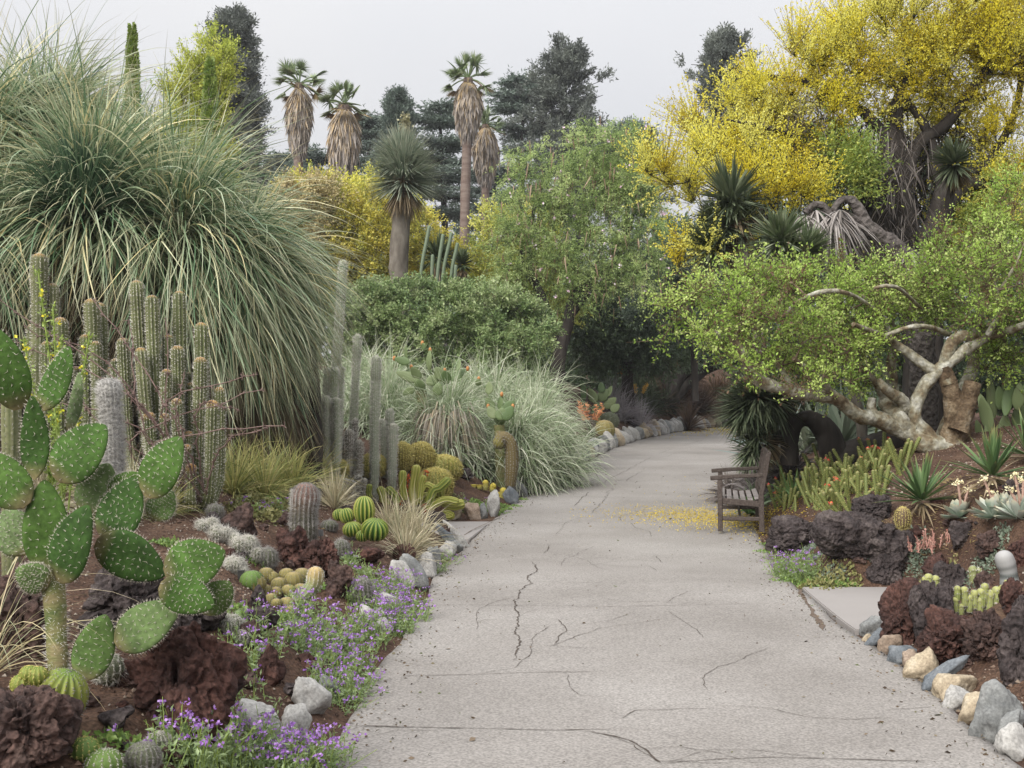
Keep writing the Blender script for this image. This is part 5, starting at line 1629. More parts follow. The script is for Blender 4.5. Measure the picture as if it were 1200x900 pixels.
# ---- columnar cacti on the hill
hillc = leafmat('hill_cactus', [(.14, .19, .12), (.20, .25, .17)], trans=0, rough=.7)
def hillcols(label, lst, Y):
    b = on(lst[0][2], Y)
    t = thing('column_cactus', label, 'cactus', b)
    for (x, y, x2, y2, w) in lst:
        mb = MB(); f = at(x2, y2, Y); f[2] = min(f[2], G(f[0], f[1]))
        column(mb, [f, at(x2, y2, Y), at(x, y, Y)], S(w / 2, Y), 8, .18, None, rng.random(), 12); mb.build('stem', [hillc, spine_grey], t)
hillcols('two slender green columns among the yellow shrubs left of the yucca', [(417, 233, 417, 290, 3.2), (411, 238, 411, 290, 3.2)], 34.0)
hillcols('short green columns just left of the rounded yucca head', [(429, 257, 429, 300, 3.2), (443, 247, 443, 300, 3.2), (445, 260, 446, 300, 3.2)], 33.6)
hillcols('leaning group of thin green columns right of the rounded yucca', [(503, 266, 492, 335, 3.6), (519, 276, 512, 335, 3.6), (529, 274, 518, 335, 3.6), (536, 286, 528, 335, 3.6), (507, 300, 506, 335, 3.6), (534, 312, 533, 340, 3.6)], 27.8)
yucca('dark spiky agave behind the leaning thin columns', 515, 28.6, [(513, 302, .7), (541, 310, .5)], [[(515, 345, 5), (514, 310, 4)]], leafmat('dark_agave', [(.05, .075, .03), (.10, .13, .06)], trans=.1), L=.75, n=200, W=.07, name='agave')

# ---- fan palms with skirts of dead fronds
frond_m = leafmat('palm_frond', [(.08, .115, .05), (.14, .19, .085), (.22, .26, .14)], trans=.25)
frond_dead = leafmat('palm_frond_dead', [(.24, .17, .08), (.36, .27, .13)], trans=.1)
skirt_m = leafmat('palm_skirt', [(.26, .235, .22), (.36, .32, .29), (.44, .37, .29), (.50, .37, .21)], trans=.1)
palm_trunk_m = surfmat('palm_trunk', [(.13, .09, .075), (.20, .15, .125), (.26, .21, .18)], scale=1.5, bump=.5, bscale=6, stretch=(1, 1, 5))
def palm(label, px, Y, crown_py, skirt_px, skirt_w, base_px=None, trunk_w=12, crown_w=60, lean=0):
    b = on(base_px or px, Y)
    t = thing('fan_palm', label, 'palm', b, 'fan palms on the hill')
    top = at(px, skirt_px[0] - 6, Y)
    P = smooth_path([b, b + (top - b) * .5 + [lean, 0, 0], top], 14)
    mb = MB(); tube(mb, P, S(trunk_w / 2, Y), 12, 0, .1); mb.build('trunk', palm_trunk_m, t)
    y0, y1 = skirt_px
    z1, z0 = at(px, y0 - 2, Y)[2], at(px, y1, Y)[2]
    hs_ = z1 - z0
    n = 4200
    f = rng.random(n) ** .9                      # 0 at the ragged bottom, 1 under the crown
    a = rng.uniform(0, 6.28, n)
    KN = [0, .15, .4, .62, .82, 1]
    prof = np.interp(f, KN, [.42, .62, .86, .92, .66, .22])
    r = S(skirt_w / 2, Y) * prof * rng.uniform(.62, 1.0, n)
    z = z0 + hs_ * (.12 + .88 * f)
    cx = np.interp(z, P[:, 2], P[:, 0])
    base = np.stack([cx + r * np.cos(a), P[-1, 1] + r * np.sin(a), z], 1)
    ow = np.interp(f, KN, [-.12, -.1, -.05, .12, .45, .8])
    D = np.stack([ow * np.cos(a), ow * np.sin(a), np.full(n, -1.0)], 1) + .14 * rng.normal(size=(n, 3))
    mb = MB(); blades(mb, base, D, hs_ * rng.uniform(.12, .27, n), .085, .5, 3, 0, np.clip(.2 + .6 * f + .3 * rng.normal(size=n), 0, 1))
    zz = np.linspace(z0 + .15 * hs_, z1, 9)
    tube(mb, np.stack([np.interp(zz, P[:, 2], P[:, 0]), np.full(9, P[-1, 1]), zz], 1), S(skirt_w / 2, Y) * np.interp(np.linspace(0, 1, 9), KN, [.3, .5, .72, .78, .5, .15]), 12, 0, .1, rnd=.25)
    mb.build('skirt', skirt_m, t, smooth=False)
    R_ = S(crown_w / 2, Y) * 1.12
    for k in range(21):
        a_ = k * 2.4 + rng.uniform(-.3, .3)
        e = -.35 if k < 6 else rng.uniform(-.1, 1.35)
        d = np.array([math.cos(a_) * math.cos(e), math.sin(a_) * math.cos(e), math.sin(e)])
        Ls = R_ * rng.uniform(.52, .70)
        hub = top + d * Ls - [0, 0, .16 * Ls]
        mb = MB(); tube(mb, smooth_path([top, top + d * Ls * .55, hub], 5), .03, 4)
        m_ = 24
        an = np.linspace(-1.7, 1.7, m_)
        side = nrm(np.cross(d, [0, 0, 1.0]) + .5 * rng.normal(size=3)); up = np.cross(side, d)
        dd = np.cos(an)[:, None] * d + np.sin(an)[:, None] * side + up * .12
        blades(mb, np.tile(hub, (m_, 1)), dd, R_ * .44 * (1 - .2 * np.abs(an) / 1.7), .075, .5, 4, 0, None, 'grass', 0, .2)
        mb.build('frond', frond_dead if (k < 4) else frond_m, t, smooth=False)
palm('leftmost fan palm with a broad tan skirt', 351, 50, 72, (104, 182), 31, 347, 11, 66)
palm('stout fan palm with a grey skirt reaching far down, second from left', 404, 49, 100, (128, 222), 36, 396, 16, 58)
palm('tallest slim fan palm in the middle with a long bare purple-brown trunk', 549, 51, 60, (98, 165), 34, 540, 11, 62)
palm('shorter fan palm with a half dead crown, right of the tallest palm', 569, 54, 138, (152, 216), 33, 568, 9, 44)

# ---- conifers
con_m = needle_m('cypress_needle', [(.055, .064, .055), (.085, .098, .082), (.13, .145, .12)])  # needle tones lightened so the colour itself carries some distance haze
ced_m = needle_m('cedar_needle', [(.055, .08, .065), (.09, .12, .095), (.14, .175, .14)])  # cedar needles paled too, haze put into their colour
def conifer(label, px, Y, py_top, prof, mode='dense', m=con_m, n=260, size=.5, name='conifer', lean=0, base_py=None, tr=.35):
    """prof = [(py, half width px)] outline; branches leave a central trunk"""
    b = on(px - lean, Y)
    t = thing(name, label, 'tree', b)
    top = at(px, py_top, Y)
    P = smooth_path([b, (b + top) / 2, top], 20)
    mb = MB(); tube(mb, P, np.linspace(tr, .05, 20), 8, 0, .1); mb.build('trunk', bark_dark, t)
    pys = np.array([p[0] for p in prof], float); ws = np.array([p[1] for p in prof], float)
    br, cr = MB(), MB()
    tt, oo = [], []
    for k in range(n):
        if mode == 'tier':
            lev = rng.integers(0, len(prof)); py = pys[lev] + rng.normal() * 2.0; w = ws[lev]
        else:
            py = rng.uniform(pys[0], pys[-1]); w = np.interp(py, pys, ws)
        z = at(px, py, Y)[2]
        x0 = np.interp(z, P[:, 2], P[:, 0])
        a = rng.uniform(0, 6.28)
        s = S(w, Y) * (rng.uniform(.55, 1.05) if mode == 'tier' else rng.uniform(.35, 1.2))
        start = np.array([x0, Y, z - .12 * s])
        d = np.array([math.cos(a), math.sin(a), 0])
        end = start + d * s + [0, 0, (.22 if mode == 'dense' else .08) * s]
        sticks(br, [start], [end], .07 if mode == 'tier' else .04, .015, 4)
        q = 8 if mode == 'tier' else 4
        f = rng.uniform(.25, 1.0, q)
        for ff in f:
            tt.append(start + (end - start) * ff + rng.normal(size=3) * np.array([.22, .22, .05 if mode == 'tier' else .15]) * (s ** .5)); oo.append(d + [0, 0, .2 if mode != 'tier' else 0])
    tt, oo = np.array(tt), np.array(oo)
    if mode == 'tier':
        sprays(cr, tt, oo, 5, .75, 9, size * .5, .3, .05, .6, 1.4, leafjit=.8, clump=.4, flat=.22)
    else:
        sprays(cr, tt, oo, 7, .55, 14, size * .42, .32, .7, .9, .9, leafjit=.6, clump=.6)
    br.build('branches', bark_dark, t)
    cr.build('crown', m, t, smooth=False)
conifer('dark pointed cypress behind the lime yellow plume', 274, 58, 18, [(20, 6), (40, 15), (80, 22), (130, 28), (175, 36), (230, 36)], 'dense', con_m, 330, .42)
conifer('big dark broad conifer with a bushy top, right of the palms', 662, 66, 50, [(54, 12), (75, 30), (100, 40), (135, 44), (160, 52), (200, 60), (235, 40), (330, 30)], 'dense', con_m, 210, .5, tr=.5)
conifer('dark cedar with flat tiers just right of the tallest palm', 612, 70, 88, [(96, 25), (112, 34), (130, 30), (150, 36), (175, 34), (200, 30), (230, 26)], 'tier', ced_m, 62, .5)
conifer('thin cedar with drooping flat tiers between yucca and tallest palm', 515, 62, 122, [(128, 22), (142, 26), (168, 34), (185, 30), (205, 38), (228, 32), (250, 24)], 'tier', ced_m, 62, .45, lean=-14)
conifer('flat-topped cedar behind the stout palm and yucca', 432, 66, 138, [(144, 20), (156, 24), (172, 30), (192, 26), (212, 34), (236, 30)], 'tier', ced_m, 54, .45)
conifer('short dense cypress rising straight behind the rounded yucca', 465, 60, 112, [(114, 3), (135, 10), (165, 16), (200, 22), (280, 22)], 'dense', ced_m, 260, .38)
conifer('low spreading cedar at the foot of the two left palms', 358, 75, 180, [(184, 40), (194, 62), (206, 70), (220, 76), (235, 80)], 'tier', ced_m, 80, .55, tr=.4)
conifer('cedar with long flat boughs showing above the feathery tree', 735, 74, 140, [(150, 14), (158, 40), (168, 30), (182, 50), (200, 44), (225, 60)], 'tier', ced_m, 70, .55)
conifer('rounded dark conifer crown above the yellow blossom', 846, 60, 42, [(44, 12), (58, 28), (78, 33), (100, 30), (118, 26), (190, 24)], 'dense', con_m, 120, .45)
conifer('low dark conifer filling the gap behind tallest palm trunk', 580, 76, 200, [(205, 40), (220, 55), (240, 60), (258, 60)], 'tier', ced_m, 50, .55)

# ---- the feathery green tree in the centre
fea_m = leafmat('feather_leaf', [(.12, .18, .055), (.21, .29, .09), (.30, .38, .13), (.40, .46, .21)], trans=.4)
pod_m = leafmat('seed_pod', [(.28, .18, .12), (.42, .30, .22)], trans=.1)
pk_m = leafmat('pink_flower', [(.6, .35, .5), (.75, .65, .7)], trans=.2)
YF = 30
fb = on(652, YF)
trs = [pxline([(652, 462, 9), (655, 420, 8), (664, 385, 7), (672, 350, 6), (690, 330, 4)], YF), pxline([(655, 415, 6), (645, 380, 5), (632, 340, 5), (612, 310, 4), (614, 285, 3)], YF, 14), pxline([(668, 370, 5), (700, 330, 4), (730, 290, 3, 1), (745, 240, 2, 1)], YF, 14), pxline([(640, 360, 4), (620, 300, 3, 1), (628, 230, 2, 1)], YF, 12)]
bl = blobpx([(700, 175, 45, 30), (725, 205, 45, 35), (670, 220, 42, 45), (625, 200, 30, 32), (615, 250, 36, 40), (650, 275, 46, 40), (700, 260, 50, 40), (745, 235, 40, 36), (760, 285, 34, 36), (710, 310, 52, 34), (640, 320, 55, 34), (600, 300, 34, 36), (590, 350, 34, 34), (690, 340, 40, 26), (750, 330, 40, 26), (740, 175, 34, 24), (605, 385, 40, 26)], YF, 1.0)
def fea_extra(t, T, o):
    mb = MB(); k = rng.integers(0, len(T), 420); P = T[k] + rng.normal(size=(420, 3)) * .25
    blades(mb, P, np.tile([0, 0, -1.0], (420, 1)) + .15 * rng.normal(size=(420, 3)), rng.uniform(.25, .5, 420), .035, 0, 2, 0)
    mb.build('pod_sprays', pod_m, t)
    mb = MB(); k = rng.integers(0, len(T), 160); P = T[k] + o[k] * .35
    for q in range(4): leaves(mb, P + rng.normal(size=P.shape) * .02, .07, .8)
    mb.build('blossoms', pk_m, t)
make_tree('feathery_tree', 'airy light green feathery tree with hanging pods in the centre', 'tree', fb, trs, bl, 520, fea_m, bark_dark, 9, .62, 22, .07, .3, .45, .25, .5, .5, .55, extra=fea_extra)
# darker trees behind and right, making the shade
dk_m = leafmat('shade_tree_leaf', [(.035, .06, .028), (.06, .095, .045), (.10, .14, .07)], trans=.25)
dkb_m = leafmat('blue_shade_leaf', [(.045, .075, .05), (.08, .115, .08), (.13, .17, .12)], trans=.25)
YS_ = 36
sb = on(735, YS_)
trs = [pxline([(732, 480, 7), (735, 440, 6), (736, 410, 5), (745, 370, 4)], YS_), pxline([(742, 480, 4), (738, 430, 3.5), (752, 400, 3)], YS_, 12)]
make_tree('shade_tree', 'dark leafy tree with thin upright trunks right behind the feathery tree', 'tree', sb, trs, blobpx([(735, 375, 60, 40), (790, 350, 50, 50), (700, 400, 40, 34), (765, 300, 45, 45), (720, 345, 46, 34), (770, 405, 50, 30), (680, 375, 34, 30)], YS_), 460, dk_m, bark_dark, 8, .6, 16, .12, .45, .5, .2, .5, .4, .5)
sb = on(790, 41)
trs = [pxline([(780, 480, 10), (792, 450, 9), (806, 430, 8), (828, 412, 7), (860, 395, 6)], 41), pxline([(784, 478, 8), (800, 455, 7), (830, 432, 6), (870, 420, 5)], 41, 14), pxline([(786, 480, 7), (780, 440, 6), (776, 400, 5)], 41, 14)]
make_tree('leaning_tree', 'dark tree with thick leaning trunks over the far end of the path', 'tree', sb, trs, blobpx([(810, 385, 50, 34), (860, 400, 50, 34), (830, 350, 60, 40), (780, 360, 40, 40), (900, 385, 50, 40), (850, 300, 50, 50), (800, 300, 40, 40)], 41), 420, dk_m, bark_dark, 8, .7, 15, .15, .45, .5, .2, .5, .4, .5)
sb = on(815, 33)
trs = [pxline([(815, 470, 4), (812, 380, 4), (806, 320, 3)], 34)]
make_tree('blue_leaved_tree', 'bluish feathery small tree below the yellow blossom, beside the yucca heads', 'tree', sb, trs, blobpx([(790, 335, 36, 26), (770, 365, 30, 22), (800, 300, 30, 24), (810, 370, 30, 22)], 33), 190, dkb_m, bark_dark, 8, .5, 16, .10, .4, .5, .2, .6, .5, .5)
# row of far trees closing the view behind everything
FT = [(-150, 52, 250, 90), (60, 60, 210, 120), (190, 64, 235, 70), (300, 80, 232, 60), (420, 85, 250, 70), (520, 84, 262, 60), (620, 80, 262, 70), (840, 62, 250, 80), (920, 58, 200, 90), (1040, 56, 180, 110), (1180, 54, 190, 120), (1330, 50, 200, 120), (700, 58, 300, 60), (760, 55, 320, 60), (880, 56, 380, 50), (930, 60, 400, 60), (1000, 60, 380, 60)]
names = ['round dark green tree far left beyond the giant grass tree', 'dark tree crown hidden behind the giant grass tree', 'dark tree between the grass tree and the leftmost palm', 'low tree behind the leftmost palm base', 'low tree behind the mustard shrub', 'low tree behind the leaning thin columns',
         'low tree behind the shorter palm', 'dark tree behind the left side of the yellow blossom', 'dark tree behind the yellow tree trunks', 'tall dark tree behind the middle of the yellow tree', 'tall dark tree behind the right of the yellow tree', 'dark tree beyond the right picture edge',
         'dark tree deep behind the feathery tree', 'dark tree deep behind the leaning trunks', 'dark tree seen through the gap over the far path', 'shady tree behind the bent yucca', 'shady tree behind the gnarled tree']
for (px, Y, py, w), lab in zip(FT, names):
    b = on(px, Y)
    z = at(px, py, Y)[2]
    hgt = max(z - b[2], 2)
    rx = S(w, Y)
    bl = [(np.array([b[0], Y, z - hgt * .33]), np.array([rx, rx * .7, hgt * .36])), (np.array([b[0] - rx * .5, Y, b[2] + hgt * .35]), np.array([rx * .6, rx * .6, hgt * .36])), (np.array([b[0] + rx * .5, Y, b[2] + hgt * .35]), np.array([rx * .6, rx * .6, hgt * .36]))]
    tr = [(smooth_path([b - [0, 0, .2], b + [.1, 0, hgt * .3], b + [0, 0, hgt * .6]], 8), np.linspace(.28, .14, 8))]
    make_tree('distant_tree', lab, 'tree', b, tr, bl, 150, dk_m, bark_dark, 7, .9, 14, .28, .5, .6, .2, .6, .2, .5, tr_n=6)

bush('dark shadowy shrub thicket behind the gnarled tree trunk', 1110, 25, [(1110, 430, 70, 60), (1180, 420, 60, 60), (1040, 440, 60, 50), (1230, 430, 60, 70)], 260, dk_m, .12, ntw=8, tl=.45, nleaf=14)  # added backdrop: dark leaves stand in for shadow behind the trunk
bush('dark shadowy shrub thicket behind the bent yucca loop', 960, 28, [(960, 445, 60, 40), (1010, 430, 50, 50), (930, 420, 40, 40)], 200, dk_m, .12, ntw=8, tl=.45, nleaf=14)  # second added backdrop, its dark leaves painting the shadow past the loop
bush('olive shrub on the bank beyond the far path bend', 900, 60, [(880, 455, 40, 24), (930, 450, 50, 30), (840, 450, 30, 24)], 160, dk_m, .2, ntw=8, tl=.8, nleaf=14)

bush('dark bush on the bank behind the leaning trunks', 725, 47, [(720, 440, 50, 26), (760, 445, 46, 24), (690, 445, 40, 24)], 190, dk_m, .16, ntw=8, tl=.6, nleaf=14)
bush('dark bush on the bank left of the feathery tree trunk', 668, 40, [(665, 440, 40, 28), (690, 450, 36, 22), (640, 440, 34, 30)], 170, dk_m, .14, ntw=8, tl=.6, nleaf=14)

# ================================================================ RIGHT SIDE
# ---- wooden garden bench at the path edge
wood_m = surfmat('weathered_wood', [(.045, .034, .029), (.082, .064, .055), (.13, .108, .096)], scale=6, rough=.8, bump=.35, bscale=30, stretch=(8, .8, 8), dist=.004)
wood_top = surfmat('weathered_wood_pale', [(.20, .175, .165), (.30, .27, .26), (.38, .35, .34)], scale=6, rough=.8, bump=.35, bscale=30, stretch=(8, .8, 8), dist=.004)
def beam(mb_, a, b, w, h, up=(0, 0, 1), bev=.008):
    """a rounded timber from a to b, w wide, h deep along 'up'"""
    a, b = np.asarray(a, float), np.asarray(b, float)
    T = nrm(b - a); sd = nrm(np.cross(T, up)); u = np.cross(sd, T)
    c = min(bev, w * .3, h * .3)
    prof = [(-w / 2 + c, -h / 2), (w / 2 - c, -h / 2), (w / 2, -h / 2 + c), (w / 2, h / 2 - c), (w / 2 - c, h / 2), (-w / 2 + c, h / 2), (-w / 2, h / 2 - c), (-w / 2, -h / 2 + c)]
    V = np.array([p + sd * x + u * y for p in (a, b) for x, y in prof])
    F = [[i, (i + 1) % 8, 8 + (i + 1) % 8, 8 + i] for i in range(8)]
    mb_.add(V, F)
    mb_.add(V, [[7, 6, 5, 4], [7, 4, 3, 2], [7, 2, 1, 0], [8, 9, 10, 11], [8, 11, 12, 13], [8, 13, 14, 15]])
    return mb_
b0 = np.array([2.91, 14.55, float(path_z(14.7)) + .012])
bench = thing('garden_bench', 'weathered brown wooden garden bench standing at the right edge of the path', 'bench', b0)
ang = R(-10.5)
def bw(x, y, z):       # bench space: x towards the back, y along its length, z up
    c_, s_ = math.cos(ang), math.sin(ang)
    x, y, z = x * 1.04, y, z * 1.03
    return b0 + np.array([c_ * x - s_ * y, s_ * x + c_ * y, z])
def bpart(name, lst, m):
    mb_ = MB()
    for (a, b, w, h, up) in lst:
        u = bw(*up) - b0
        beam(mb_, bw(*a), bw(*b), w, h, u)
    return mb_.build(name, m, bench, smooth=False)
Lb = .80
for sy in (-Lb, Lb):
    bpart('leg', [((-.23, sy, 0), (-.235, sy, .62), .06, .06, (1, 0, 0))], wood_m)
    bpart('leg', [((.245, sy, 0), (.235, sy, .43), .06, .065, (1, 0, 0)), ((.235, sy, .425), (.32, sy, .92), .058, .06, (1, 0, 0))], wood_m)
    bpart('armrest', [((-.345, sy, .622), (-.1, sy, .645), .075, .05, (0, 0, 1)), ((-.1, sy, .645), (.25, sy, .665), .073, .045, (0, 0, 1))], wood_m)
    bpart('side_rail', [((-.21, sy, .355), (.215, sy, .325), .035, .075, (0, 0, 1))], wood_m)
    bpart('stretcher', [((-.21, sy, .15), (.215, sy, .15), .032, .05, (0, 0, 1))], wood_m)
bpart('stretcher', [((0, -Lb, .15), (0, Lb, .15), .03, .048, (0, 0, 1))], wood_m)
bpart('front_rail', [((-.23, -Lb + .03, .345), (-.23, Lb - .03, .345), .032, .075, (0, 0, 1))], wood_m)
sl = []
for k, x in enumerate([-.205, -.125, -.045, .035, .115, .19]):
    z = .405 - .045 * math.sin((x + .22) / .44 * math.pi) * .9 - .02 * (x + .2)
    tl = .25 * math.cos((x + .22) / .44 * math.pi)
    sl.append(((x, -Lb + .035, z), (x, Lb - .035, z), .062, .02, (math.sin(tl), 0, math.cos(tl))))
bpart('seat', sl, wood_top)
bk = [((.325, -Lb + .03, .90), (.325, Lb - .03, .90), .035, .085, (.17, 0, 1)), ((.25, -Lb + .03, .50), (.25, Lb - .03, .50), .03, .05, (.17, 0, 1))]
for y in np.linspace(-Lb + .1, Lb - .1, 13):
    bk.append(((.252, y, .52), (.318, y, .865), .042, .014, (1, 0, -.17)))
bpart('backrest', bk, wood_m)

# ---- the gnarled pale-barked tree with tiny green leaves
YG = 14.2
gbase = on(1090, YG)
gl_m = leafmat('tiny_green_leaf', [(.13, .075, .04), (.12, .20, .03), (.22, .33, .05), (.32, .43, .085), (.43, .51, .17)], pos=[0, .12, .4, .75, 1], trans=.45)
gn = thing('gnarled_tree', 'low spreading gnarled tree with pale twisted limbs and tiny bright green leaves', 'tree', gbase)
TRK = {
 'trunk': [(1112, 538, 22), (1115, 522, 18), (1122, 498, 15), (1121, 474, 14), (1113, 452, 13), (1106, 430, 10)],
}
limbs = [
 [(1112, 450, 12), (1107, 430, 9.5), (1112, 408, 9), (1124, 395, 8), (1142, 393, 7), (1168, 386, 5, .3), (1210, 372, 3.5, .5)],
 [(1092, 516, 11), (1072, 490, 9.5), (1080, 458, 9), (1096, 438, 9.5), (1118, 420, 9), (1140, 404, 8), (1160, 393, 7), (1195, 383, 5, -.3), (1240, 360, 3, -.6)],
 [(1097, 437, 8), (1078, 424, 7), (1062, 412, 6.5), (1049, 404, 6), (1030, 392, 4, -.4), (1000, 380, 3, -.8)],
 [(1112, 528, 18), (1085, 520, 15), (1066, 509, 12.5), (1048, 501, 11.5), (1026, 491, 12, -.1), (1008, 488, 10.5, -.2), (990, 475, 10, -.3), (976, 465, 9, -.4), (952, 464, 8.5, -.5), (932, 460, 8, -.6), (908, 453, 7.5, -.7), (888, 445, 7, -.8), (876, 430, 6.5, -.9), (868, 410, 6, -1), (855, 398, 5, -1), (838, 390, 3.5, -1.1)],
 [(870, 412, 4.5, -1), (862, 395, 4, -.8), (872, 382, 3.5, -.7), (890, 368, 2.5, -.5)],
 [(1066, 505, 12), (1054, 490, 11), (1040, 476, 10, .2), (1036, 470, 9, .3)],
 [(1062, 482, 10, .1), (1058, 470, 9, 0), (1046, 462, 8, -.1), (1036, 454, 6, -.2), (1030, 444, 3, -.2)],
 [(1024, 490, 8, -.1), (1021, 478, 7, -.1), (1022, 466, 5.5, -.1)],
 [(1048, 478, 8, .9), (1046, 450, 8.5, .9), (1044, 425, 8, .9), (1050, 400, 7, .9), (1044, 378, 5, .8), (1030, 362, 4, .6)],
 [(1010, 402, 2, -.3), (1040, 392, 2.6, -.3), (1064, 384, 3.2, -.3), (1088, 383, 3.4, -.2), (1112, 392, 4, .2)],
 [(918, 370, 2.2, -.9), (935, 354, 2.8, -.9), (950, 346, 3.2, -.85), (972, 341, 3.2, -.8), (990, 343, 3, -.7), (1010, 352, 2.5, -.4), (1040, 375, 3, .2)],
 [(1024, 338, 2, -.9), (1040, 335, 2.8, -.9), (1056, 340, 2.4, -.7), (1080, 362, 2.4, .2)],
 [(1100, 525, 11, .8), (1112, 490, 9, .9), (1130, 455, 10, .9), (1140, 430, 9, .9), (1142, 405, 6, .9), (1150, 370, 4, .8)],
 [(1115, 385, 4, .5), (1125, 376, 4.5, .5), (1138, 376, 4.5, .4), (1156, 384, 4, .3), (1180, 375, 3, .2)],
 [(1140, 393, 4), (1150, 370, 3.5), (1172, 340, 3), (1190, 310, 1.8), (1200, 285, .8)],
 [(1158, 392, 4, -.2), (1172, 360, 2.6, -.4), (1160, 315, .8, -.5)],
 [(976, 465, 5, -.4), (962, 445, 4, -.7), (930, 420, 3, -1.0)], [(932, 460, 4, -.6), (920, 440, 3.5, -.2), (905, 415, 3, .1)],
 [(1036, 470, 5, .3), (1020, 440, 4, .0), (985, 415, 3, -.3)], [(1049, 404, 4), (1035, 375, 3.4, .2), (1010, 345, 2.6, .3)],
]
mb = MB(); P, r = pxline(TRK['trunk'], YG, 40); tube(mb, P, r * .9, 24, 0, .3, seed=3)
P, r = pxline([(1122, 505, 12), (1131, 482, 10.5), (1137, 464, 10.5), (1141, 448, 10)], YG - .12, 14); tube(mb, P, r * .9, 20, 0, .26, seed=5)
mb.build('trunk', bark_brown, gn)
mb = MB(); tk = []
for k, l in enumerate(limbs):
    P, r = pxline(l, YG, 48)
    tube(mb, P, r * .84, 14, 0, .2 if k > 2 else .12, seed=k); tk.append((P[6:], r[6:]))
mb.build('limb', bark_pale, gn)
GB_ = [(835, 372, 62, 36, -1), (800, 392, 34, 20, -1.3), (875, 345, 60, 32, -.5), (905, 385, 60, 42, -1), (950, 350, 60, 34, 0), (965, 405, 66, 36, -.2), (1000, 375, 60, 44, .2), (1010, 330, 50, 26, .3), (985, 440, 46, 20, .4), (880, 412, 44, 18, .2), (1055, 340, 50, 32, .4),
       (1080, 365, 40, 26, .8), (1110, 330, 50, 40, .5), (1160, 300, 50, 40, .6), (1180, 345, 46, 40, .3), (1196, 250, 34, 50, .8), (1190, 405, 40, 36, .2), (1165, 425, 26, 20, .4), (925, 325, 40, 18, .1), (1130, 290, 40, 30, 1.0), (1160, 370, 40, 22, 0), (790, 360, 26, 22, -1.2), (1172, 322, 36, 46, -.6), (905, 428, 36, 12, .3), (940, 440, 30, 14, .4), (962, 452, 44, 15, -1.1), (890, 430, 26, 12, -1.6)]
T, o = ellipsoid_points(blobpx(GB_, YG, .9), 440, .5)
A, B, ra, rb = network(tk, T, .005, rmax=.12)
br, cr = MB(), MB()
sticks(br, A, B, ra, rb, 5)
sprays(cr, T, o, 13, .36, 12, .040, .55, .35, .5, 1.3, 0, br, .0035, 0, clump=.6)
br.build('branches', surfmat('thin_branch', [(.10, .065, .045), (.20, .14, .10)], scale=8, bump=.3), gn)
cr.build('crown', gl_m, gn, smooth=False)

# ---- dark massive trunk behind, part of the yellow blossom tree
YY = 18.5
yb = on(1085, YY)
yt = thing('blossom_tree', 'huge old tree covered in bright yellow blossom with a dark trunk, upper right', 'tree', yb)
mb = MB(); tk = []
for k, (l, n) in enumerate([([(1092, 530, 32), (1088, 480, 30), (1082, 420, 24), (1075, 360, 22), (1066, 310, 20), (1058, 270, 17), (1055, 220, 13), (1048, 170, 11), (1050, 120, 8)], 30),
          ([(1040, 330, 16), (1032, 300, 18), (1030, 260, 16), (1040, 210, 12), (1035, 150, 8)], 16), ([(1010, 320, 13), (1015, 285, 12), (1020, 250, 10), (1000, 200, 8), (960, 170, 6)], 16),
          ([(1068, 300, 13), (1090, 270, 11), (1110, 215, 10), (1130, 205, 9), (1160, 190, 7)], 14), ([(1056, 220, 9), (1075, 170, 8), (1110, 145, 7), (1150, 90, 5), (1180, 50, 3)], 14), ([(1048, 170, 8), (1010, 130, 6), (960, 100, 5), (900, 90, 3)], 14),
          ([(1050, 120, 6), (1070, 70, 5), (1100, 30, 3)], 12), ([(1000, 200, 7), (930, 190, 6), (860, 200, 3, -1), (800, 215, .8, -1.5)], 16), ([(1110, 225, 9), (1100, 205, 8), (1085, 150, 5), (1040, 90, 4)], 14), ([(1095, 275, 12), (1120, 225, 10), (1150, 212, 9), (1175, 215, 6)], 14),
          ([(960, 170, 5), (900, 150, 3, -1), (850, 140, .8, -1)], 12), ([(1160, 190, 5), (1190, 130, 4), (1200, 60, 3)], 12)]):
    P, r = pxline(l, YY, n)
    tube(mb, P, r, 14 if k == 0 else 10, 0, .2, seed=k + 20); tk.append((P, r))
mb.build('trunk', bark_dark, yt)
yb_m = leafmat('yellow_blossom', [(.44, .36, .02), (.59, .515, .028), (.61, .555, .05), (.61, .585, .15)], trans=.5)
YB = [(1165, 30, 70, 45), (1100, 25, 60, 50), (1040, 60, 60, 46), (985, 75, 55, 38), (930, 105, 55, 40), (885, 135, 50, 36), (850, 165, 46, 36), (815, 200, 44, 28, -1), (780, 215, 38, 24, -1.5), (870, 200, 46, 30, -1), (910, 235, 44, 24, -1.2), (900, 180, 40, 30), (960, 150, 50, 34), (1010, 120, 40, 30),
      (1080, 100, 50, 34), (1130, 80, 60, 46), (1180, 100, 46, 50), (1130, 140, 40, 34, .8), (1180, 180, 40, 34), (1095, 195, 30, 30, .9), (1160, 250, 50, 36), (1100, 300, 34, 26, .5), (985, 185, 34, 30, -.6), (1200, 60, 40, 60), (930, 80, 30, 24), (1060, 30, 40, 36), (830, 240, 26, 16, -1), (1190, 230, 40, 40), (845, 290, 30, 18, -2), (810, 320, 30, 14, -2), (1085, 235, 26, 20, .9), (765, 212, 30, 18, -1.5), (850, 255, 30, 16, -1.3)]
T, o = ellipsoid_points(blobpx(YB, YY, 1.0), 290, .66)
A, B, ra, rb = network(tk, T, .006, rmax=.2)
br, cr = MB(), MB()
sticks(br, A, B, ra, rb, 5)
sprays(cr, T, o, 30, .74, 34, .034, .65, .8, .55, .85, 0, br, .004, 0, clump=.75)
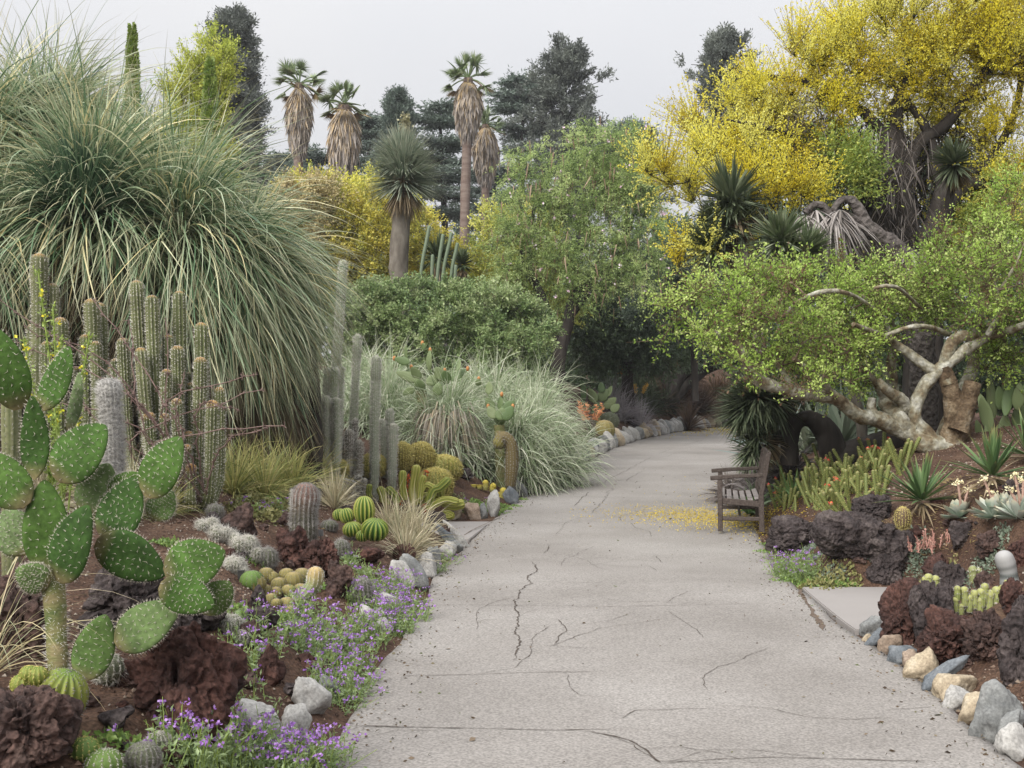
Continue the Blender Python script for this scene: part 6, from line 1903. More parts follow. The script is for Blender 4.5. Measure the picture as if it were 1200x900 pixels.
br.build('branches', surfmat('olive_twig', [(.04, .035, .025), (.08, .075, .035), (.12, .12, .05)], scale=3, bump=.3), yt)
cr.build('blossom', yb_m, yt, smooth=False)
Bg = blobpx([(985, 190, 36, 30, -.8), (1000, 210, 30, 24, -.8), (1150, 240, 40, 34, 0), (1170, 270, 46, 36, 0), (1110, 310, 40, 26, 1)], YY, .8)
T, o = ellipsoid_points(Bg, 130, .4)
cr = MB(); sprays(cr, T, o, 10, .5, 16, .06, .4, .4, .5, 1.2, 0, clump=.4)
cr.build('leaves', leafmat('blossom_tree_leaf', [(.10, .16, .03), (.20, .26, .05), (.34, .34, .06)], trans=.3), yt, smooth=False)
# dead twigs and old fronds caught on the trunk
mb = MB()
c = np.array([at(x, y, YY - .5) for x, y in zip(rng.normal(1050, 20, 300), rng.uniform(150, 290, 300))])
blades(mb, c, np.stack([rng.normal(size=300) * 1.0, -rng.random(300) * .6, -np.ones(300)], 1), rng.uniform(.2, .6, 300), .02, .8, 4, 0)
c = np.array([at(x, y, YY - .6) for x, y in zip(rng.normal(945, 24, 400), rng.normal(160, 26, 400))])
blades(mb, c, rdir(400) - [0, 0, .5], rng.uniform(.3, .8, 400), .014, .8, 4, 0)
mb.build('dead_twigs', leafmat('dead_twig', [(.05, .04, .034), (.11, .092, .08), (.22, .195, .18)], trans=0), yt)

# dark twig-like blades added as painted shadow in the hollow heart of the crown
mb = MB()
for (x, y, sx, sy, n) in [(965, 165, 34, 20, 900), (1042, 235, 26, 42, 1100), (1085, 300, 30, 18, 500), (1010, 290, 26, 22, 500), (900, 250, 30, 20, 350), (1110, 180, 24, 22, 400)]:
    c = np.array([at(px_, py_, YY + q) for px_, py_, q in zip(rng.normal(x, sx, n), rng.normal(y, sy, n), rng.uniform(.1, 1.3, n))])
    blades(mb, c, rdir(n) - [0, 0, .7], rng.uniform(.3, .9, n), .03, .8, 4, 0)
mb.build('shadow_fill', leafmat('crown_shadow', [(.030, .024, .020), (.06, .05, .042), (.12, .10, .085)], trans=0), yt)

# ---- yuccas beside and in front of the blossom tree
jy_m = leafmat('tree_yucca', [(.09, .13, .065), (.16, .21, .11), (.25, .29, .18), (.34, .37, .25)], trans=.1)
jd_m = leafmat('dark_yucca', [(.06, .085, .045), (.11, .14, .08), (.19, .22, .13)], trans=.1)
yuc_grey = leafmat('grey_dead_leaf', [(.16, .14, .125), (.28, .25, .23), (.38, .35, .33)], trans=.05)
yucca('tree yucca with stacked spiky heads in front of the yellow blossom', 880, 16.4, [(857, 236, .75, (-.35, -.1, 1)), (848, 265, .6, (-.7, -.2, .6)), (838, 290, .6, (-.6, -.3, .3)), (866, 262, .55, (.2, -.4, .9))], [[(905, 500, 7), (890, 400, 7), (874, 310, 6), (858, 245, 5)], [(874, 310, 5), (850, 290, 4), (840, 290, 3)]], jd_m, .72, 420, .045)
yucca('pale green spiky yucca head right above the gnarled tree crown', 935, 15.4, [(915, 283, .75, (-.3, -.7, .6)), (945, 296, .65, (.2, -.8, .35)), (922, 300, .55, (-.3, -.8, 0))], [[(1010, 500, 7, 1), (990, 420, 7, .8), (955, 330, 6, .3), (930, 292, 5)]], jy_m, .62, 420, .042)
arch = on(1040, 16.2)
t = thing('arching_yucca', 'leaning rough-barked yucca arching over with two bunches of hanging dead grey leaves', 'tree', arch)
mb = MB()
for l in ([(1078, 330, 15), (1068, 312, 14), (1050, 292, 13), (1030, 276, 11), (1014, 262, 9), (1006, 244, 7), (996, 234, 6), (984, 236, 5), (976, 248, 4)], [(1010, 255, 6), (990, 262, 6), (975, 256, 5), (966, 243, 4.5), (954, 240, 4), (944, 250, 4)]):
    P, r = pxline(l, 16.2, 26); tube(mb, P, r, 10, 0, .25, seed=8)
P, r = pxline([(1082, 470, 16), (1082, 400, 15), (1080, 335, 15)], 16.2, 10); P = np.vstack([[P[0][0], P[0][1], G(P[0][0], P[0][1]) - .1], P]); tube(mb, P, np.concatenate([[r[0]], r]), 10, 0, .2)
mb.build('trunk', surfmat('scaly_bark', [(.05, .042, .038), (.10, .085, .078), (.17, .15, .14)], scale=14, bump=1, bscale=24, pits=14, dist=.04), t)
for (x, y, n, L) in [(976, 250, 260, .75), (942, 252, 160, .62), (985, 245, 140, .6), (956, 245, 90, .6), (1064, 290, 80, .5)]:
    mb = MB(); c = at(x, y, 16.2)
    rosette(mb, c, n, L, .028, (-85, -20), .9, 4, 0, 'agave', .2, r0=.05, jit=.3); mb.build('dead_leaves', yuc_grey, t, smooth=False)
yucca('dark spiky yucca low on the trunk right of the yellow tree', 1135, 16.8, [(1118, 192, .6, (-.5, -.5, .5))], [[(1100, 480, 6, .8), (1100, 350, 6, .8), (1112, 240, 5, .4), (1120, 195, 4)]], jd_m, .6, 380, .045, bark=bark_dark)

# ---- bent dark yucca with a looping trunk, leaning over the path
yl = thing('bent_yucca', 'dark yucca with a looping trunk whose spiky heads lean over the path by the bench', 'tree', on(960, 15.6))
mb = MB(); Yb = 15.8
for k, l in enumerate([[(985, 560, 17), (975, 530, 15), (968, 505, 13), (950, 491, 11), (934, 496, 10), (927, 520, 10), (925, 545, 11)], [(926, 540, 9), (924, 510, 9), (926, 485, 8), (920, 466, 7), (900, 462, 6), (880, 470, 5)],
                       [(926, 500, 7), (905, 520, 6), (895, 535, 6), (885, 520, 5)], [(980, 545, 18), (1005, 530, 17), (1040, 520, 17), (1080, 515, 15)]]):
    P, r = pxline(l, Yb, 24)
    if k == 0: P[0][2] = G(P[0][0], P[0][1]) - .1
    tube(mb, P, r, 12, 0, .22, seed=40 + k)
mb.build('trunk', bark_dark, yl)
for (x, y, sc, ax, n) in [(888, 466, 1.0, (-1, -.3, -.05), 420), (875, 480, .8, (-.8, -.3, -.5), 280), (905, 470, .8, (-.3, -.7, -.4), 260), (888, 512, .72, (-.6, -.2, .45), 260), (882, 528, .6, (-.5, -.3, -.5), 160)]:
    mb = MB(); c = at(x, y, Yb - .1)
    rosette(mb, c, n, .55 * sc, .032, (-15, 88), .25, 4, 0, 'agave', .2, axis=ax, r0=.05, jit=.2); mb.build('leaf_head', jd_m if sc > .7 else jy_m, yl, smooth=False)
    mb = MB(); rosette(mb, c - np.array(nrm(ax)) * .15, int(n * .4), .42 * sc, .026, (-85, -30), .8, 4, 0, 'agave', .2, axis=ax, r0=.05, jit=.3)
    mb.build('dead_leaves', yuc_dead, yl, smooth=False)

# ---- grey dried shrub, blades behind the bench
tuft_at('grey_shrub', 'grey brittle curly shrub between the bench and the looping yucca trunk', 'shrub', 903, 16.6, 420, .55, .022, leafmat('grey_brittle', [(.13, .11, .105), (.24, .21, .205), (.34, .31, .31)], trans=.1), 1.6, (0, 88), .22, 6)
tuft_at('grey_shrub', 'low grey-brown dry shrub at the path edge just past the bench', 'shrub', 885, 17.4, 300, .42, .02, leafmat('grey_dry', [(.12, .10, .09), (.22, .19, .17), (.3, .26, .24)], trans=.1), 1.4, (0, 85), .25, 5)
tuft_at('green_blades', 'few broad green blades growing behind the bench back', 'plant', 922, 14.9, 18, .45, .035, leafmat('green_blade', [(.06, .12, .035), (.12, .2, .06)], trans=.2), .9, (20, 80), .15, 2)
tuft_at('green_blades', 'dark green leaves seen through the bench under its far armrest', 'plant', 868, 16.1, 30, .40, .035, leafmat('green_blade_dark', [(.05, .10, .03), (.10, .17, .05)], trans=.2), 1.0, (20, 80), .18, 2)
tuft_at('pale_agave', 'pale spiky rosette seen through the loop of the yucca trunk', 'plant', 958, 19.5, 60, .7, .07, leafmat('pale_agave', [(.22, .26, .18), (.34, .38, .28)], trans=.1), .2, (5, 85), .3, 2)
tuft_at('blue_agave', 'bluish agave far behind the bent yucca heads', 'plant', 905, 24.5, 60, .8, .08, leafmat('blue_agave', [(.16, .22, .2), (.26, .32, .3)], trans=.1), .2, (5, 85), .4, 3)
tuft_at('pale_agave', 'row of pale agaves in the gap behind the pale low limb', 'plant', 985, 19.8, 60, .75, .08, leafmat('pale_agave_b', [(.16, .21, .15), (.28, .33, .25)], trans=.1), .2, (5, 85), .5, 4)

# ---- pencil cacti with red flowers
pen_m = leafmat('pencil_cactus', [(.10, .125, .035), (.15, .18, .05), (.21, .225, .07)], trans=0, rough=.6, tip=(.24, .22, .10))
red_f = leafmat('red_flower', [(.62, .05, .035), (.75, .12, .08)], trans=.2)
def pencils(label, box, n, seed):
    r_ = random.Random(seed)
    x0, x1, y0, y1 = box
    c = hit((x0 + x1) / 2, y1)
    t = thing('pencil_cactus', label, 'cactus', c)
    fl = []
    for k in range(n):
        px, py = r_.uniform(x0, x1), r_.uniform(y0, y1)
        p = hit(px, py)
        if p[1] > 19: continue
        a = r_.uniform(0, 6.28); e = r_.uniform(.2, 1.3)
        L = r_.uniform(.16, .40)
        d = np.array([math.cos(a) * e, math.sin(a) * e * .6, 1])
        q = p + nrm(d) * L
        mb = MB()
        column(mb, [p - [0, 0, .04], (p + q) / 2 + [0, 0, -.015], q + [0, 0, .03]], r_.uniform(.013, .021), 7, .16, (.012, .0012, 3, .03, .7), r_.random(), 9)
        st_ = mb.build('stem', [pen_m, spine_gold], t)
        if r_.random() < .16: fl.append((q + [0, 0, .02], st_))
    for q, st_ in fl:
        mb = MB()
        rosette(mb, q, 12, .035, .02, (10, 80), .1, 3, 0, 'dudleya', .2, r0=.004); mb.build('flower', red_f, st_)
pencils('patch of slim pencil cacti with red flowers behind the bench back', (905, 962, 566, 600), 60, 1)
pencils('dense patch of pencil cacti dotted with red flowers below the pale limb', (955, 1035, 552, 594), 90, 2)
pencils('sprawling pencil cacti spilling over the wide purple-grey outcrop', (962, 1000, 588, 612), 16, 3)
pencils('far pencil cacti with red flowers just under the gnarled trunk', (1010, 1060, 535, 560), 36, 4)

# ---- spiky rosettes
def spiky(label, px, py, n, L, W, m, el=(-5, 85), dead=True, up=.1, name='spiky_rosette', droop=.25):
    c = hit(px, py)
    t = thing(name, label, 'plant', c)
    mb = MB(); rosette(mb, c + [0, 0, up], n, L, W, el, droop, 6, 0, 'agave', .45, r0=.04, jit=.03, Lvar=.1, bias=.9); mb.build('leaves', m, t, smooth=False)
    if dead:
        mb = MB(); rosette(mb, c + [0, 0, up * .8], n // 2, L * .8, W * .6, (-30, 5), .5, 4, 0, 'grass', .2, r0=.04, jit=.2); mb.build('dead_leaves', yuc_dead, t, smooth=False)
    return t
sp_m = leafmat('spiky_green', [(.05, .10, .035), (.09, .16, .055), (.15, .23, .09)], trans=.12, tip=(.22, .20, .08))
spiky('dark green spiky rosette with straw old leaves on top of the outcrop', 1080, 600, 54, .40, .040, sp_m, (0, 88))
spiky('green spiky rosette at the upper right beyond the blue-white rosettes', 1163, 572, 54, .40, .042, sp_m, (0, 88))
spiky('narrow green rosette partly cut by the right picture edge', 1205, 545, 40, .42, .04, sp_m, (0, 88))
dud_m = leafmat('blue_white_rosette', [(.30, .38, .30), (.42, .48, .40), (.55, .58, .52)], trans=.1, rough=.7, tip=(.55, .5, .36))
dstalk = leafmat('pink_stalk', [(.45, .28, .22), (.55, .38, .3)], trans=.1)
dflow = leafmat('cream_flower', [(.6, .5, .28), (.7, .62, .42)], trans=.2)
def dudleya(label, px, py, L, stalks):
    c = hit(px, py)
    t = thing('chalk_rosette', label, 'plant', c)
    mb = MB(); rosette(mb, c + [0, 0, .04], 34, L, L * .42, (0, 80), .1, 5, 0, 'dudleya', .5, r0=.02, jit=.03); mb.build('leaves', dud_m, t)
    for (dx, h_) in stalks:
        mb = MB(); top = c + [S(dx, c[1]), -.05, S(h_, c[1])]
        P = smooth_path([c + [0, 0, .05], c + [S(dx * .3, c[1]), -.05, S(h_ * .5, c[1])], top], 14); tube(mb, P, .011, 5)
        n = 40; i = rng.integers(5, 13, n); leaves(mb, P[i], .02, .6); fs_ = mb.build('flower_stalk', dstalk, t)
        mb = MB(); n = 34; leaves(mb, top + rng.normal(size=(n, 3)) * [.022, .02, .014], .022, .7, nrm(rdir(n) + [0, 0, .6])); mb.build('blossom', dflow, fs_)
dudleya('chalky blue-white rosette left of the others with two flower stalks', 1124, 613, .15, [(-4, 46), (8, 38)])
dudleya('middle chalky rosette with a tall bent creamy flower head', 1164, 612, .17, [(-14, 50), (-4, 34)])
dudleya('chalky rosette at the right edge with fat pinkish stalks', 1194, 614, .17, [(-8, 56), (2, 50), (-14, 40)])
dudleya('small chalky rosette between the middle one and the right one', 1178, 604, .10, [])

# ---- paddle cactus at the right
paddles('large clump of grey-green paddle cactus behind the gnarled trunk at right', 1180, [(1178, 520, 1178, 485, 17, 0), (1160, 505, 1150, 465, 15, 30), (1165, 490, 1160, 440, 12, 40), (1178, 487, 1185, 440, 13, 20), (1190, 500, 1200, 470, 18, 0), (1172, 480, 1170, 452, 13, 0), (1192, 480, 1195, 448, 14, 20), (1155, 525, 1144, 492, 12, 30), (1152, 480, 1146, 460, 12, 0),
        (1186, 510, 1205, 500, 18, 0), (1163, 520, 1158, 492, 15, -10), (1183, 470, 1178, 440, 12, 40), (1200, 470, 1210, 440, 16, 0), (1170, 520, 1176, 495, 18, 10)], Y=14.8, thick=.18, stem=bark_brown)

# ---- coral succulent, ball cactus, striped finger, stems
cor_m = leafmat('coral_leaf', [(.20, .09, .07), (.36, .15, .12), (.46, .30, .25), (.24, .17, .10)], trans=.2)
c = hit(1098, 652)
mb = MB()
for k in range(34):
    a = rng.uniform(0, 6.28); r_ = rng.random() ** .6
    p = c + [.26 * r_ * math.cos(a), .14 * r_ * math.sin(a), .02 + .06 * (1 - r_)]
    tip = p + [rng.normal() * .02, 0, rng.uniform(.06, .16)]
    P = np.linspace(p, tip, 5); tube(mb, P, .005, 4)
    i = rng.integers(0, 5, 22); leaves(mb, P[i], .022, .5, nrm(rdir(22) + [0, 0, .7]))
tag(mb.build('coral_succulent', cor_m, loc=c), 'coral red succulent clump with upright leaves among the lava rocks', 'plant')
ball('tawny ball cactus sitting on top of the wide outcrop', 1058, 618, 17, 26, leafmat('tawny_ball', [(.12, .08, .05), (.15, .1, .06)], trans=0, tip=(.36, .27, .1)), spine_gold, 16, (.028, .0012, 7, .018, .7), Y=9.85, k=14)
c = hit(1184, 690)
mb = MB()
column(mb, [c - [0, 0, .05], at(1182, 672, c[1]), at(1177, 655, c[1])], S(10, c[1]), 20, .05, (.004, .0005, 2, .012, .6), .5, 30, band=4.5)
tag(mb.build('striped_cactus', [leafmat('striped_grey', [(.09, .10, .095), (.19, .20, .195), (.28, .285, .28)], trans=0, tip=(.34, .335, .33)), spine_grey], loc=c), 'stout white finger cactus with grey bands leaning left at the right edge', 'cactus')
for lab, px, w, h in [('smaller white powder-puff cactus ball in front of the stem cactus clump', 1170, 15, 12), ('larger white powder-puff cactus ball at the foot of the black lava', 1188, 17, 19)]:
    ball(lab, px, 722, w, h, leafmat('powder_puff', [(.42, .43, .42), (.5, .51, .5)], trans=0), spine_white, 18, (.007, .001, 7, .008, .7), k=12, Y=7.35)
ys_m = leafmat('yellow_green_stem', [(.18, .22, .06), (.28, .31, .10), (.34, .34, .18)], trans=0, tip=(.34, .35, .13), base=(.26, .24, .2))
fingers('clump of grey-based yellow-green stem cacti between the lava boulders', [(1130, 688, 1131, 705, 8), (1142, 692, 1142, 708, 8), (1150, 690, 1151, 706, 9), (1160, 692, 1159, 714, 10), (1170, 700, 1170, 712, 9), (1168, 688, 1168, 704, 10), (1175, 686, 1175, 700, 8), (1136, 697, 1136, 712, 8), (1148, 700, 1148, 714, 9), (1122, 687, 1122, 698, 7), (1154, 684, 1154, 700, 8), (1120, 700, 1120, 712, 7), (1126, 708, 1126, 716, 7), (1180, 680, 1181, 692, 7)], ys_m, spine_grey, 7.25)
fingers('pair of small green finger cacti behind the black angular rock', [(1140, 664, 1141, 678, 9), (1147, 666, 1147, 679, 7)], leafmat('small_green_finger', [(.22, .24, .10), (.28, .3, .13)], trans=0), spine_white, 7.9)
fingers('low yellow-green stem cacti on top of the big rounded red boulder', [(1088, 673, 1088, 684, 9), (1096, 675, 1096, 686, 9), (1092, 680, 1092, 690, 8), (1100, 690, 1100, 696, 8), (1084, 676, 1085, 686, 7)], ys_m, spine_grey, 8.1)

# ================================================================ VERBENA, WEEDS, GRAVEL, TAGS
ver_l = leafmat('verbena_leaf', [(.12, .17, .07), (.18, .25, .10), (.26, .33, .16)], trans=.35)
ver_f = leafmat('verbena_flower', [(.19, .075, .30), (.28, .135, .41), (.38, .24, .50)], trans=.3)
def verbena(label, spots, nst, fl_frac=.5, h=(.06, .19), spread=.13, name='verbena'):
    c0 = hit(*spots[0])
    t = thing(name, label, 'flower', c0)
    lf, st, fl = MB(), MB(), MB()
    for (px, py) in spots:
        c = hit(px, py)
        n = int(nst * .62)
        a = rng.uniform(0, 6.28, n); r_ = spread * rng.random(n) ** .5
        P = np.stack([c[0] + r_ * np.cos(a), c[1] + r_ * np.sin(a), 0 * a], 1)
        P[:, 2] = np.where((P[:, 0] > xl(P[:, 1])) & (P[:, 0] < xr(P[:, 1])), path_z(P[:, 1]), ground(P[:, 0], P[:, 1])) - .01
        Q = P + np.stack([rng.normal(size=n) * .06, rng.normal(size=n) * .06, rng.uniform(*h, n)], 1)
        sticks(st, P, Q, .0022, .0014, 3)
        m = 16
        f = rng.random((n, m)) ** 1.3 * .9
        L = (P[:, None] + (Q - P)[:, None] * f[..., None]).reshape(-1, 3) + rng.normal(size=(n * m, 3)) * .012
        leaves(lf, L, rng.uniform(.018, .04, n * m), .35, nrm(rdir(n * m) + [0, 0, .4]))
        k = rng.random(n) < fl_frac
        Qf = Q[k]
        for q in range(8):
            leaves(fl, Qf + rng.normal(size=Qf.shape) * [.010, .010, .005], .015, .9, nrm(rng.normal(size=Qf.shape) * [1, 1, .4] + [0, 0, .3]), rnd=np.repeat(rng.random(1), len(Qf)) if False else None)
    lf.build('leaves', ver_l, t, smooth=False); st.build('stem_sprays', gm, t); fl.build('blossoms', ver_f, t, smooth=False)
verbena('big mat of purple verbena spilling over the kerb onto the path edge', [(450, 700), (466, 712), (478, 726), (440, 720), (452, 738), (466, 742), (425, 715), (480, 708), (462, 690), (438, 745), (430, 700), (470, 734), (486, 732)], 46, .7)
verbena('purple verbena mat in the middle of the left bed slope', [(352, 728), (372, 738), (392, 748), (362, 752), (384, 762), (410, 735), (404, 765), (345, 745), (420, 752), (400, 782), (378, 778), (415, 775), (355, 765)], 40, .55)
verbena('verbena trailing beside the big whitish kerb stone', [(395, 800), (405, 815), (412, 798), (388, 815), (400, 828)], 40, .5)
verbena('verbena clump at the bottom edge right of the white kerb stones', [(330, 905), (345, 902), (318, 908), (360, 906), (375, 906), (305, 912), (340, 914), (355, 916), (325, 920)], 46, .5, (.08, .2))
verbena('verbena clump at the bottom edge below the big red boulder', [(232, 888), (245, 896), (222, 900), (258, 890), (236, 908), (210, 906), (250, 910)], 30, .45, (.1, .24))
verbena('sparse verbena sprigs right of the big red-brown boulder', [(285, 745), (295, 770), (283, 790), (300, 785), (312, 760), (290, 820), (300, 740)], 22, .4, (.08, .18))
verbena('small verbena tuft by the kerb below the lime cactus', [(515, 662), (526, 660), (508, 672)], 20, .4, (.06, .14))
verbena('small purple verbena behind the bristly column cactus', [(325, 598), (318, 603), (305, 600), (330, 604), (285, 592)], 12, .6, (.05, .12), .1)
verbena('purple verbena sprigs on the golden barrel bed', [(540, 592), (545, 598), (538, 600), (575, 597)], 18, .4, (.08, .16), .1)
verbena('lush green purple-flowered clump at the corner of the right pad', [(922, 676), (930, 680), (938, 674), (945, 682), (928, 684), (916, 680)], 50, .35, (.10, .26), .12)
verbena('green leafy sprig with few purple flowers on the red slope', [(412, 655), (418, 668), (428, 676), (408, 664)], 22, .12, (.06, .14), .1)
verbena('low verbena sprigs under the prickly pear beside the red boulder', [(268, 860), (280, 856), (292, 862)], 14, .4, (.08, .18), .08)
# scattered weeds and ground cover
def cover(name, label, spots, n, sz, m, spread=.2, hgt=.04, flat=1.0, asp=.6):
    mb = MB()
    for (px, py) in spots:
        c = hit(px, py)
        a = rng.uniform(0, 6.28, n); r_ = spread * rng.random(n) ** .6
        P = np.stack([c[0] + r_ * np.cos(a), c[1] + r_ * np.sin(a), 0 * a], 1)
        P[:, 2] = ground(P[:, 0], P[:, 1]) + hgt * rng.random(n) * (1 - r_ / spread * .7)
        leaves(mb, P, sz * rng.uniform(.6, 1.3, n), asp, nrm(rdir(n) * [1, 1, flat] + [0, 0, .6 * flat]))
    tag(mb.build(name, m, smooth=False), label, kind='stuff')
weed_m = leafmat('weed_leaf', [(.08, .14, .03), (.14, .23, .05), (.22, .30, .08)], trans=.3)
cover('weeds', 'small green weeds on the soil and along the kerbs', [(300, 600), (318, 590), (330, 585), (200, 640), (295, 650), (215, 690), (240, 700), (360, 690), (345, 660), (140, 885), (590, 595), (597, 600), (588, 604), (612, 588), (566, 598), (571, 596), (603, 596), (918, 685), (950, 686), (968, 688), (990, 690), (895, 650), (560, 592), (330, 735), (275, 720), (440, 690), (900, 640), (632, 574), (728, 520), (765, 512)], 260, .03, weed_m, .13, .06)
cover('ground_cover', 'grey-green mat of tiny succulents between the dark right rocks', [(930, 640), (940, 650), (1000, 630), (985, 632), (1015, 628), (1070, 655), (1075, 662), (1155, 652), (1160, 660), (1020, 640), (945, 662), (975, 680)], 420, .03, leafmat('mat_succulent', [(.12, .16, .11), (.20, .25, .18), (.27, .31, .24)], trans=.1), .16, .05)
cover('succulent_mat', 'yellowish green mat of small succulents in the left bed', [(315, 592), (330, 598), (300, 588), (290, 600), (340, 590), (318, 606), (980, 684), (965, 690), (1090, 690)], 420, .04, leafmat('mat_yellow', [(.16, .17, .06), (.26, .25, .09), (.32, .30, .14)], trans=.1), .22, .07)
cover('dry_litter', 'dry brown leaf litter under the tufts and pencil cacti', [(280, 600), (1090, 610), (1060, 612), (1100, 570), (1020, 560), (900, 590), (895, 610), (900, 625), (960, 570), (1120, 640), (1150, 570), (520, 620), (250, 600), (600, 560), (340, 600)], 300, .04, leafmat('litter', [(.16, .11, .06), (.28, .21, .11), (.36, .28, .12)], trans=.1), .35, .02, .15, .25)
# gravel chips on the soil
n = 44000
Q = np.vstack([np.column_stack([rng.uniform(-4.2, -.4, n), rng.uniform(3.2, 16, n)]), np.column_stack([rng.uniform(2.2, 6.5, n), rng.uniform(4, 16, n)])])
d = np.maximum(xl(Q[:, 1]) - Q[:, 0], Q[:, 0] - xr(Q[:, 1]))
keep = (d > .02) & ~((Q[:, 0] > SLAB_L[0]) & (Q[:, 0] < 1) & (Q[:, 1] > SLAB_L[1]) & (Q[:, 1] < SLAB_L[2])) & ~((Q[:, 0] > 2) & (Q[:, 0] < SLAB_R[0] + .3) & (Q[:, 1] > SLAB_R[1]) & (Q[:, 1] < SLAB_R[2]))
keep &= rng.random(len(Q)) < np.clip(.35 + .5 * fbm(np.column_stack([Q * 1.1, Q[:, 0] * 0]), 2), .08, 1)
Q = Q[keep]
c = np.column_stack([Q, ground(Q[:, 0], Q[:, 1]) + .002])
V0 = np.array([[1, 0, 0], [-.5, .8, 0], [-.6, -.7, 0], [.2, 0, .8], [0, 0, -.5]]) * .5
F0 = np.array([[0, 1, 3], [1, 2, 3], [2, 0, 3], [1, 0, 4], [2, 1, 4], [0, 2, 4]])
N = len(c); a = rng.uniform(0, 6.28, N); s = rng.gamma(3, .0045, N) + .004
V = np.stack([V0[None, :, 0] * np.cos(a)[:, None] - V0[None, :, 1] * np.sin(a)[:, None], V0[None, :, 0] * np.sin(a)[:, None] + V0[None, :, 1] * np.cos(a)[:, None], np.tile(V0[:, 2], (N, 1))], -1) * s[:, None, None] + c[:, None]
mb = MB().add(V.reshape(-1, 3), (F0[None] + (np.arange(N) * 5)[:, None, None]).reshape(-1, 3), 0, np.repeat(rng.random(N), 5))
tag(mb.build('gravel', leafmat('gravel_chips', [(.05, .03, .022), (.10, .06, .042), (.17, .11, .08), (.28, .22, .17), (.40, .36, .31)], trans=0, rough=.95, pos=[0, .35, .6, .85, 1]), smooth=False), 'gravel chips and bark bits over the garden soil', kind='stuff')
# plant tags
tag_m = surfmat('tag_metal', [(.05, .05, .05), (.09, .09, .09)], scale=20, rough=.4, bump=0)
tag_w = surfmat('tag_face', [(.30, .30, .30), (.38, .38, .38)], scale=20, rough=.5, bump=0)
def plant_tag(label, px, py, w, h, stake, face):
    c = hit(px, py); t = thing('plant_label', label, 'plant label', c)
    mb = MB(); s_ = S(stake, c[1])
    tube(mb, [c - [0, 0, .05], c + [0, 0, s_]], .004, 6); mb.build('stake', tag_m, t)
    mb = MB(); beam(mb, c + [-S(w / 2, c[1]), -.006, s_], c + [S(w / 2, c[1]), -.006, s_], .004, S(h, c[1]), (0, -.25, 1), .001); mb.build('plate', face, t, smooth=False)
plant_tag('dark metal plant label on a short stake left of the brown globe cacti', 283, 682, 8, 12, 8, tag_m)
plant_tag('grey plant label on a thin stake right of the bristly column cactus', 376, 637, 6, 8, 12, tag_w)

# ================================================================ PLANTING THAT CONTINUES PAST THE PICTURE EDGES
def bush_xy(label, x, y, w, h, leaf_m, size, M=110, name='shrub', **kw):
    b = np.array([x, y, G(x, y)])
    bl = [(b + [rng.normal() * w * .3, rng.normal() * w * .25, h * f], np.array([w * .55, w * .5, h * .38])) for f in (.45, .55, .65)]
    tr = [(smooth_path([b - [0, 0, .1], b + [rng.normal() * .1, 0, h * .3], q[0]], 8), np.linspace(.06, .025, 8)) for q in bl]
    return make_tree(name, label, 'shrub', b, tr, bl, M, leaf_m, bark_grey, 8, kw.get('tl', .3), 14, size, .55, .6, .4, .7, 0, .45, tr_n=6)
bush_xy('leafy green shrub beyond the right end of the chalky rosettes', 7.6, 11.2, 1.6, 1.7, hedge_m, .055)
bush_xy('grey-green shrub on the upper right bank behind the spiky rosettes', 8.6, 13.6, 2.0, 2.2, hedge_m, .06, 130)
bush_xy('dark green shrub on the right bank beside the paddle cactus clump', 8.0, 16.5, 2.2, 2.6, dk_m, .08, 150)
bush_xy('olive shrub low on the right bank nearest the camera', 5.6, 6.2, 1.2, 1.1, hedge_m, .045, 90)
bush_xy('tall dark shrub at the far right of the bank', 11.5, 19, 3.2, 4.2, dk_m, .11, 190, tl=.5)
bush_xy('tall dark shrub behind the right bank shrubs', 13.5, 14, 3.0, 4.0, dk_m, .10, 190, tl=.5)
bush_xy('yellow-green shrub high on the right bank', 10.2, 10.5, 2.2, 2.4, yg_m, .07, 140, tl=.4)
bush_xy('grey-green shrub left of the prickly pear, outside its pads', -4.6, 6.4, 1.5, 1.5, hedge_m, .05, 110)
bush_xy('dark shrub left of the far left columns', -7.0, 9.2, 2.2, 2.4, dk_m, .08, 150)
bush_xy('tall dark shrub left of the giant grass tree', -9.5, 13.0, 3.0, 4.2, dk_m, .1, 190, tl=.5)
bush_xy('tall green shrub far left behind the giant grass tree', -12.0, 18.0, 3.6, 5.0, hedge_m, .1, 200, tl=.5)
tufts('dry_tuft', 'grey dry tuft on the soil between the woolly cactus and the prickly pear', 'grass tuft', [(150, 600), (158, 604)], 150, .42, .008, dry_m, 1.2, (15, 88))
tufts('dry_tuft', 'grey-green grass tuft at the foot of the woolly white cactus', 'grass tuft', [(120, 610), (108, 606)], 150, .45, .008, tuft_m, 1.3, (15, 88))
tufts('dry_tuft', 'dry straw tuft behind the upper left prickly pear pads', 'grass tuft', [(52, 600), (40, 606)], 150, .45, .008, dry_m, 1.2, (15, 88))
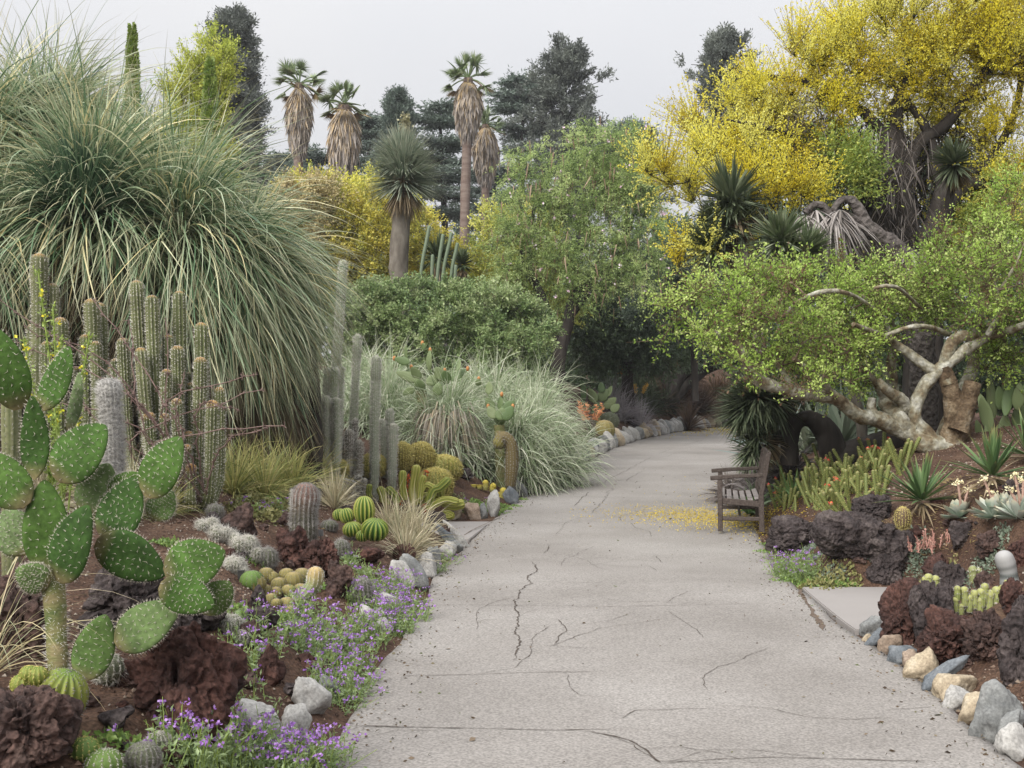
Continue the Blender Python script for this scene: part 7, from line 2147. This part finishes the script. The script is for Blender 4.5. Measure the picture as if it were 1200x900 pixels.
tufts('grass_tuft', 'small green grass tuft beneath the dense orange-tipped columns', 'grass tuft', [(186, 606), (196, 600)], 120, .34, .008, tuft_m, 1.2, (15, 88))
for (x, y, h_, rx, lab) in [(34, 44, 11, 5, 'distant round tree far to the right of the yellow blossom'), (26, 30, 9, 4, 'tree right of the gnarled tree beyond the bank'), (44, 36, 12, 6, 'tall tree farthest to the right'), (-30, 40, 11, 5, 'distant tree far left of the giant grass tree'), (-22, 27, 8, 4, 'round tree left behind the giant grass tree'), (-40, 52, 13, 6, 'tallest tree farthest to the left'), (20, 24, 7, 3.2, 'smaller tree at the right behind the bank shrubs')]:
    b = np.array([x, y, G(x, y)])
    bl = [(b + [0, 0, h_ * .65], np.array([rx, rx * .8, h_ * .34])), (b + [-rx * .5, 0, h_ * .4], np.array([rx * .6, rx * .6, h_ * .32])), (b + [rx * .5, 0, h_ * .4], np.array([rx * .6, rx * .6, h_ * .32]))]
    tr = [(smooth_path([b - [0, 0, .2], b + [.1, 0, h_ * .3], b + [0, 0, h_ * .6]], 8), np.linspace(.25, .12, 8))]
    make_tree('distant_tree', lab, 'tree', b, tr, bl, 170, dk_m, bark_dark, 8, .8, 14, .22, .5, .6, .2, .6, .2, .5, tr_n=6)

# ================================================================ AIR: far things fade a little towards pale grey
Vh = np.array([(x, y, z) for x in (-640, 640) for y in (-140, 1100) for z in (-2, 27)], float)
Fh = np.array([[0, 1, 3, 2], [4, 6, 7, 5], [0, 4, 5, 1], [2, 3, 7, 6], [0, 2, 6, 4], [1, 5, 7, 3]])
hm = bpy.data.materials.new('haze_air')
hm.use_nodes = True
hn = hm.node_tree
hn.nodes.remove(hn.nodes['Principled BSDF'])
hv = hn.nodes.new('ShaderNodeVolumePrincipled')
hv.inputs['Density'].default_value = .0006
hv.inputs['Color'].default_value = (.94, .96, 1, 1)
hv.inputs['Anisotropy'].default_value = .2
hn.links.new(hv.outputs[0], hn.nodes['Material Output'].inputs['Volume'])
tag(MB().add(Vh, Fh).build('haze', hm, smooth=False), 'thin pale air over the whole garden', kind='stuff')
